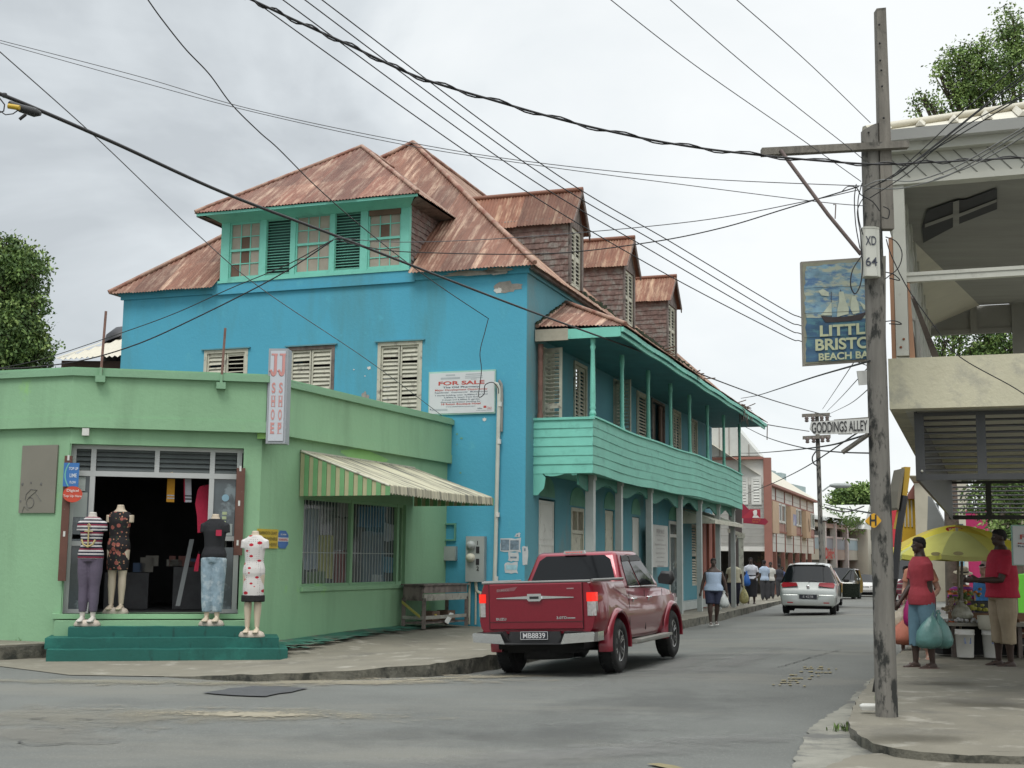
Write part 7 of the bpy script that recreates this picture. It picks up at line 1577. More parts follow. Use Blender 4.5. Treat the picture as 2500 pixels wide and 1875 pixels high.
# tailgate and its trim
b = MB(); b.box((-HW + .16, .075, .655), (HW - .16, .11, 1.275)); me = evalmesh(closed(b, 'tg'), [('BEVEL', dict(width=.015, segments=2))]); tg = link(me, 'tailgate', m_truck, TR)
b = MB(); b.box((-HW + .165, .071, .66), (HW - .165, .0745, .664)); b.box((-HW + .155, .078, .66), (-HW + .162, .112, 1.27)); b.box((HW - .162, .078, .66), (HW - .155, .112, 1.27)); b.box((-HW + .16, .068, .755), (HW - .16, .074, .763)); b.build('gap', mat('seam_dark', (.05, .005, .008), .6), tg)
b = MB(); y_ = .062; b.prism([(-.56, y_, 1.075), (-.10, y_, 1.065), (.10, y_, 1.065), (.56, y_, 1.075), (.56, y_, 1.085), (.1, y_, 1.105), (-.1, y_, 1.105), (-.56, y_, 1.085)], (0, .015, 0)); b.build('chrome_strip', m_chrome, tg)
b = MB(); b.prism([(-.105, .04, 1.06), (-.08, .04, 1.035), (.08, .04, 1.035), (.105, .04, 1.06), (.10, .04, 1.135), (-.10, .04, 1.135)], (0, .03, 0)); h_ = b.build('tailgate_handle', m_chrome, tg); b = MB(); b.box((-.065, .034, 1.065), (.065, .041, 1.10)); b.build('handle_recess', m_blackp, h_)
b = MB(); put_text(b, 'ISUZU', (-.50, .072, .80), (1, 0, 0), (0, 0, 1), .035, .15, .03); put_text(b, '3.0TD', (.38, .072, .81), (1, 0, 0), (0, 0, 1), .035, .15, .03); b.box((.46, .071, .798), (.57, .0745, .812)); b.build('badge', m_chrome, tg)
b = MB(); b.prism([(-.56, .072, 1.20), (-.25, .072, 1.235), (-.3, .072, 1.18), (-.56, .072, 1.165)], (0, .002, 0)); b.build('decal', mat('decal_grey', (.22, .08, .09), .5), tg); b = MB(); put_text(b, 'D-MAX', (-.46, .0705, 1.19), (1, 0, 0), (0, 0, 1), .028, .18, .01); b.box((.46, .071, 1.19), (.56, .0745, 1.205)); b.build('decal', mat('decal_grey2', (.30, .2, .2), .5), tg)
b = MB(); b.tube([(-HW + .04, .16, 1.30), (-HW + .04, 1.6, 1.295)], .022, 6); b.tube([(HW - .04, .16, 1.30), (HW - .04, 1.6, 1.295)], .022, 6); b.tube([(-HW + .05, .11, 1.292), (HW - .05, .11, 1.292)], .02, 6); b.build('bed_rail', mat('rail_grey', (.22, .22, .21), .5), TR)
b = MB(); b.prism([(-.17, 1.80, 1.672), (.17, 1.80, 1.672), (.155, 1.80, 1.722), (-.155, 1.80, 1.722)], (0, .06, 0)); bl_ = b.build('high_brake_light', m_clens, TR)
b = MB()
for i in range(9): b.ball((-.12 + .03 * i, 1.795, 1.695), (.008, .006, .008), 6)
b.build('brake_led', m_lit, bl_)
# bumper
b = MB(); b.prism([(-.80, -.02, .50), (-.42, -.06, .46), (.42, -.06, .46), (.80, -.02, .50), (.80, -.02, .62), (.45, -.05, .635), (.34, .0, .478), (-.34, .0, .478), (-.45, -.05, .635), (-.80, -.02, .62)], (0, .16, 0)); bm_ = b.build('rear_bumper', m_blackp, TR)
b = MB(); b.prism([(-.40, .02, .47), (.40, .02, .47), (.36, .02, .63), (-.36, .02, .63)], (0, .05, 0)); b.box((-.42, -.07, .462), (.42, .0, .478), 0); b.build('step_pad', m_blackp, bm_)
for sg in (-1, 1):
 b = MB(); b.loft([[Vector((sg * x, y, z)) for x, z in ((.40 + dz * .0, .47), (.86, .50), (.875, .60), (.86, .625), (.46, .605))] for y, dz in ((-.075, 0), (-.055, 1))], smooth=False); b.prism([(sg * .86, -.07, .50), (sg * .89, .05, .50), (sg * .89, .3, .50), (sg * .87, .3, .50)], (0, 0, .12)); b.build('bumper_corner', m_chrome, bm_)
b = MB(); b.box((-.20, .0, .525), (.20, .012, .635)); pl = b.build('number_plate', m_plate, TR); b = MB(); put_text(b, 'MB8839', (0, -.001, .58), (1, 0, 0), (0, 0, 1), .072, .32, .012)
for x0, x1, z0, z1 in ((-.195, .195, .628, .633), (-.195, .195, .527, .532), (-.197, -.192, .53, .63), (.192, .197, .53, .63)): b.box((x0, -.004, z0), (x1, -.001, z1))
b.build('plate_lettering', m_pltx, pl)
b = MB(); b.box((-.62, .25, .38), (.62, 4.6, .56)); b.box((-.5, .3, .33), (.5, 1.2, .42)); b.build('chassis', m_under, TR)
b = MB(); b.lathe([(.2, -.09), (.34, -.1), (.35, 0), (.34, .1), (.2, .09)], Matrix.Translation((-.02, .62, .34)), 20); b.build('spare_wheel', m_under, TR)
b = MB(); b.tube([(-.6, RA, .37), (.6, RA, .37)], .06, 8); b.ball((0.0, RA, .36), .15, 10); b.tube([(.35, .35, .36), (.36, 1.0, .38)], .035, 7); b.build('axle', m_under, TR)
for y in (RA, FA):
 for sg in (-1, 1): wheel(TR, sg * .76, y, WR, .245, sg)
h_ = R(-21.5); k_ = .965
c = G('t', 1432, 1303, -.03); loc = Vector((c.x, c.y, 0)) - Matrix.Rotation(h_, 3, 'Z') @ Vector((.80, RA, 0)) * k_
TR.location = (loc.x, loc.y, road_z(c.x, c.y) - .03); TR.rotation_euler = (R(.4), R(-2.2), h_); TR.scale = (k_, k_, k_)
# ---- generic small cars
def car_mesh(st, root, m_body, hatch=True):
 """stations (y, half width low, z bottom, half width belt, z belt, half width roof, z roof); glass where the roof stands above the belt"""
 def prof(s): y, wl, zb, wb, zbe, wr, zr = s; return [Vector(p) for p in ((wl * .85, y, zb), (wl, y, zb + .1), (wb * 1.0, y, (zb + zbe) * .52), (wb * 1.0, y, zbe - .12), (wb * .97, y, zbe), (wr * 1.04, y, zr - .07 if zr - zbe > .2 else zr - .01), (wr * .96, y, zr - .02 if zr - zbe > .2 else zr), (wr * .5, y, zr + .012), (0, y, zr + .018))]
 body, glass = MB(), MB()
 for a_, e_ in zip(st, st[1:]):
  A, B_ = prof(a_), prof(e_); up = a_[6] - a_[4] > .2 and e_[6] - e_[4] > .2; ramp = (abs(a_[6] - e_[6]) > .16)
  for k in range(8):
   isg = (k == 4 and (up or (ramp and max(a_[6] - a_[4], e_[6] - e_[4]) > .3))) or (ramp and k >= 5 and max(a_[6] - a_[4], e_[6] - e_[4]) > .3)
   for sg in (-1, 1):
    q = [Vector((p.x * sg, p.y, p.z)) for p in (A[k], B_[k], B_[k + 1], A[k + 1])]; (glass if isg else body).add(q, [(0, 1, 2, 3)], 0, True)
 for s in (st[0], st[-1]):
  P_ = prof(s); ring = [Vector((-p.x, p.y, p.z)) for p in P_] + P_[::-1][1:]; body.add(ring, [tuple(range(len(ring)))])
 bme = closed(body, 'body'); link(sharp(bme, 40), 'body', m_body, root); g_ = closed(glass, 'g'); link(sharp(g_, 30), 'windows', m_cglass, root)
def car(label, cat, mb, zk, x, y, Y, ang, st, r=.3, L=3.9, wb=(.65, 3.1), tw=.70, name='parked_car', away=True):
 gz_ = GZ(Y); c = D(zk, x, y, Y); o = thing(name, label, cat, (c.x, Y, gz_), local=True, rz=ang); car_mesh(st, o, mb)
 for yy in wb:
  for sg in (-1, 1): wheel(o, sg * tw, yy, r, .19, sg, 5)
 b = MB(); b.box((-.6, .3, .16), (.6, L - .4, .4)); b.build('chassis', m_under, o); return o
m_silver = paint('silver_paint', (.42, .44, .42), .5, .3)
hat = [(0, .70, .32, .76, .60, .70, .62), (.05, .80, .27, .83, .72, .76, .74), (.12, .81, .22, .84, .93, .73, .95), (.55, .83, .2, .85, .95, .60, 1.48), (1.0, .83, .2, .85, .94, .61, 1.535), (2.2, .83, .2, .85, .92, .61, 1.54), (2.75, .83, .2, .85, .90, .58, 1.44), (3.35, .82, .2, .84, .88, .70, .92), (3.8, .76, .25, .80, .70, .6, .74), (3.93, .6, .3, .62, .5, .5, .52)]
SV = car('silver hatchback driving away down the street behind the red pickup', 'car', m_silver, 6, 893, 1400, 39.5, R(-16), hat, name='hatchback_car')
for sg in (-1, 1):
 b = MB(); b.prism([(sg * .30, -.0, .86), (sg * .76, .04, .80), (sg * .80, .09, .90), (sg * .74, .10, .955), (sg * .34, .03, .955)], (0, .05, 0)); b.build('tail_light', m_rlens, SV)
 b = MB(); b.box((sg * .45, -.035, .34), (sg * .62, -.01, .37)); b.build('reflector', m_rlens, SV)
b = MB(); b.prism([(-.78, -.03, .26), (.78, -.03, .26), (.80, -.03, .52), (.76, -.03, .60), (.30, -.03, .60), (.26, -.03, .46), (-.26, -.03, .46), (-.30, -.03, .60), (-.76, -.03, .60), (-.80, -.03, .52)], (0, .12, 0)); me = evalmesh(closed(b, 'x'), [('BEVEL', dict(width=.03, segments=3))]); link(sharp(me, 50), 'bumper', m_silver, SV)
b = MB(); b.box((-.26, -.045, .47), (.26, -.02, .60)); pl = b.build('number_plate', m_plate, SV); b = MB(); put_text(b, 'E 4278', (0, -.047, .535), (1, 0, 0), (0, 0, 1), .07, .30, .01); b.build('plate_lettering', mat('plate_text_dim', (.35, .35, .36), .5), pl)
b = MB(); b.lathe([(.045, 0), (.05, .01), (.035, .014)], Matrix.Translation((0, .04, .83)) @ Matrix.Rotation(R(90), 4, 'X'), 14); b.build('emblem', m_chrome, SV)
b = MB(); b.tube([(.02, .07, .98), (.05, .10, 1.03), (.25, .12, 1.0), (.30, .10, .99)], .012, 5); b.build('wiper', m_blackp, SV)
b = MB(); b.box((-.5, .50, 1.485), (.5, .62, 1.50)); b.build('spoiler', m_silver, SV)
b = MB(); b.quad((-.2, .34, 1.08), (.42, .34, 1.08), (.40, .50, 1.38), (-.2, .50, 1.38)); b.build('light_through_glass', mat('glass_seen_through', (.22, .29, .27), .1, .2, 4, spec=.8), SV)
sed = [(0, .72, .35, .76, .62, .7, .64), (.05, .8, .25, .82, .85, .74, .87), (.6, .82, .2, .84, .95, .74, .97), (1.15, .83, .2, .85, .93, .58, 1.38), (2.5, .83, .2, .85, .91, .58, 1.40), (3.2, .82, .2, .84, .88, .72, .93), (4.0, .80, .22, .82, .80, .68, .84), (4.15, .74, .28, .78, .68, .6, .72), (4.22, .66, .34, .7, .55, .55, .58)]
def front_face(o, L, m_l=m_clens, zc=.66, plate=True):
 for sg in (-1, 1): b = MB(); b.prism([(sg * .42, L - .02, zc - .06), (sg * .72, L - .1, zc - .06), (sg * .74, L - .12, zc + .07), (sg * .42, L - .04, zc + .07)], (0, .03, 0)); b.build('headlight', m_l, o)
 b = MB(); b.box((-.38, L - .03, zc - .05), (.38, L + .0, zc + .04)); b.build('grille', m_blackp, o)
 b = MB(); b.box((-.55, L - .08, .30), (.55, L + .02, .38)); b.build('lower_grille', m_blackp, o)
m_whc = paint('white_car_paint', (.58, .58, .56), .0, .3)
S1 = car('white sedan coming towards the camera far down the street beside the near pole', 'car', m_whc, 6, 1262, 1320, 84, R(165), sed, name='sedan_car'); front_face(S1, 4.2)
for sg in (-1, 1): b = MB(); b.ball((sg * .95, 3.0, .98), (.1, .06, .07), 6); b.build('wing_mirror', m_whc, S1)
m_dkc = paint('dark_car_paint', (.035, .045, .035), .3, .25)
suv = [(0, .74, .4, .8, .8, .74, .82), (.05, .84, .3, .86, 1.0, .8, 1.03), (.5, .86, .25, .88, 1.05, .70, 1.66), (2.6, .86, .25, .88, 1.02, .70, 1.70), (3.3, .85, .25, .87, 1.0, .76, 1.06), (4.1, .82, .28, .85, .92, .72, .96), (4.25, .74, .34, .78, .7, .62, .74)]
S2 = car('dark parked sport utility car between the silver hatchback and the white sedan', 'car', m_dkc, 6, 1160, 1320, 74, R(158), suv, r=.34); front_face(S2, 4.22)
for sg in (-1, 1): b = MB(); b.ball((sg * 1.0, 3.1, 1.12), (.12, .07, .08), 6); b.build('wing_mirror', m_whc, S2)
S3 = car('dark car with its door open, half hidden behind the silver hatchback', 'car', m_dkc, 6, 935, 1320, 49, R(-18), sed, name='parked_car')
dd = MB(); c3 = [(.86, 2.35, .35), (1.52, 1.95, .35), (1.54, 1.95, .88), (.88, 2.35, .88)]; dd.prism(c3, (.02, .05, 0)); dd.tube([(1.54, 1.95, .86), (1.50, 1.98, 1.1), (1.35, 2.1, 1.38), (1.2, 2.2, 1.42), (.86, 2.35, 1.0)], .03, 6); dd.build('open_door', m_dkc, S3)
dd = MB(); dd.ball((1.0, 2.6, .98), (.13, .07, .09), 7); dd.build('wing_mirror', m_blackp, S3)
van = [(0, .78, .4, .84, 1.0, .8, 1.05), (.1, .84, .3, .86, 1.1, .74, 1.9), (3.0, .84, .3, .86, 1.08, .74, 1.92), (3.9, .84, .3, .86, 1.05, .76, 1.12), (4.5, .80, .35, .84, .9, .7, .95), (4.6, .7, .4, .72, .7, .6, .75)]
S4 = car('white van coming up the road behind the woman with the striped top', 'van', m_whc, 'p', 270, 620, 52, R(163), van, r=.33, name='white_van'); front_face(S4, 4.58, zc=.85)
# ================================================================ people and mannequins
m_skin = mat('dark_skin', (.050, .028, .020), .5, .1, 8); m_skinr = mat('brown_skin', (.10, .055, .038), .5, .1, 8); m_skinp = mat('light_skin', (.40, .23, .17), .55, .06, 8); m_hair = mat('black_hair', (.012, .011, .011), .9, .2, 40, .4, 90)
m_mann = mat('mannequin_cream', (.56, .47, .36), .45, .05, 4); m_mannw = mat('mannequin_white', (.55, .52, .47), .45, .05, 4)
def cloth(name, c, **k): return mat(name, c, .85, .10, 9, .35, 25, **k)
def stripes(name, cols, freq, rough=.85):
 if name in MATS: return MATS[name]
 m = mat(name, cols[0], rough, .05); nn = m.node_tree.nodes; l = m.node_tree.links; t = nn.new('ShaderNodeTexCoord'); s = nn.new('ShaderNodeSeparateXYZ'); l.new(t.outputs['Object'], s.inputs[0])
 a_ = nn.new('ShaderNodeMath'); a_.operation = 'MULTIPLY'; l.new(s.outputs[2], a_.inputs[0]); a_.inputs[1].default_value = freq; f_ = nn.new('ShaderNodeMath'); f_.operation = 'FRACT'; l.new(a_.outputs[0], f_.inputs[0])
 r_ = nn.new('ShaderNodeValToRGB'); r_.color_ramp.interpolation = 'CONSTANT'; l.new(f_.outputs[0], r_.inputs[0])
 for i, c in enumerate(cols):
  e_ = r_.color_ramp.elements[i] if i < 2 else r_.color_ramp.elements.new(i / len(cols)); e_.position = i / len(cols); e_.color = (*c, 1)
 l.new(r_.outputs[0], nn['Principled BSDF'].inputs['Base Color']); return m
def dots(name, base, layers):
 if name in MATS: return MATS[name]
 m = mat(name, base, .85, .03); nn = m.node_tree.nodes; l = m.node_tree.links; t = nn.new('ShaderNodeTexCoord'); cur = None
 for (c, sc, rad, dist, xy) in layers:
  v_ = nn.new('ShaderNodeTexVoronoi'); v_.inputs['Scale'].default_value = sc; v_.inputs['Randomness'].default_value = dist; mp_ = nn.new('ShaderNodeMapping'); mp_.inputs['Scale'].default_value = xy; l.new(t.outputs['Object'], mp_.inputs[0]); l.new(mp_.outputs[0], v_.inputs['Vector'])
  k = nn.new('ShaderNodeMath'); k.operation = 'LESS_THAN'; l.new(v_.outputs['Distance'], k.inputs[0]); k.inputs[1].default_value = rad; mx = nn.new('ShaderNodeMix'); mx.data_type = 'RGBA'; l.new(k.outputs[0], mx.inputs[0])
  if cur is None: mx.inputs[6].default_value = (*base, 1)
  else: l.new(cur, mx.inputs[6])
  mx.inputs[7].default_value = (*c, 1); cur = mx.outputs[2]
 l.new(cur, nn['Principled BSDF'].inputs['Base Color']); return m
def vox(b, name, m, parent, size=.011, sm=3):
 me = closed(b, name); me = evalmesh(me, [('REMESH', dict(mode='VOXEL', voxel_size=size, use_smooth_shade=True)), ('SMOOTH', dict(iterations=sm, factor=.5))]); return link(smooth_mesh(me), name, m, parent)
def ell(z, rx, ry, cx=0, cy=0, n=20, k=1.0): return [Vector((cx + rx * k * math.cos(2 * math.pi * i / n), cy + ry * k * math.sin(2 * math.pi * i / n), z)) for i in range(n)]
DA = [((.06, .0, -1), (.03, .12, -1)), ((-.06, 0, -1), (-.03, .12, -1))]; DL = [((0, 0, -1), (0, 0, -1)), ((0, 0, -1), (0, 0, -1))]
def figure(name, label, cat, loc, rz, H, skin, top=None, bottom=None, shoes=None, hair=m_hair, arms=DA, legs=DL, fat=1.0, belly=0.0, head=True, stub=False, sleeve=.6, hem=.50, neck=.845, kind='shorts', blen=.30, yaw=0, size=.011, hips=1.0, group=None, open_=0, bust=0, skirtflare=1.0):
 o = thing(name, label, cat, loc, group, local=True, rz=rz)
 h = H; J = lambda x, y, z: Vector((x * h, y * h, z * h)); f_ = fat
 tz = [(.475, .085 * hips, .07), (.51, .10 * hips, .078), (.55, .098 * hips, .076), (.61, .080 + belly * .5, .060 + belly), (.68, .086 + belly * .3, .064 + belly * .6), (.74, .096, .070), (.78, .104, .062), (.805, .094, .054), (.825, .070, .046), (.845, .044, .04), (.872, .033, .034)]
 tor = lambda k, add, z0, z1: [ell(z * h, (rx * f_ * k + add) * h, (ry * f_ * k + add) * h, 0, ((.012 * bust) if .7 < z < .78 else 0) * h) for z, rx, ry in tz if z0 <= z <= z1]
 b = MB(); b.loft(tor(1, 0, 0, 2)); Hd = []
 hip = [J(.05 * hips * f_, 0, .50), J(-.05 * hips * f_, 0, .50)]; foot = []
 for i in (0, 1):
  kn = hip[i] + Vector(legs[i][0]).normalized() * .235 * h; an = kn + Vector(legs[i][1]).normalized() * .235 * h; foot.append((kn, an))
  g = f_ ** .5; b.tube([hip[i], hip[i].lerp(kn, .5), kn, kn.lerp(an, .3), kn.lerp(an, .7), an], [.060 * h * g, .052 * h * g, .036 * h * g, .037 * h * g, .026 * h, .021 * h], 14)
  d_ = Vector((.0, 1, 0)); b.loft([[an + Vector((x * h, y * h, -.045 * h + z * h)) for x, z in ((-.022 * w_, 0), (.022 * w_, 0), (.020 * w_, .03 * hh), (0, .042 * hh), (-.02 * w_, .03 * hh))] for y, w_, hh in ((-.035, .6, .7), (-.02, 1, 1.1), (.03, 1.05, 1.0), (.075, 1.25, .55), (.105, .8, .35))], smooth=True)
 sh = [J(.096 * f_ ** .6, 0, .785), J(-.096 * f_ ** .6, 0, .785)]; AR_ = []
 for i in (0, 1):
  u_ = Vector(arms[i][0]).normalized(); v_ = Vector(arms[i][1]).normalized()
  if stub: e_ = sh[i] + u_ * .055 * h; b.tube([sh[i] - u_ * .01 * h, e_], [.034 * h, .030 * h], 12); AR_.append((e_, e_)); continue
  el = sh[i] + u_ * .175 * h; wr = el + v_ * .15 * h; AR_.append((el, wr)); g = f_ ** .4
  b.tube([sh[i], sh[i].lerp(el, .5), el, el.lerp(wr, .35), wr], [.034 * h * g, .030 * h * g, .024 * h * g, .024 * h * g, .016 * h], 12)
  # hand: palm, four curled fingers, thumb from the side
  side = v_.cross(Vector((0, 1, 0))).normalized() if abs(v_.y) < .9 else Vector((1, 0, 0)); fw = side.cross(v_).normalized(); pm = wr + v_ * .045 * h
  b.tube([wr, wr + v_ * .02 * h, pm, wr + v_ * .055 * h], [.015 * h, .02 * h, .021 * h, .018 * h], 10)
  for q, L in ((-1.5, .040), (-.5, .048), (.5, .046), (1.5, .036)):
   s_ = pm + fw * q * .0105 * h; c1 = s_ + v_ * L * .5 * h; inn = side * (-.012 if i == 0 else .012) * h; b.tube([s_, c1, s_ + v_ * L * h + inn], [.0062 * h, .0056 * h, .0045 * h], 7)
  t0 = wr + v_ * .018 * h + fw * .014 * h; b.tube([t0, t0 + v_ * .022 * h + fw * .016 * h, t0 + v_ * .042 * h + fw * .019 * h], [.0075 * h, .0068 * h, .0055 * h], 7)
 if head:
  T = Matrix.Translation(J(0, .012, .932)) @ Matrix.Rotation(yaw, 4, 'Z')
  b.ball((0, -.004 * h, .012 * h), (.042 * h, .053 * h, .054 * h), 16, 0, T); b.ball((0, .018 * h, -.028 * h), (.030 * h, .034 * h, .034 * h), 12, 0, T); b.ball((0, .055 * h, -.008 * h), (.008 * h, .011 * h, .012 * h), 8, 0, T)
  b.ball((0, .047 * h, -.034 * h), (.014 * h, .008 * h, .007 * h), 8, 0, T)
  for s_ in (-1, 1): b.ball((s_ * .043 * h, 0, -.004 * h), (.006 * h, .010 * h, .015 * h), 7, 0, T)
  b.tube([J(0, -.004, .85), J(0, .004, .91)], [.034 * h, .032 * h], 12)
 else: b.tube([J(0, 0, .85), J(0, 0, .885)], [.032 * h, .030 * h], 14)
 vox(b, 'body', skin, o, size)
 if head:
  hb = MB(); T = Matrix.Translation(J(0, .012, .932)) @ Matrix.Rotation(yaw, 4, 'Z'); hb.loft([[T @ Vector((rx * h * math.cos(a_), (cy + ry * math.sin(a_)) * h, z * h)) for a_ in [2 * math.pi * k / 18 for k in range(18)]] for z, rx, ry, cy in ((-.02, .030, .02, -.035), (.0, .040, .035, -.022), (.02, .0455, .050, -.010), (.045, .042, .052, -.004), (.062, .028, .036, -.004), (.068, .010, .012, -.004))]); link(sharp(closed(hb, 'h'), 80), 'hair', hair, o)
  eb = MB()
  for s_ in (-1, 1): eb.ball((s_ * .017 * h, .046 * h, .006 * h), (.006 * h, .005 * h, .0035 * h), 7, 0, T)
  eb.build('eyes', mat('eye_white', (.25, .24, .22), .3), o)
 if bottom is not None:
  b = MB()
  if kind == 'lining': b.loft([ell(z * h, (.098 * hips + .008) * h, .082 * h) for z in (blen, hem + .03)])
  elif kind == 'skirt':
   b.loft([ell(z * h, (rx * f_ + .012) * h * k, (ry * f_ + .012) * h * k) for z, rx, ry, k in ((.66, .083 + belly * .4, .062 + belly, 1), (.60, .085 + belly * .4, .066 + belly, 1), (.53, .103 * hips, .082, 1), (.45, .100 * hips, .08, skirtflare), ((blen + .45) / 2, .094 * hips, .076, skirtflare), (blen, .088 * hips, .072, skirtflare), )])
  else:
   b.loft(tor(1, .011, .47, .62))
   for i in (0, 1):
    kn, an = foot[i]; full = blen < .25; pts = [hip[i] + Vector((0, 0, .01 * h)), hip[i].lerp(kn, .5)]; rs = [.070 * h * f_ ** .5, .066 * h * f_ ** .5]; w_ = .9 if kind == 'tight' else 1.15
    if full: pts += [kn, kn.lerp(an, .5), kn.lerp(an, min(1, (.265 - blen) / .235 + .02))]; rs += [.046 * h * w_, .043 * h * w_, .034 * h * w_]
    else: t = min(1, (.50 - blen) / .235); pts += [hip[i].lerp(kn, t) if t < 1 else kn.lerp(an, max(0, (.265 - blen) / .235))]; rs += [.060 * h * f_ ** .5]
    if kind == 'tight': rs = [r_ * (.93 if i_ < 2 else 1.03) for i_, r_ in enumerate(rs)]
    b.tube(pts, rs, 14)
  vox(b, {'skirt': 'skirt', 'lining': 'hem_lining', 'shorts': 'trousers', 'tight': 'leggings', 'pants': 'trousers'}[kind], bottom, o, size * 1.1)
 if top is not None:
  b = MB()
  if hem < .44: b.loft([ell(z * h, (rx * f_ + .014) * h, (ry * f_ + .014) * h) for z, rx, ry in [(hem, .088 * hips * skirtflare, .072), ((hem + .46) / 2, .094 * hips, .076)] + [q for q in tz if q[0] > .47 and q[0] <= neck]])
  else: b.loft([ell(z * h, (rx * f_ + .015 + (.006 if z < .56 else 0)) * h, (ry * f_ + .016) * h) for z, rx, ry in [(hem, .098 * hips + belly * .3, .074 + belly * .6)] + [q for q in tz if q[0] > hem + .02 and q[0] <= neck]])
  if sleeve > 0:
   for i in (0, 1): el, wr = AR_[i]; e_ = sh[i].lerp(el, sleeve if not stub else 1.05); b.tube([sh[i] + Vector((-.03 * h * (1 if i == 0 else -1), 0, .008 * h)), sh[i], e_], [.034 * h, .041 * h * f_ ** .4, .039 * h * f_ ** .3], 12)
  vox(b, 'dress' if hem < .44 else 'shirt', top, o, size * 1.1, 2)
 if shoes is not None:
  for i in (0, 1):
   an = foot[i][1]; b = MB(); b.loft([[an + Vector((x * h, y * h, -.052 * h + z * h)) for x, z in ((-.03 * w_, 0), (.03 * w_, 0), (.028 * w_, hh), (-.028 * w_, hh))] for y, w_, hh in ((-.045, .7, .014), (-.02, 1, .014), (.06, 1.15, .013), (.112, .7, .012))], smooth=False)
   b.tube([an + Vector((-.026 * h, .045 * h, -.035 * h)), an + Vector((0, .05 * h, -.012 * h)), an + Vector((.026 * h, .045 * h, -.035 * h))], .007 * h, 6); b.build('sandal', shoes, o)
 o['_h'] = [list(q[1]) for q in AR_]; del o['_h']
 return o, AR_
def hand_world(o, p): return Matrix.Translation(o.location) @ Matrix.Rotation(o.rotation_euler.z, 4, 'Z') @ p
def bag(label, top, w_, hgt, m, seed=1, name='carrier_bag', cat='bag', dx=0):
 top = Vector(top); o = thing(name, label, cat, tuple(top - Vector((0, 0, hgt)))); b = MB(); rings = []; N_ = 22
 for t, k in ((0, .12), (.08, .16), (.2, .42), (.35, .72), (.55, .95), (.75, 1.05), (.9, .95), (.98, .6), (1, .25)):
  rings.append([top + Vector((dx * t + w_ / 2 * k * math.cos(a_) * (1 + .16 * noise.noise(Vector((i * .7, t * 3, seed)))), w_ * .36 * k * math.sin(a_) * (1 + .2 * noise.noise(Vector((i * .9, t * 4, seed + 9)))), -hgt * t + .012 * math.sin(i * 2.1) * t)) for i, a_ in enumerate([2 * math.pi * q / N_ for q in range(N_)])])
 b.loft(rings); b.build('sack', m, o); b = MB(); b.tube([top + Vector((-.03, 0, -.02)), top + Vector((-.01, 0, .03)), top + Vector((.01, 0, .03)), top + Vector((.03, 0, -.02))], .012, 6); b.build('handle', m, o); return o
def gp(zk, x, y, h=.0): p = G2(zk, x, y, h); return p
# the two men on the right pavement
p1 = gp('p', 520, 1562, .125); H1 = D('p', 480, 250, p1.y).z - .125
o1, A1 = figure('person', 'man in a salmon red polo shirt and blue trousers looking left, carrying teal bags', 'person', tuple(p1), R(104), H1, m_skin, cloth('polo_salmon', (.36, .045, .06)), cloth('faded_blue_trousers', (.12, .22, .28)), mat('sandal_brown', (.12, .07, .06), .7), arms=[((.05, -.1, -1), (.02, .05, -1)), ((-.05, .25, -1), (-.02, .7, -.9))][::-1], legs=[((.03, .12, -1), (0, .02, -1)), ((-.03, -.10, -1), (0, -.08, -1))], sleeve=.72, hem=.47, kind='shorts', blen=.20, yaw=R(-4), size=.010, fat=1.02)
p2 = gp('p', 1345, 1545, .125); H2 = D('p', 1290, 170, p2.y).z - .125
o2_, A2 = figure('person', 'man in a bright red tee shirt and khaki shorts with his forearm raised', 'person', tuple(p2), R(93), H2, m_skin, cloth('tee_red', (.40, .018, .045)), cloth('khaki', (.36, .29, .20)), mat('sandal_dark', (.03, .025, .022), .8), arms=[((.02, .02, -1), (.1, 1, .02)), ((-.02, .35, -1), (.25, 1, .0))], legs=[((.02, .06, -1), (0, .02, -1)), ((-.02, -.03, -1), (0, -.03, -1))], fat=1.22, belly=.025, sleeve=.75, hem=.49, blen=.22, yaw=R(8), size=.010)
for k, (o_, A_, m_) in enumerate(((o2_, A2, mat('watch_gold', (.5, .38, .05), .3, metal=.5)),)):
 wr = A_[0][1]; el = A_[0][0]; b = MB(); d_ = (wr - el).normalized(); b.tube([wr - d_ * .035, wr - d_ * .005], .032, 12); ob = b.build('watch', m_, o_)
m_teal = mat('teal_bag', (.12, .27, .25), .35, .2, 6, .6, 8, spec=.6); m_magb = mat('magenta_bag', (.36, .01, .13), .4, .2, 6, .5, 8)
q = D('p', 600, 1020, p1.y - .18); bag('thin teal carrier bag held by the man in the polo, left one of his two', q, .34, .46 * 1, m_teal, 2, dx=-.06); q2 = D('p', 665, 1020, p1.y - .1); bag('thin teal carrier bag held by the man in the polo, right one of his two', q2, .27, .46, m_teal, 5, dx=.06)
bag('magenta carrier bag hanging in front of the man in the polo shirt', D('p', 405, 790, p1.y + .5), .26, .50, m_magb, 8)
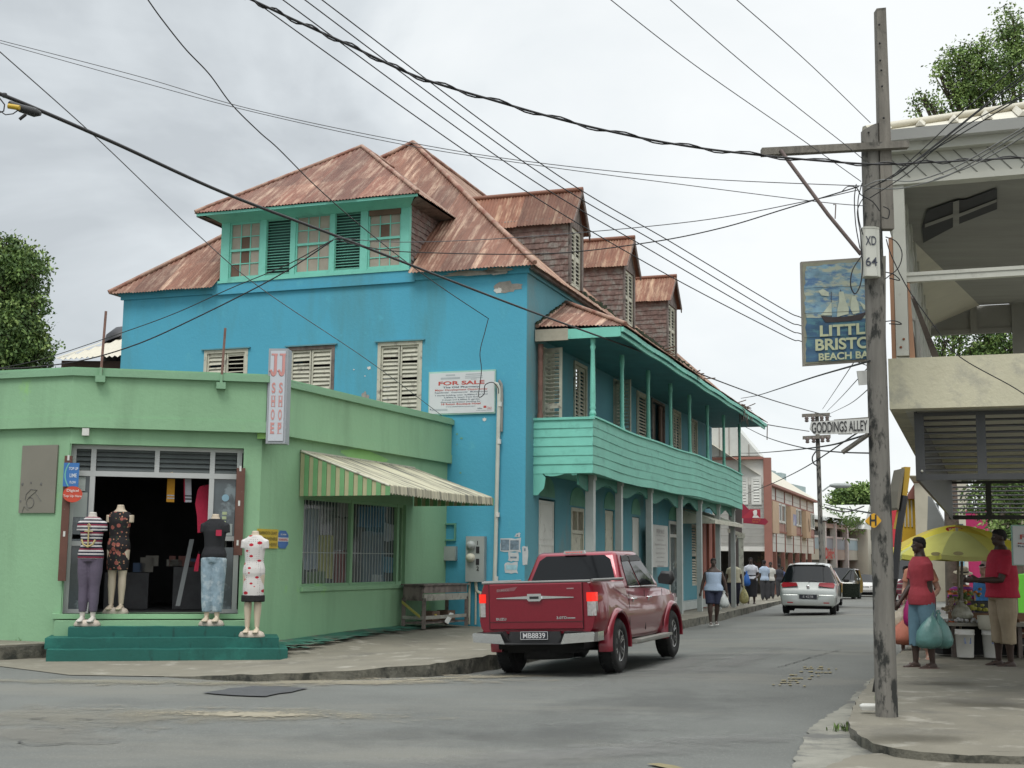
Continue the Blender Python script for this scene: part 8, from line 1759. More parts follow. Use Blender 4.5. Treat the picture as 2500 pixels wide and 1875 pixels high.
# people around the stall
m_stp = stripes('striped_top', [(.30, .06, .09), (.46, .42, .40), (.30, .06, .09), (.16, .05, .07)], 11)
ps = gp('p', 372, 1425, .02); o3, A3 = figure('person', 'woman in a red and white striped top walking past the near pole', 'person', tuple(ps), R(150), D('p', 350, 545, ps.y).z - ps.z, m_skinr, m_stp, cloth('dark_skirt', (.05, .03, .04)), m_blackp, kind='pants', blen=.12, fat=1.1, sleeve=.6, size=.012, arms=[((.3, .1, -1), (.1, .3, -1)), ((-.3, .1, -1), (-.1, .5, -1))], legs=[((0, .25, -1), (0, -.05, -1)), ((0, -.2, -1), (0, -.25, -1))])
b = MB(); b.ball((0, -.01, .995 * 1.62), (.05, .05, .05), 8); b.build('hair_bun', m_hair, o3)
bag('large pale clear bag of goods beside the striped top woman', D('p', 330, 930, ps.y - .3), .40, .42, mat('clear_bag', (.42, .36, .27), .4, .3, 6, .5, 9), 3, dx=-.1)
bag('big coral coloured cloth bag behind the near pole', D('p', 345, 1060, ps.y - .5), .50, .44, mat('coral_bag', (.50, .17, .11), .7, .12, 4, .5, 9, dirt=((.2, .06, .04), .66, .7, 8)), 4)
pk = gp('p', 505, 1480, .11); figure('person', 'person in a peach top half hidden behind the man in the salmon polo', 'person', tuple(pk), R(165), 1.60, m_skinp, cloth('peach_top', (.50, .22, .14)), cloth('peach_trousers', (.45, .25, .20)), m_cream, kind='pants', blen=.08, size=.013, hair=mat('auburn_hair', (.15, .05, .03), .8), arms=[((.25, 0, -1), (.1, .9, -.5)), ((-.4, 0, -1), (.4, .9, -.5))])
pw_ = gp('p', 745, 1330, .1); figure('person', 'man in a white shirt and dark trousers seen from behind under the umbrella', 'person', (pw_.x, pw_.y + 1.0, .12), R(-8), D('p', 740, 475, pw_.y + 1.0).z - .1, m_skin, cloth('white_shirt', (.50, .49, .46)), cloth('dark_trousers', (.04, .04, .045)), m_blackp, kind='pants', blen=.06, size=.013, sleeve=.85, arms=[((.15, .3, -1), (.0, 1, -.4)), ((-.15, .3, -1), (0, 1, -.4))])
ph = gp('p', 930, 1330, .1); oh, _ = figure('person', 'seated vendor in a purple and orange striped top with a straw hat', 'person', (D('p', 930, 1330, ph.y + .5).x, ph.y + .5, -.25), R(172), D('p', 915, 580, ph.y + .5).z + .22, m_skin, stripes('purple_stripes', [(.16, .03, .20), (.45, .12, .05), (.20, .20, .08), (.30, .02, .10)], 7), cloth('vendor_skirt', (.10, .08, .09)), None, kind='skirt', blen=.25, size=.013, fat=1.12, arms=[((.35, .3, -1), (-.1, 1, -.7)), ((-.35, .3, -1), (.1, 1, -.7))])
hh = D('p', 918, 612, ph.y + .5); m_straw = mat('straw', (.50, .43, .30), .8, .1, 30)
ht = thing('straw_hat', 'cream straw hat with a black band on the seated vendor', 'hat', tuple(hh)); b = MB(); b.lathe([(.17, -.01), (.165, .0), (.095, .01), (.09, .08), (.06, .105), (.02, .10)], Matrix.Translation(hh) @ Matrix.Rotation(R(12), 4, 'X'), 20); b.build('crown', m_straw, ht); b = MB(); b.lathe([(.099, .008), (.097, .035)], Matrix.Translation(hh) @ Matrix.Rotation(R(12), 4, 'X'), 20); b.build('band', m_blackp, ht)
pc = gp('p', 1160, 1330, .1); oc, _ = figure('person', 'pale skinned man in a blue shirt and pink cap looking down at the stall', 'person', (pc.x, pc.y, -.1), R(125), D('p', 1160, 500, pc.y).z + .06, m_skinp, cloth('blue_shirt', (.06, .20, .46)), cloth('grey_trousers', (.1, .1, .11)), None, kind='pants', blen=.08, size=.013, fat=1.1)
hc = D('p', 1160, 520, pc.y); cp_ = thing('cap', 'faded pink peaked cap on the man in the blue shirt', 'cap', tuple(hc)); b = MB(); Tc = Matrix.Translation(hc) @ Matrix.Rotation(R(125), 4, 'Z') @ Matrix.Rotation(R(-14), 4, 'X'); b.lathe([(.10, -.02), (.098, .03), (.07, .075), (.02, .09)], Tc, 16); b.prism([Tc @ Vector(q) for q in ((-.08, .06, -.02), (.08, .06, -.02), (.07, .16, -.03), (0, .185, -.035), (-.07, .16, -.03))], (0, 0, .008)); b.build('crown', mat('cap_pink', (.48, .33, .30), .8, .08, 9), cp_)
# walkers on the left pavement
pa = gp(6, 258, 1585, .0); figure('person', 'woman in a pale blue vest and dark shorts walking along the kerb', 'person', tuple(pa), R(176), D(6, 252, 1140, pa.y).z - pa.z, m_skin, cloth('vest_blue', (.36, .45, .58)), cloth('navy_shorts', (.025, .03, .06)), m_white, kind='shorts', blen=.30, fat=1.16, hips=1.12, belly=.012, sleeve=0, neck=.80, size=.011, arms=[((.35, .02, -1), (.25, .12, -1)), ((-.42, -.02, -1), (-.15, .1, -1))], legs=[((-.02, .16, -1), (-.02, .05, -1)), ((.05, -.05, -1), (.06, -.30, -1))])
pb_ = gp(6, 395, 1466, .12); figure('person', 'woman in a cream blouse and teal head wrap walking towards the camera', 'person', tuple(pb_), R(172), D(6, 375, 1150, pb_.y).z - pb_.z, m_skin, cloth('cream_blouse', (.48, .46, .33)), cloth('navy_trousers', (.025, .028, .05)), m_blackp, hair=mat('teal_wrap', (.01, .16, .16), .8), kind='pants', blen=.06, fat=1.25, hips=1.1, belly=.02, size=.013, arms=[((.3, 0, -1), (.15, .2, -1)), ((-.25, 0, -1), (-.1, .2, -1))], legs=[((0, .1, -1), (0, 0, -1)), ((0, -.08, -1), (0, -.1, -1))])
pcx = gp(6, 510, 1453, .12); figure('person', 'woman in a white shirt and long black skirt walking beside the salmon pillar', 'person', tuple(pcx), R(170), D(6, 495, 1137, pcx.y).z - pcx.z, m_skin, cloth('white_blouse', (.55, .56, .60)), cloth('black_skirt', (.015, .015, .018)), m_blackp, kind='skirt', blen=.16, fat=1.15, hips=1.1, size=.013, arms=[((.3, .1, -1), (-.2, .5, -1)), ((-.3, 0, -1), (.3, .7, -.3))], legs=[((0, .18, -1), (0, 0, -1)), ((0, -.12, -1), (0, -.4, -1))])
bag('small blue plastic bag held by the white shirted woman', D(6, 478, 1235, pcx.y - .35), .26, .5, mat('blue_bag', (.02, .12, .42), .4, .2, 6), 7)
bag('yellow patterned carrier bag between the two women with bags', D(6, 460, 1335, pb_.y - .2), .30, .55, mat('yellow_bag', (.42, .40, .18), .5, .5, 9), 9)
bag('white plastic bag in the right hand of the blue vest woman', D(6, 325, 1370, pa.y - .05), .22, .36, mat('white_bag', (.45, .47, .46), .4, .2, 6), 11)
for k, (x, y, Y, H_, tp, bt, lb) in enumerate(((600, 1375, 56, 1.75, 'shirt_pale_blue', (.36, .44, .55), 'man in a pale blue shirt half hidden by the salmon corner pillar'), (642, 1375, 60, 1.72, 'shirt_check', (.48, .47, .44), 'person in a white checked shirt just right of the salmon corner pillar'), (700, 1370, 66, 1.7, 'shirt_dark', (.03, .03, .04), 'person dressed in black under the street arcade'), (722, 1372, 70, 1.6, 'shirt_navy', (.05, .07, .16), 'smaller person in navy deep under the street arcade'), (420, 1360, 50, 1.7, 'shirt_white_far', (.5, .48, .44), 'person with a white top behind the teal head wrap woman'))):
 p = D(6, x, y, Y); g_ = GZ(Y) + .1; figure('person', lb, 'person', (p.x, Y, g_), R(170 if k % 2 else 10), H_, m_skin, cloth(tp, bt), cloth('dark_trousers', (.04, .04, .045)), None, kind='pants', blen=.06, size=.016)
# mannequins of the shoe shop
m_base = mat('mannequin_base', (.50, .43, .36), .6, .05, 5)
def mannequin(label, x, ytop, ybase, n, z, sk, **kw):
 s, _ = FG.hit(1, x, ybase, n); p = FG(s, n, z); zt = D(1, x, ytop, p.y).z; bz = .085; H_ = (zt - z - bz) / .885
 kw.setdefault('fat', .87); o, A_ = figure('mannequin', label, 'mannequin', (p.x, p.y, z + bz), R(180) + math.atan2(FG.d.y, FG.d.x) * 0, H_, sk, head=False, stub=True, size=.010, group='dressed shop mannequins', **kw)
 b = MB(); b.lathe([(.19, -bz), (.195, -bz + .02), (.17, -.02), (.12, .004)], None, 20); ob = b.build('base', m_base, o); ob.scale = (1, .7, 1); return o, H_
M1, hm = mannequin('headless mannequin in striped top and purple leggings, leftmost on the steps', 442, 830, 1383, .30, .46, m_mannw, top=stripes('sailor_stripes', [(.52, .50, .50), (.015, .015, .03), (.52, .5, .5), (.20, .015, .04), (.015, .015, .03)], 8.5), bottom=cloth('purple_leggings', (.11, .09, .13)), kind='tight', blen=.07, sleeve=1, hem=.50, bust=1)
b = MB(); y_ = .155; cz = .69 * hm; b.tube([(0, y_, cz - .15), (0, y_, cz + .13)], .011, 6); b.tube([(-.06, y_, cz + .06), (.06, y_, cz + .06)], .010, 6); b.tube([(-.10, y_ - .012, cz - .06), (-.07, y_, cz - .13), (0, y_, cz - .165), (.07, y_, cz - .13), (.10, y_ - .012, cz - .06)], .015, 6); b.tube([(0, y_, cz + .12), (.025, y_, cz + .145), (0, y_, cz + .17), (-.025, y_, cz + .145), (0, y_, cz + .12)], .008, 6); b.build('anchor_print', mat('gold_print', (.46, .38, .17), .5), M1)
m_flor = dots('black_floral', (.012, .010, .012), [((.30, .09, .07), 11, .34, .9, (1, .4, 1)), ((.42, .22, .13), 19, .20, 1, (1, .4, 1)), ((.02, .05, .02), 15, .2, 1, (1, .4, 1.2))])
mannequin('headless mannequin in a black floral sleeveless dress inside the doorway', 585, 793, 1333, -.12, .62, m_mann, top=m_flor, bottom=None, sleeve=0, hem=.32, neck=.83, bust=1)
M3, hm3 = mannequin('headless mannequin in a black tee shirt with red pocket and pale jeans', 1070, 840, 1397, .28, .46, m_mann, top=cloth('black_tee', (.014, .015, .018)), bottom=mat('acid_jeans', (.25, .34, .40), .85, .2, 14, .3, 25, dirt=((.42, .50, .54), .5, .62, 9)), kind='pants', blen=.07, sleeve=1, hem=.52)
b = MB(); b.prism([(-.13, .13, .70 * hm3), (-.05, .15, .70 * hm3), (-.05, .15, .75 * hm3), (-.13, .13, .75 * hm3)], (0, .012, 0)); b.build('pocket', mat('pocket_red', (.42, .02, .06), .8), M3)
m_pk = dots('poppy_dress', (.60, .58, .56), [((.05, .04, .04), 36, .16, .1, (1, .3, 1)), ((.42, .012, .03), 7.5, .27, .8, (1, .3, 1.5)), ((.10, .01, .01), 7.5, .07, .8, (1, .3, 1.5))])
mannequin('headless mannequin in a white dress with red flowers, rightmost on the steps', 1275, 925, 1447, .64, .315, m_mann, top=m_pk, bottom=cloth('black_lining', (.012, .012, .012)), kind='lining', blen=.255, sleeve=1, hem=.285, bust=1)
# clothes hanging in the doorway
def hang(name, label, pts, m, extra=(), n=-.4):
 o = thing(name, label, 'clothing', tuple(FG(*((lambda h: (h[0], n, h[1]))(FG.hit(1, *pts[0], n)))))); W_ = lambda x, y, d=0: FG(*((lambda h: (h[0], n + d, h[1]))(FG.hit(1, x, y, n + d))))
 b = MB(); b.prism([W_(x, y) for x, y in pts], tuple(FG.n * -.02)); b.build('cloth', m, o)
 for q, mm in extra: b = MB(); b.add([W_(x, y, .004) for x, y in q], [tuple(range(len(q)))]); b.build('stripe', mm, o)
 b = MB(); x_, y_ = (pts[0][0] + pts[1][0]) / 2, pts[0][1]; b.tube([W_(x_, y_), W_(x_, y_ - 14)], .006, 5); b.build('hook', m_blackp, o)
m_or = cloth('orange_towel', (.50, .24, .02)); m_wt = cloth('white_towel', (.42, .42, .46)); m_rd = cloth('red_hung_shirt', (.40, .015, .05))
hang('hanging_shorts', 'orange shorts with white stripes hanging in the shop doorway', [(848, 660), (886, 662), (882, 780), (842, 778)], m_or, [([(846, 742), (883, 744), (883, 750), (846, 748)], m_wt), ([(846, 756), (883, 758), (883, 764), (846, 762)], m_wt)])
hang('hanging_shorts', 'white shorts with dark and red stripes hanging in the shop doorway', [(932, 658), (968, 660), (970, 780), (934, 780)], m_wt, [([(930, 660), (936, 660), (938, 778), (932, 778)], m_rd), ([(934, 744), (970, 745), (970, 752), (934, 751)], m_blackp), ([(934, 760), (970, 761), (970, 768), (934, 767)], m_blackp)])
hang('hanging_shirt', 'crimson tee shirt hanging at the right of the shop doorway', [(1012, 700), (1058, 690), (1060, 930), (1000, 935), (998, 850), (988, 790), (1000, 720)], m_rd)
hang('hanging_shirt', 'scrap of crimson cloth low beside the black tee mannequin', [(1003, 1040), (1012, 1045), (1004, 1130), (982, 1130), (985, 1100)], m_rd)
# ================================================================ market stall
YS = 19.6
m_uy = mat('umbrella_yellow', (.56, .53, .10), .7, .06, 3); m_uyd = mat('umbrella_deep_yellow', (.66, .56, .03), .7, .06, 3)
def umbrella(label, ap, R_, drop, pole_bottom, m, rot=0, tilt=0):
 o = thing('market_umbrella', label, 'umbrella', (ap.x, ap.y, pole_bottom)); b = MB(); n = 8; rings = 6; P_ = lambda i, t: ap + Vector((R_ * t * math.cos(rot + 2 * math.pi * i / n), R_ * t * math.sin(rot + 2 * math.pi * i / n), -drop * (t ** 1.7)))
 for i in range(n):
  for k in range(rings):
   t0, t1 = k / rings, (k + 1) / rings
   for s_ in range(4):
    u0, u1 = s_ / 4, (s_ + 1) / 4; q = lambda t, u: P_(i, t).lerp(P_(i + 1, t), u) - Vector((0, 0, .03 * t * 4 * u * (1 - u))); b.add([q(t0, u0), q(t1, u0), q(t1, u1), q(t0, u1)], [(0, 1, 2, 3)], 1 if i % 2 else 0, True)
  q0, q1 = P_(i, 1), P_(i + 1, 1)
  for s_ in range(4): u0, u1 = s_ / 4, (s_ + 1) / 4; f0 = q0.lerp(q1, u0) - Vector((0, 0, .03 * 4 * u0 * (1 - u0))); f1 = q0.lerp(q1, u1) - Vector((0, 0, .03 * 4 * u1 * (1 - u1))); b.add([f0, f1, f1 - Vector((0, 0, .07)), f0 - Vector((0, 0, .07))], [(0, 1, 2, 3)], 1 if i % 2 else 0)
 b.build('canopy', m, o, nofix=1); b = MB(); b.tube([Vector((ap.x, ap.y, pole_bottom)), ap + Vector((0, 0, .05))], .02, 8); b.build('pole', mat('umbrella_pole', (.35, .31, .24), .6), o); b = MB()
 for i in range(n): b.tube([P_(i, t) - Vector((0, 0, .012)) for t in (.05, .4, .7, 1)], .006, 5)
 b.build('rib', m_mgrey, o); return o
apA = D('p', 855, 190, YS); apB = D('p', 850, 128, YS + 1.2)
uA = umbrella('pale yellow market umbrella, the nearer and lower of the two', apA, .92, .36, .13, [m_uy, mat('umbrella_pale', (.50, .50, .17), .7, .05, 3)], R(12)); uB = umbrella('deep yellow market umbrella with a red oval mark, behind the paler one', apB, 1.08, .42, .13, [m_uyd, mat('umbrella_deep2', (.55, .42, .04), .7, .05, 3)], R(20))
def oval(o, c, w_, h_, m, txt=None, tm=None, nrm=Vector((0, -.75, .66))):
 nrm.normalize(); r_ = Vector((1, 0, 0)); u_ = nrm.cross(r_) * 1; b = MB(); b.add([c + r_ * w_ * math.cos(a_) + u_ * h_ * math.sin(a_) for a_ in [2 * math.pi * k / 20 for k in range(20)]], [tuple(range(20))]); b.build('oval_mark', m, o)
 if txt: b = MB(); put_text(b, txt, c, r_, u_, h_ * 1.0, w_ * 1.35, .03, lift=.006); b.build('lettering', tm, o)
m_mred = mat('mark_red', (.42, .035, .02), .6); m_mfade = mat('mark_faded', (.34, .30, .14), .7)
oval(uB, D('p', 835, 177, YS + .86), .145, .06, m_mred, 'MAGGI', mat('mark_letter', (.6, .45, .3), .6)); 
for x, y in ((645, 425), (870, 420), (1005, 425)): oval(uA, D('p', x, y, YS - .86 + abs(x - 850) * .0006), .075, .03, m_mfade, nrm=Vector(((x - 850) * .002, -1, .3)))
oval(uA, D('p', 900, 318, YS - .47), .13, .035, m_mfade, nrm=Vector((0, -.85, .5)))
b = MB(); b.tube([D('p', 905, 500, YS - .3), D('p', 905, 900, YS - .3)], .022, 8); tag(b.build('wooden_pole', m_tim), 'plain wooden pole standing beside the pale umbrella pole', 'pole')
# table with produce, buckets and boxes
tb = thing('stall_table', 'long low market stall table heaped with produce on the right pavement', 'table', tuple(D('p', 1000, 1400, YS)))
tzt = D('p', 900, 1120, YS - .3).z; x0, x1 = D('p', 690, 1120, YS).x, D('p', 1060, 1120, YS).x + 1.2
b = MB(); b.box((x0, YS - .35, tzt - .05), (x1, YS + .5, tzt)); b.build('table_top', mat('grey_board', (.22, .21, .18), .85, .2, 4), tb)
for lx in (x0 + .1, x1 - .1, (x0 + x1) / 2 + .2):
 for ly in (YS - .25, YS + .4): b = MB(); b.box((lx - .03, ly - .03, .12), (lx + .03, ly + .03, tzt - .05)); b.build('leg', m_woodgrey, tb)
b = MB(); b.box((x0 + .05, YS + .1, .13), (x1 + 1, YS + .45, tzt - .06)); b.build('dark_cloth', m_under, tb)  # black block standing in for the shade beneath the table
b = MB(); b.box((x0 + .3, YS + .1, tzt), (x1 + .4, YS + .55, tzt + .12)); tag(b.build('produce_tray', mat('cardboard', (.22, .13, .08), .9, .2, 5)), 'brown cardboard tray standing on the back of the stall table', 'tray')
rr = random.Random(9)
def heap(label, zx, zy, n, r_, m, spread=(.14, .1, .06), Y=YS - .1):
 c = D('p', zx, zy, Y); b = MB()
 for i in range(n): b.ball(c + Vector((rr.gauss(0, spread[0]), rr.gauss(0, spread[1]), abs(rr.gauss(0, spread[2])))), (r_ * rr.uniform(.8, 1.3), r_, r_ * rr.uniform(.7, 1)), 7)
 return tag(b.build('produce_heap', m), label, 'produce', kind='stuff')
heap('heap of yellow and green bananas on the stall', 990, 1000, 26, .035, mat('banana_yellow', (.34, .33, .05), .6, .3, 9)); heap('heap of green limes on the stall', 950, 880, 22, .03, mat('lime_fruit', (.10, .17, .03), .5, .3, 9)); heap('bagged pale onions on the stall', 840, 990, 26, .035, mat('onion', (.38, .30, .22), .6, .3, 9), (.09, .06, .12)); heap('red peppers along the front of the stall', 740, 1120, 18, .018, mat('pepper_red', (.45, .10, .03), .4, .3, 12), (.1, .04, .01), YS - .25); heap('small white bags of goods along the stall front', 900, 1105, 26, .03, mat('white_goods', (.45, .46, .46), .5, .2, 12), (.17, .05, .015), YS - .25); heap('orange fruit beside the seated vendor', 930, 830, 14, .03, mat('orange_fruit', (.45, .16, .02), .5, .2, 9))
bag('knotted clear bag of produce on the stall table', D('p', 900, 900, YS - .2), .30, .28, mat('clear_bag2', (.30, .30, .24), .3, .4, 12, .5, 9), 13)
def bucket(label, x, ytop, ybot, wpx, Y, lid):
 t, q = D('p', x, ytop, Y), D('p', x, ybot, Y); r_ = wpx * .24105 / FPX * Y / 2; o = thing('bucket', label, 'bucket', (q.x, Y, .135)); h_ = t.z - .135
 b = MB(); b.lathe([(r_ * .84, 0), (r_ * .86, .01), (r_ * .97, h_ * .8), (r_ * 1.04, h_ * .81), (r_ * 1.04, h_ * .85), (r_, h_ * .86), (r_ * 1.02, h_), (r_ * .98, h_)], Matrix.Translation((q.x, Y, .135)), 24); b.build('pail', m_white, o)
 b = MB(); b.add([(q.x + r_ * .93 * math.sin(a_) * 1.0, Y - r_ * .955 * math.cos(a_) - .004, .135 + h_ * z) for a_, z in ((-.4, .5), (.4, .5), (.4, .72), (-.4, .72))] , [(0, 1, 2, 3)]); b.build('label_print', mat('bucket_print', (.20, .26, .45), .6, .5, 12), o)
 if lid: b = MB(); b.lathe([(r_ * 1.2, h_), (r_ * 1.32, h_ + .02), (r_ * 1.4, h_ + .2), (r_ * 1.3, h_ + .2)], Matrix.Translation((q.x, Y, .135)), 16); b.build('tub', m_cream, o)
bucket('white plastic bucket under the stall table, the left one of two', 940, 1190, 1415, 185, YS - .42, 0); bucket('white plastic bucket with a pale tub on top, the right one of two', 1215, 1190, 1412, 190, YS - .42, 1)
cr_ = thing('black_crate', 'black crate on the stall between the blue shirted and red shirted men', 'crate', tuple(D('p', 1150, 1000, YS + .2))); b = MB(); a_, e_ = D('p', 1075, 1015, YS + .2), D('p', 1225, 905, YS + .2); b.box((a_.x, YS + .2, a_.z), (e_.x, YS + .5, e_.z)); b.build('shell', m_blackp, cr_); b = MB(); b.box((a_.x - .01, YS + .19, e_.z - .03), (e_.x + .01, YS + .51, e_.z)); b.build('rim', m_blackp, cr_)
for k, (xa, ya, xb, yb, m_, lb) in enumerate(((1460, 1085, 1600, 1145, mat('cardboard', (.22, .13, .08)), 'brown cardboard box stacked topmost at the right edge of the stall'), (1455, 1180, 1600, 1270, mat('cardboard_dark', (.15, .07, .05), .9, .2, 5), 'dark brown box under the topmost cardboard box'), (1440, 1290, 1600, 1400, m_blackp, 'black crate lowest in the stack at the right edge'))):
 p, q = D('p', xa, yb, YS), D('p', xb, ya, YS); o = thing('stacked_box', lb, 'box', (p.x, YS, p.z), 'boxes stacked at the right edge'); b = MB(); b.box((p.x, YS - .1, p.z), (q.x, YS + .3, q.z)); b.build('carton', m_, o); b = MB(); b.box((p.x + .01, YS - .105, (p.z + q.z) / 2 - .01), (q.x - .01, YS - .1, (p.z + q.z) / 2 + .01)); b.build('tape', m_cream, o)
fb = thing('sale_board', 'white sale board with a mint edge, its first red letters showing at the right edge', 'sign', tuple(D('r', 2150, 1400, 15)))
b = MB(); b.prism([D('r', 2045, 893, 15), D('r', 2700, 893, 15), D('r', 2700, 1440, 15), D('r', 2065, 1440, 15)], (0, .03, 0)); b.build('frame', m_mint, fb); b = MB(); b.prism([D('r', 2058, 908, 14.985), D('r', 2690, 908, 14.985), D('r', 2690, 1430, 14.985), D('r', 2075, 1430, 14.985)], (0, .01, 0)); b.build('panel', m_signw, fb)
b = MB(); put_text(b, 'FOR SALE', D('r', 2158, 1055, 14.98), (1, 0, 0), (0, 0, 1), .055, .52, .03, align='LEFT'); put_text(b, 'Major Development', D('r', 2130, 1145, 14.98), (1, 0, 0), (0, 0, 1), .022, .5, .01, align='LEFT'); b.build('lettering', m_red, fb); b = MB(); put_text(b, 'Residential', D('r', 2130, 1180, 14.98), (1, 0, 0), (0, 0, 1), .02, .3, .01, align='LEFT'); b.build('small_lettering', m_ink, fb)
b = MB(); b.tube([D('r', 2300, 1440, 15), Vector((D('r', 2300, 1440, 15).x, 15, .14))], .03, 6); b.tube([D('r', 2600, 1440, 15), Vector((D('r', 2600, 1440, 15).x, 15, .14))], .03, 6); b.build('leg', m_tim, fb)
# ================================================================ old timber trough table by the shop
tt = thing('timber_stand', 'old grey timber vendor stand with boxes on its shelf beside the blue wall', 'stand', tuple(FS(5.9, .6, .22)))
def on_px(s, px):   # how far out from the shop wall a point at s must stand to be seen at px
 return min((abs(1250 + FPX * (FS(s, n / 100, 0).x / FS(s, n / 100, 0).y) / 1.006 - px), n / 100) for n in range(5, 250))[1]
cL = FS(4.62, .10, 0); c1 = FS(4.62, on_px(4.62, 1043), 0); c2 = FS(6.2, on_px(6.2, 1148), 0); FQ = Fr((c1.x, c1.y), (c2.x - c1.x, c2.y - c1.y), 1); wq_ = (c2 - c1).length; SV_ = cL - c1; dq = SV_.length
zt_ = FQ.hit(0, 1055, 1432)[1]; zu = FQ.hit(0, 1060, 1466)[1]; zs = FQ.hit(0, 1060, 1507)[1]
sk = lambda s, n, z: FQ(s, 0, z) + SV_ * (-n / dq)
for s, n in ((0.03, 0), (wq_ - .03, 0), (0.03, -dq), (wq_ - .03, -dq)):
 b = MB(); p = sk(s, n, .2); b.hexa([p + Vector((-.035, -.03, 0)), p + Vector((.035, -.03, 0)), p + Vector((.035, .03, 0)), p + Vector((-.035, .03, 0))] + [p + Vector((x, y, zu - .15)) for x, y in ((-.035, -.03), (.035, -.03), (.035, .03), (-.035, .03))]); b.build('leg', m_woodgrey, tt)
def slab(nm, z0, z1, n0, n1, s0, s1, m=m_woodgrey): b = MB(); b.hexa([sk(s0, n0, z0), sk(s1, n0, z0), sk(s1, n1, z0), sk(s0, n1, z0), sk(s0, n0, z1), sk(s1, n0, z1), sk(s1, n1, z1), sk(s0, n1, z1)]); return b.build(nm, m, tt)
m_wl = mat('bleached_timber', (.30, .29, .25), .9, .25, 5, .3, 40, dirt=((.1, .09, .08), .55, .7, 5))
slab('apron_board', zu, zu + .12, -.02, .02, 0, wq_, m_wl); slab('top_box', zt_ - .12, zt_ + .02, -dq, 0, .02, wq_ - .02, m_woodgrey); slab('top_board', zt_ + .02, zt_ + .045, -dq - .03, .03, -.03, wq_ + .03, m_woodgrey); slab('shelf_rail', zs - .03, zs + .03, -.02, .02, 0, wq_, m_wl); slab('side_panel', zu, zt_, -dq, -.02, .0, .03); slab('shelf', zs - .12, zs - .09, -dq, -.02, .02, wq_)
slab('side_rail', zs - .03, zs + .03, -dq, 0, -.01, .03, m_wl)
for k, (s0, s1, lb) in enumerate(((.33, .50, 'brown carton on the shelf of the timber stand, the left one'), (.68, .85, 'brown carton on the shelf of the timber stand, the right one'))):
 o = thing('carton', lb, 'box', tuple(sk(s0 * wq_, -.2, zs)), 'cartons on the timber stand'); b = MB(); b.hexa([sk(s * wq_, n, z) for z in (zs - .085, zs + .10) for s, n in ((s0, -.12), (s1, -.12), (s1, -.35), (s0, -.35))]); b.build('carton', mat('cardboard_mid', (.13, .085, .06), .9, .2, 5), o); b = MB(); b.hexa([sk(s * wq_, n, z) for z in (zs + .02, zs + .05) for s, n in ((s0 + .05, -.11), (s0 + .09, -.11), (s0 + .09, -.12), (s0 + .05, -.12))]); b.build('yellow_label', mat('label_yellow', (.45, .36, .05), .6), o)
o = thing('foam_tray', 'white foam slab leaning on the timber stand shelf', 'tray', tuple(sk(.5 * wq_, .0, zs))); b = MB(); b.prism([sk(.44 * wq_, .04, zs - .1), sk(.52 * wq_, .04, zs - .14), sk(.68 * wq_, .0, zs + .02), sk(.60 * wq_, .0, zs + .04)], (0, 0, .03)); b.build('slab', m_white, o)
b = MB(); p, q = sk(-.02, -dq, zu - .05), sk(-.02, -.05, zs); b.prism([p, p + Vector((0, 0, .05)), q + Vector((0, 0, .05)), q], tuple(FQ.d * -.02)); b.build('diagonal_brace', mat('yellow_stick', (.36, .32, .08), .8), tt)
# ================================================================ overhead cables
m_cab = mat('black_cable', (.018, .017, .018), .6, .1); m_cabg = mat('grey_cable', (.09, .09, .095), .6, .1)
ZT['c'] = (2100, 250, .18083)
def spl(P_, n=10):
 out = []; Q_ = [P_[0]] + list(P_) + [P_[-1]]
 for i in range(1, len(Q_) - 2):
  a_, b_, c_, d_ = Q_[i - 1:i + 3]
  for k in range(n): t = k / n; out.append(tuple(.5 * ((2 * b_[j]) + (c_[j] - a_[j]) * t + (2 * a_[j] - 5 * b_[j] + 4 * c_[j] - d_[j]) * t * t + (3 * b_[j] - a_[j] - 3 * c_[j] + d_[j]) * t ** 3) for j in range(len(b_))))
 out.append(tuple(P_[-1])); return out
def wire(label, pts, Y0, Y1, r, m=None, twist=0, zk='F', grp='overhead cables'):
 P_ = [(ZT[q[3] if len(q) > 2 else zk][0] + q[0] * ZT[q[3] if len(q) > 2 else zk][2], ZT[q[3] if len(q) > 2 else zk][1] + q[1] * ZT[q[3] if len(q) > 2 else zk][2]) for q in [(p if len(p) == 2 else (p[0], p[1], 0, p[2])) for p in pts]]
 L = [0]
 for a_, b_ in zip(P_, P_[1:]): L.append(L[-1] + math.hypot(b_[0] - a_[0], b_[1] - a_[1]))
 S_ = spl([(x, y, 1 / Y0 + (1 / Y1 - 1 / Y0) * l_ / L[-1]) for (x, y), l_ in zip(P_, L)]); W3 = [D(0, x, y, 1 / iv) for x, y, iv in S_]
 o = thing('cable', label, 'cable', tuple(W3[0]), grp); b = MB(); b.tube(W3, r, 6)
 if twist: b.tube([p + Vector((0, r * 2 * math.cos(i * .9), r * 2.2 * math.sin(i * .9))) for i, p in enumerate(W3)], r * .7, 5)
 b.build('strand', m or m_cab, o); return W3
c1 = [(-60, 180), (0, 203), (85, 238), (250, 310), (480, 415), (740, 515), (1100, 655), (1400, 765), (1640, 855), (1795, 900)]
W1 = wire('thick black cable crossing from the upper left to the distant pole', c1, 10, 55, .017)
cj = thing('cable_splice', 'black cable joint with a yellow tag and loose loops at the upper left', 'cable joint', tuple(D('F', 40, 232, 10.2)))
b = MB(); b.tube([D('F', 20, 222, 10.3), D('F', 45, 234, 10.3), D('F', 75, 243, 10.4), D('F', 88, 246, 10.4)], [.02, .035, .04, .018], 8); b.ball(D('F', 10, 206, 10.2), .025, 7); b.build('joint', m_blackp, cj)
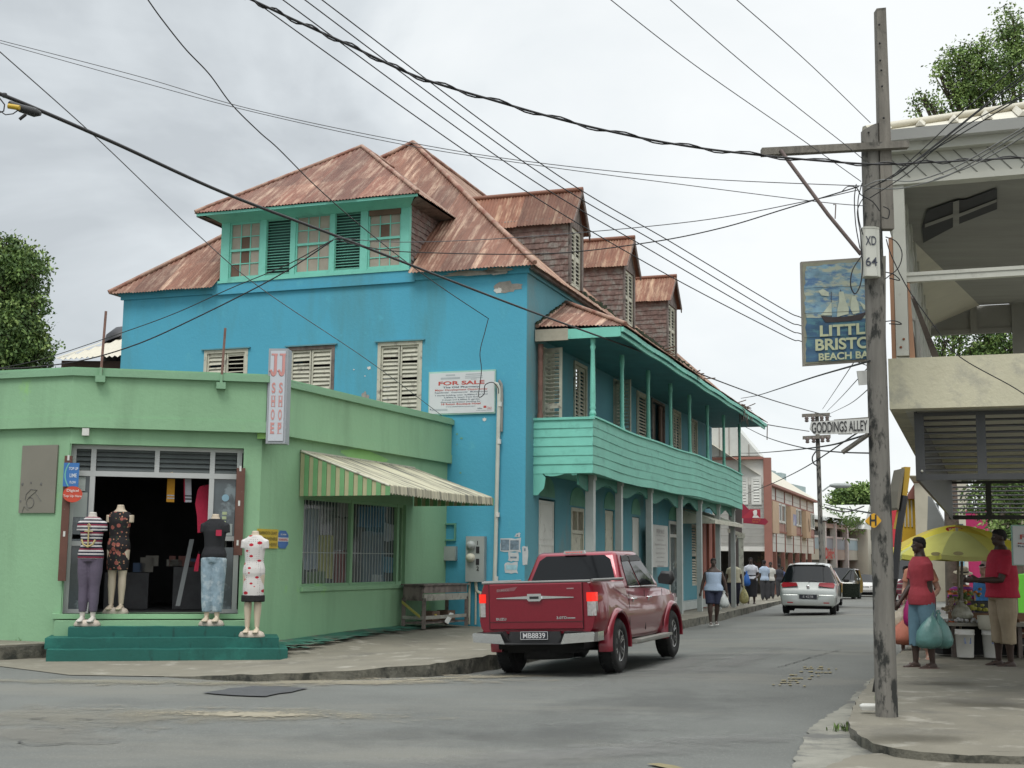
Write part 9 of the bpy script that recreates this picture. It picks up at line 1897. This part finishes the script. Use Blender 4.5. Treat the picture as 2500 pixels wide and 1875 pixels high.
b = MB(); a_, e_ = D('F', 18, 229, 10.2), D('F', 42, 233, 10.2); b.tube([a_, e_], .022, 8); b.build('yellow_tag', mat('tag_yellow', (.5, .33, .02), .5), cj)
b = MB(); b.tube([D('F', x, y, 10.2) for x, y in ((-4, 208), (10, 226), (8, 240), (-4, 244))], .006, 5); b.tube([D('F', x, y, 10.2) for x, y in ((0, 240), (12, 248), (28, 246), (42, 236))], .005, 5); b.tube([D('F', 42, 258, 10.2), D('F', 56, 247, 10.2)], .013, 6); b.build('loop', m_cab, cj)
NPY = 11.75
wire('twisted bundle of black cables sweeping from the top left over the crossarm', [(520, -12), (545, 0), (640, 45), (760, 100), (900, 165), (1060, 215), (1250, 268), (1450, 310), (1640, 335), (1870, 354), (2000, 351), (2120, 345), (2260, 338)], 8, 11.2, .0085, twist=1)
for k, (q, lb) in enumerate((([(590, -20), (1182, 400), (1560, 632), (1900, 812), (1958, 834), (1990, 1010)], 'lowest'), ([(664, -20), (1240, 400), (1590, 612), (1900, 791), (1958, 816), (2000, 1010)], 'second lowest'), ([(718, -20), (1285, 400), (1620, 602), (1900, 771), (1958, 796), (2010, 1010)], 'second highest'), ([(760, -20), (1321, 400), (1640, 592), (1900, 748), (1958, 776), (2020, 1010)], 'topmost'))):
 wire('%s of the four parallel wires passing behind the painted bar sign' % lb, q[:5] + [(2060, q[4][1] + 38), (2162, q[4][1] + 74)], 9, 13.4, .0047, zk=0)
wire('thin grey wire from the left edge to the near pole, upper of a pair', [(-20, 82), (300, 165), (540, 235), (870, 305), (1150, 350), (1500, 385), (1870, 402)], 14, NPY, .0042, m_cabg)
wire('thin grey wire from the left edge to the near pole, lower of a pair', [(-20, 87), (300, 176), (540, 240), (870, 312), (1180, 360), (1500, 402), (1760, 435), (1870, 445)], 14, NPY, .004, m_cabg)
wire('thin wire falling from the left edge to the shop parapet by the sale sign', [(-15, 98), (0, 112), (200, 290), (420, 500), (560, 620), (790, 775), (955, 898)], 12, 25.5, .006, m_cabg)
wire('wavy dark wire dropping from the top to a hook on the blue wall', [(310, -15), (320, 0), (350, 42), (400, 105), (452, 160), (500, 225), (560, 285), (600, 320), (680, 400), (770, 480), (870, 560), (960, 625), (1055, 688)], 13, 25.1, .008)
wire('loose service wire hanging down the blue wall over the sale sign', [(1055, 688), (1048, 715), (1037, 760), (1040, 800), (1034, 850), (1037, 858), (1046, 850), (1048, 832), (1064, 826), (1076, 838), (1077, 850)], 25.1, 24.9, .009)
wire('dark drop wire from the thick cable across the dormer to the near pole', [(720, 516), (800, 535), (900, 545), (1180, 548), (1400, 524), (1560, 492), (1700, 450), (1855, 403)], 14.9, NPY, .006)
wire('thin drop wire from the thick cable to the near pole', [(722, 513), (870, 523), (1130, 512), (1500, 478), (1740, 435), (1855, 410)], 14.9, NPY, .0045, m_cabg)
wire('black drop wire running left from the thick cable over the green shop', [(720, 518), (640, 572), (560, 618), (420, 688), (300, 742), (180, 778), (60, 794), (-30, 796)], 14.9, 16, .008)
wire('thin drop wire running left from the thick cable to behind the tree', [(715, 520), (620, 572), (500, 622), (380, 676), (260, 720), (90, 776), (-30, 800)], 14.9, 22, .006)
for lb, q in (('left', [(1300, -20), (1320, 0), (1500, 140), (1730, 300), (1860, 392)]), ('middle', [(1430, -20), (1448, 0), (1640, 165), (1825, 312), (1872, 350)]), ('right', [(1570, -20), (1592, 0), (1740, 130), (1880, 265)])): wire('%s of three thin wires from the top edge down to the near pole' % lb, q, 9, NPY, .0038, m_cabg)
for i, q in enumerate(([(430, 1000), (880, 600), (1400, 110), (2330, -680)], [(300, 1060), (520, 960), (1080, 520), (1640, 70), (2330, -480)], [(120, 1150), (480, 980), (1100, 520), (1640, 90), (2330, -420)], [(60, 1200), (430, 990), (980, 640), (1500, 270), (2090, -40), (2330, -190)], [(130, 1290), (640, 960), (1000, 640), (1340, 440), (2330, -160)], [(60, 1130), (300, 1045), (700, 1062), (1100, 950), (1500, 760), (2240, 320)], [(100, 1150), (300, 1165), (620, 1150), (1150, 1000), (1600, 760), (2240, 360)], [(1000, 1040), (1450, 880), (1800, 700), (2240, 440)])):
 wire('%s wire fanning from the near pole towards the upper right' % ('first', 'second', 'third', 'fourth', 'fifth', 'pale lower', 'pale lowest', 'short pale')[i], q, NPY - .1, 9 if i > 4 else 8.5, .0045 if i < 5 else .0055, m_cab if i < 5 else mat('pale_cable', (.22, .22, .21), .6), zk='c')
for i, (q, Y0, Y1, r_) in enumerate((([(1310, 300), (1180, 340), (1060, 375), (850, 405), (570, 430), (440, 432)], NPY, 48, .010), ([(1310, 250), (1210, 305), (920, 500), (690, 620), (450, 718)], NPY, 60, .008), ([(455, 248), (640, 335), (880, 400), (1100, 425), (1310, 432)], 50, 14, .010), ([(440, 200), (620, 240), (900, 285)], 46, 60, .02), ([(440, 62), (560, 40), (700, -4), (960, -90), (1310, -190)], 44, NPY, .010), ([(990, 135), (1085, -5), (1300, -330)], 55, 20, .010), ([(1020, 150), (1130, 40), (1310, -160)], 55, 20, .009), ([(1040, 165), (1190, 90), (1310, -10)], 55, 20, .008), ([(990, 775), (1100, 800), (1310, 836)], 56, 14, .01), ([(1010, 800), (1150, 828), (1270, 790)], 56, 80, .04), ([(945, 420), (922, 460), (930, 500), (960, 520)], 55.7, 55.7, .03))):
 wire(('dark wire from the near pole to the white gabled shop', 'thin wire from the near pole down to the salmon pillar', 'dark wire from the balcony end towards the near pole', 'wire from the balcony end to the distant pole', 'black wire rising from the balcony end behind the painted sign', 'left thin wire rising from the distant pole', 'middle thin wire rising from the distant pole', 'right thin wire rising from the distant pole', 'wire from the distant pole to the amber diamond sign', 'sagging wire before the white far roofs', 'looped wire hanging on the distant pole')[i], q, Y0, Y1, r_, zk=6)
for i, q in enumerate(([(445, 780), (428, 850), (430, 930), (448, 1000)], [(452, 840), (425, 900), (438, 1000), (445, 1085)], [(445, 1088), (405, 1150), (396, 1215), (415, 1252), (438, 1210), (447, 1130), (440, 1060)], [(420, 785), (412, 850), (418, 960), (436, 1060)], [(360, 815), (385, 795), (420, 800), (440, 830), (490, 860), (520, 900)], [(545, 1010), (590, 1030), (615, 1080), (600, 1140), (555, 1180), (540, 1190)], [(548, 1020), (570, 1090), (640, 1230), (760, 1400), (860, 1520), (1080, 1645), (1180, 1710)], [(545, 1160), (580, 1170), (605, 1195), (560, 1185)], [(545, 1370), (585, 1368), (612, 1382), (560, 1380)], [(535, 880), (560, 895), (555, 930), (530, 925)])):
 wire(('short', 'thin', 'hanging', 'outer', 'crossing', 'round', 'trailing', 'small upper', 'small lower', 'tiny')[i] + (' wire from the near pole across the cream balcony wall' if i == 6 else ' black wire loop drooping beside the near pole'), q, NPY - .05, NPY + (-.15 if i == 6 else -.02), .005 if i not in (2,) else .006, zk=7, grp='wire loops on the near pole')
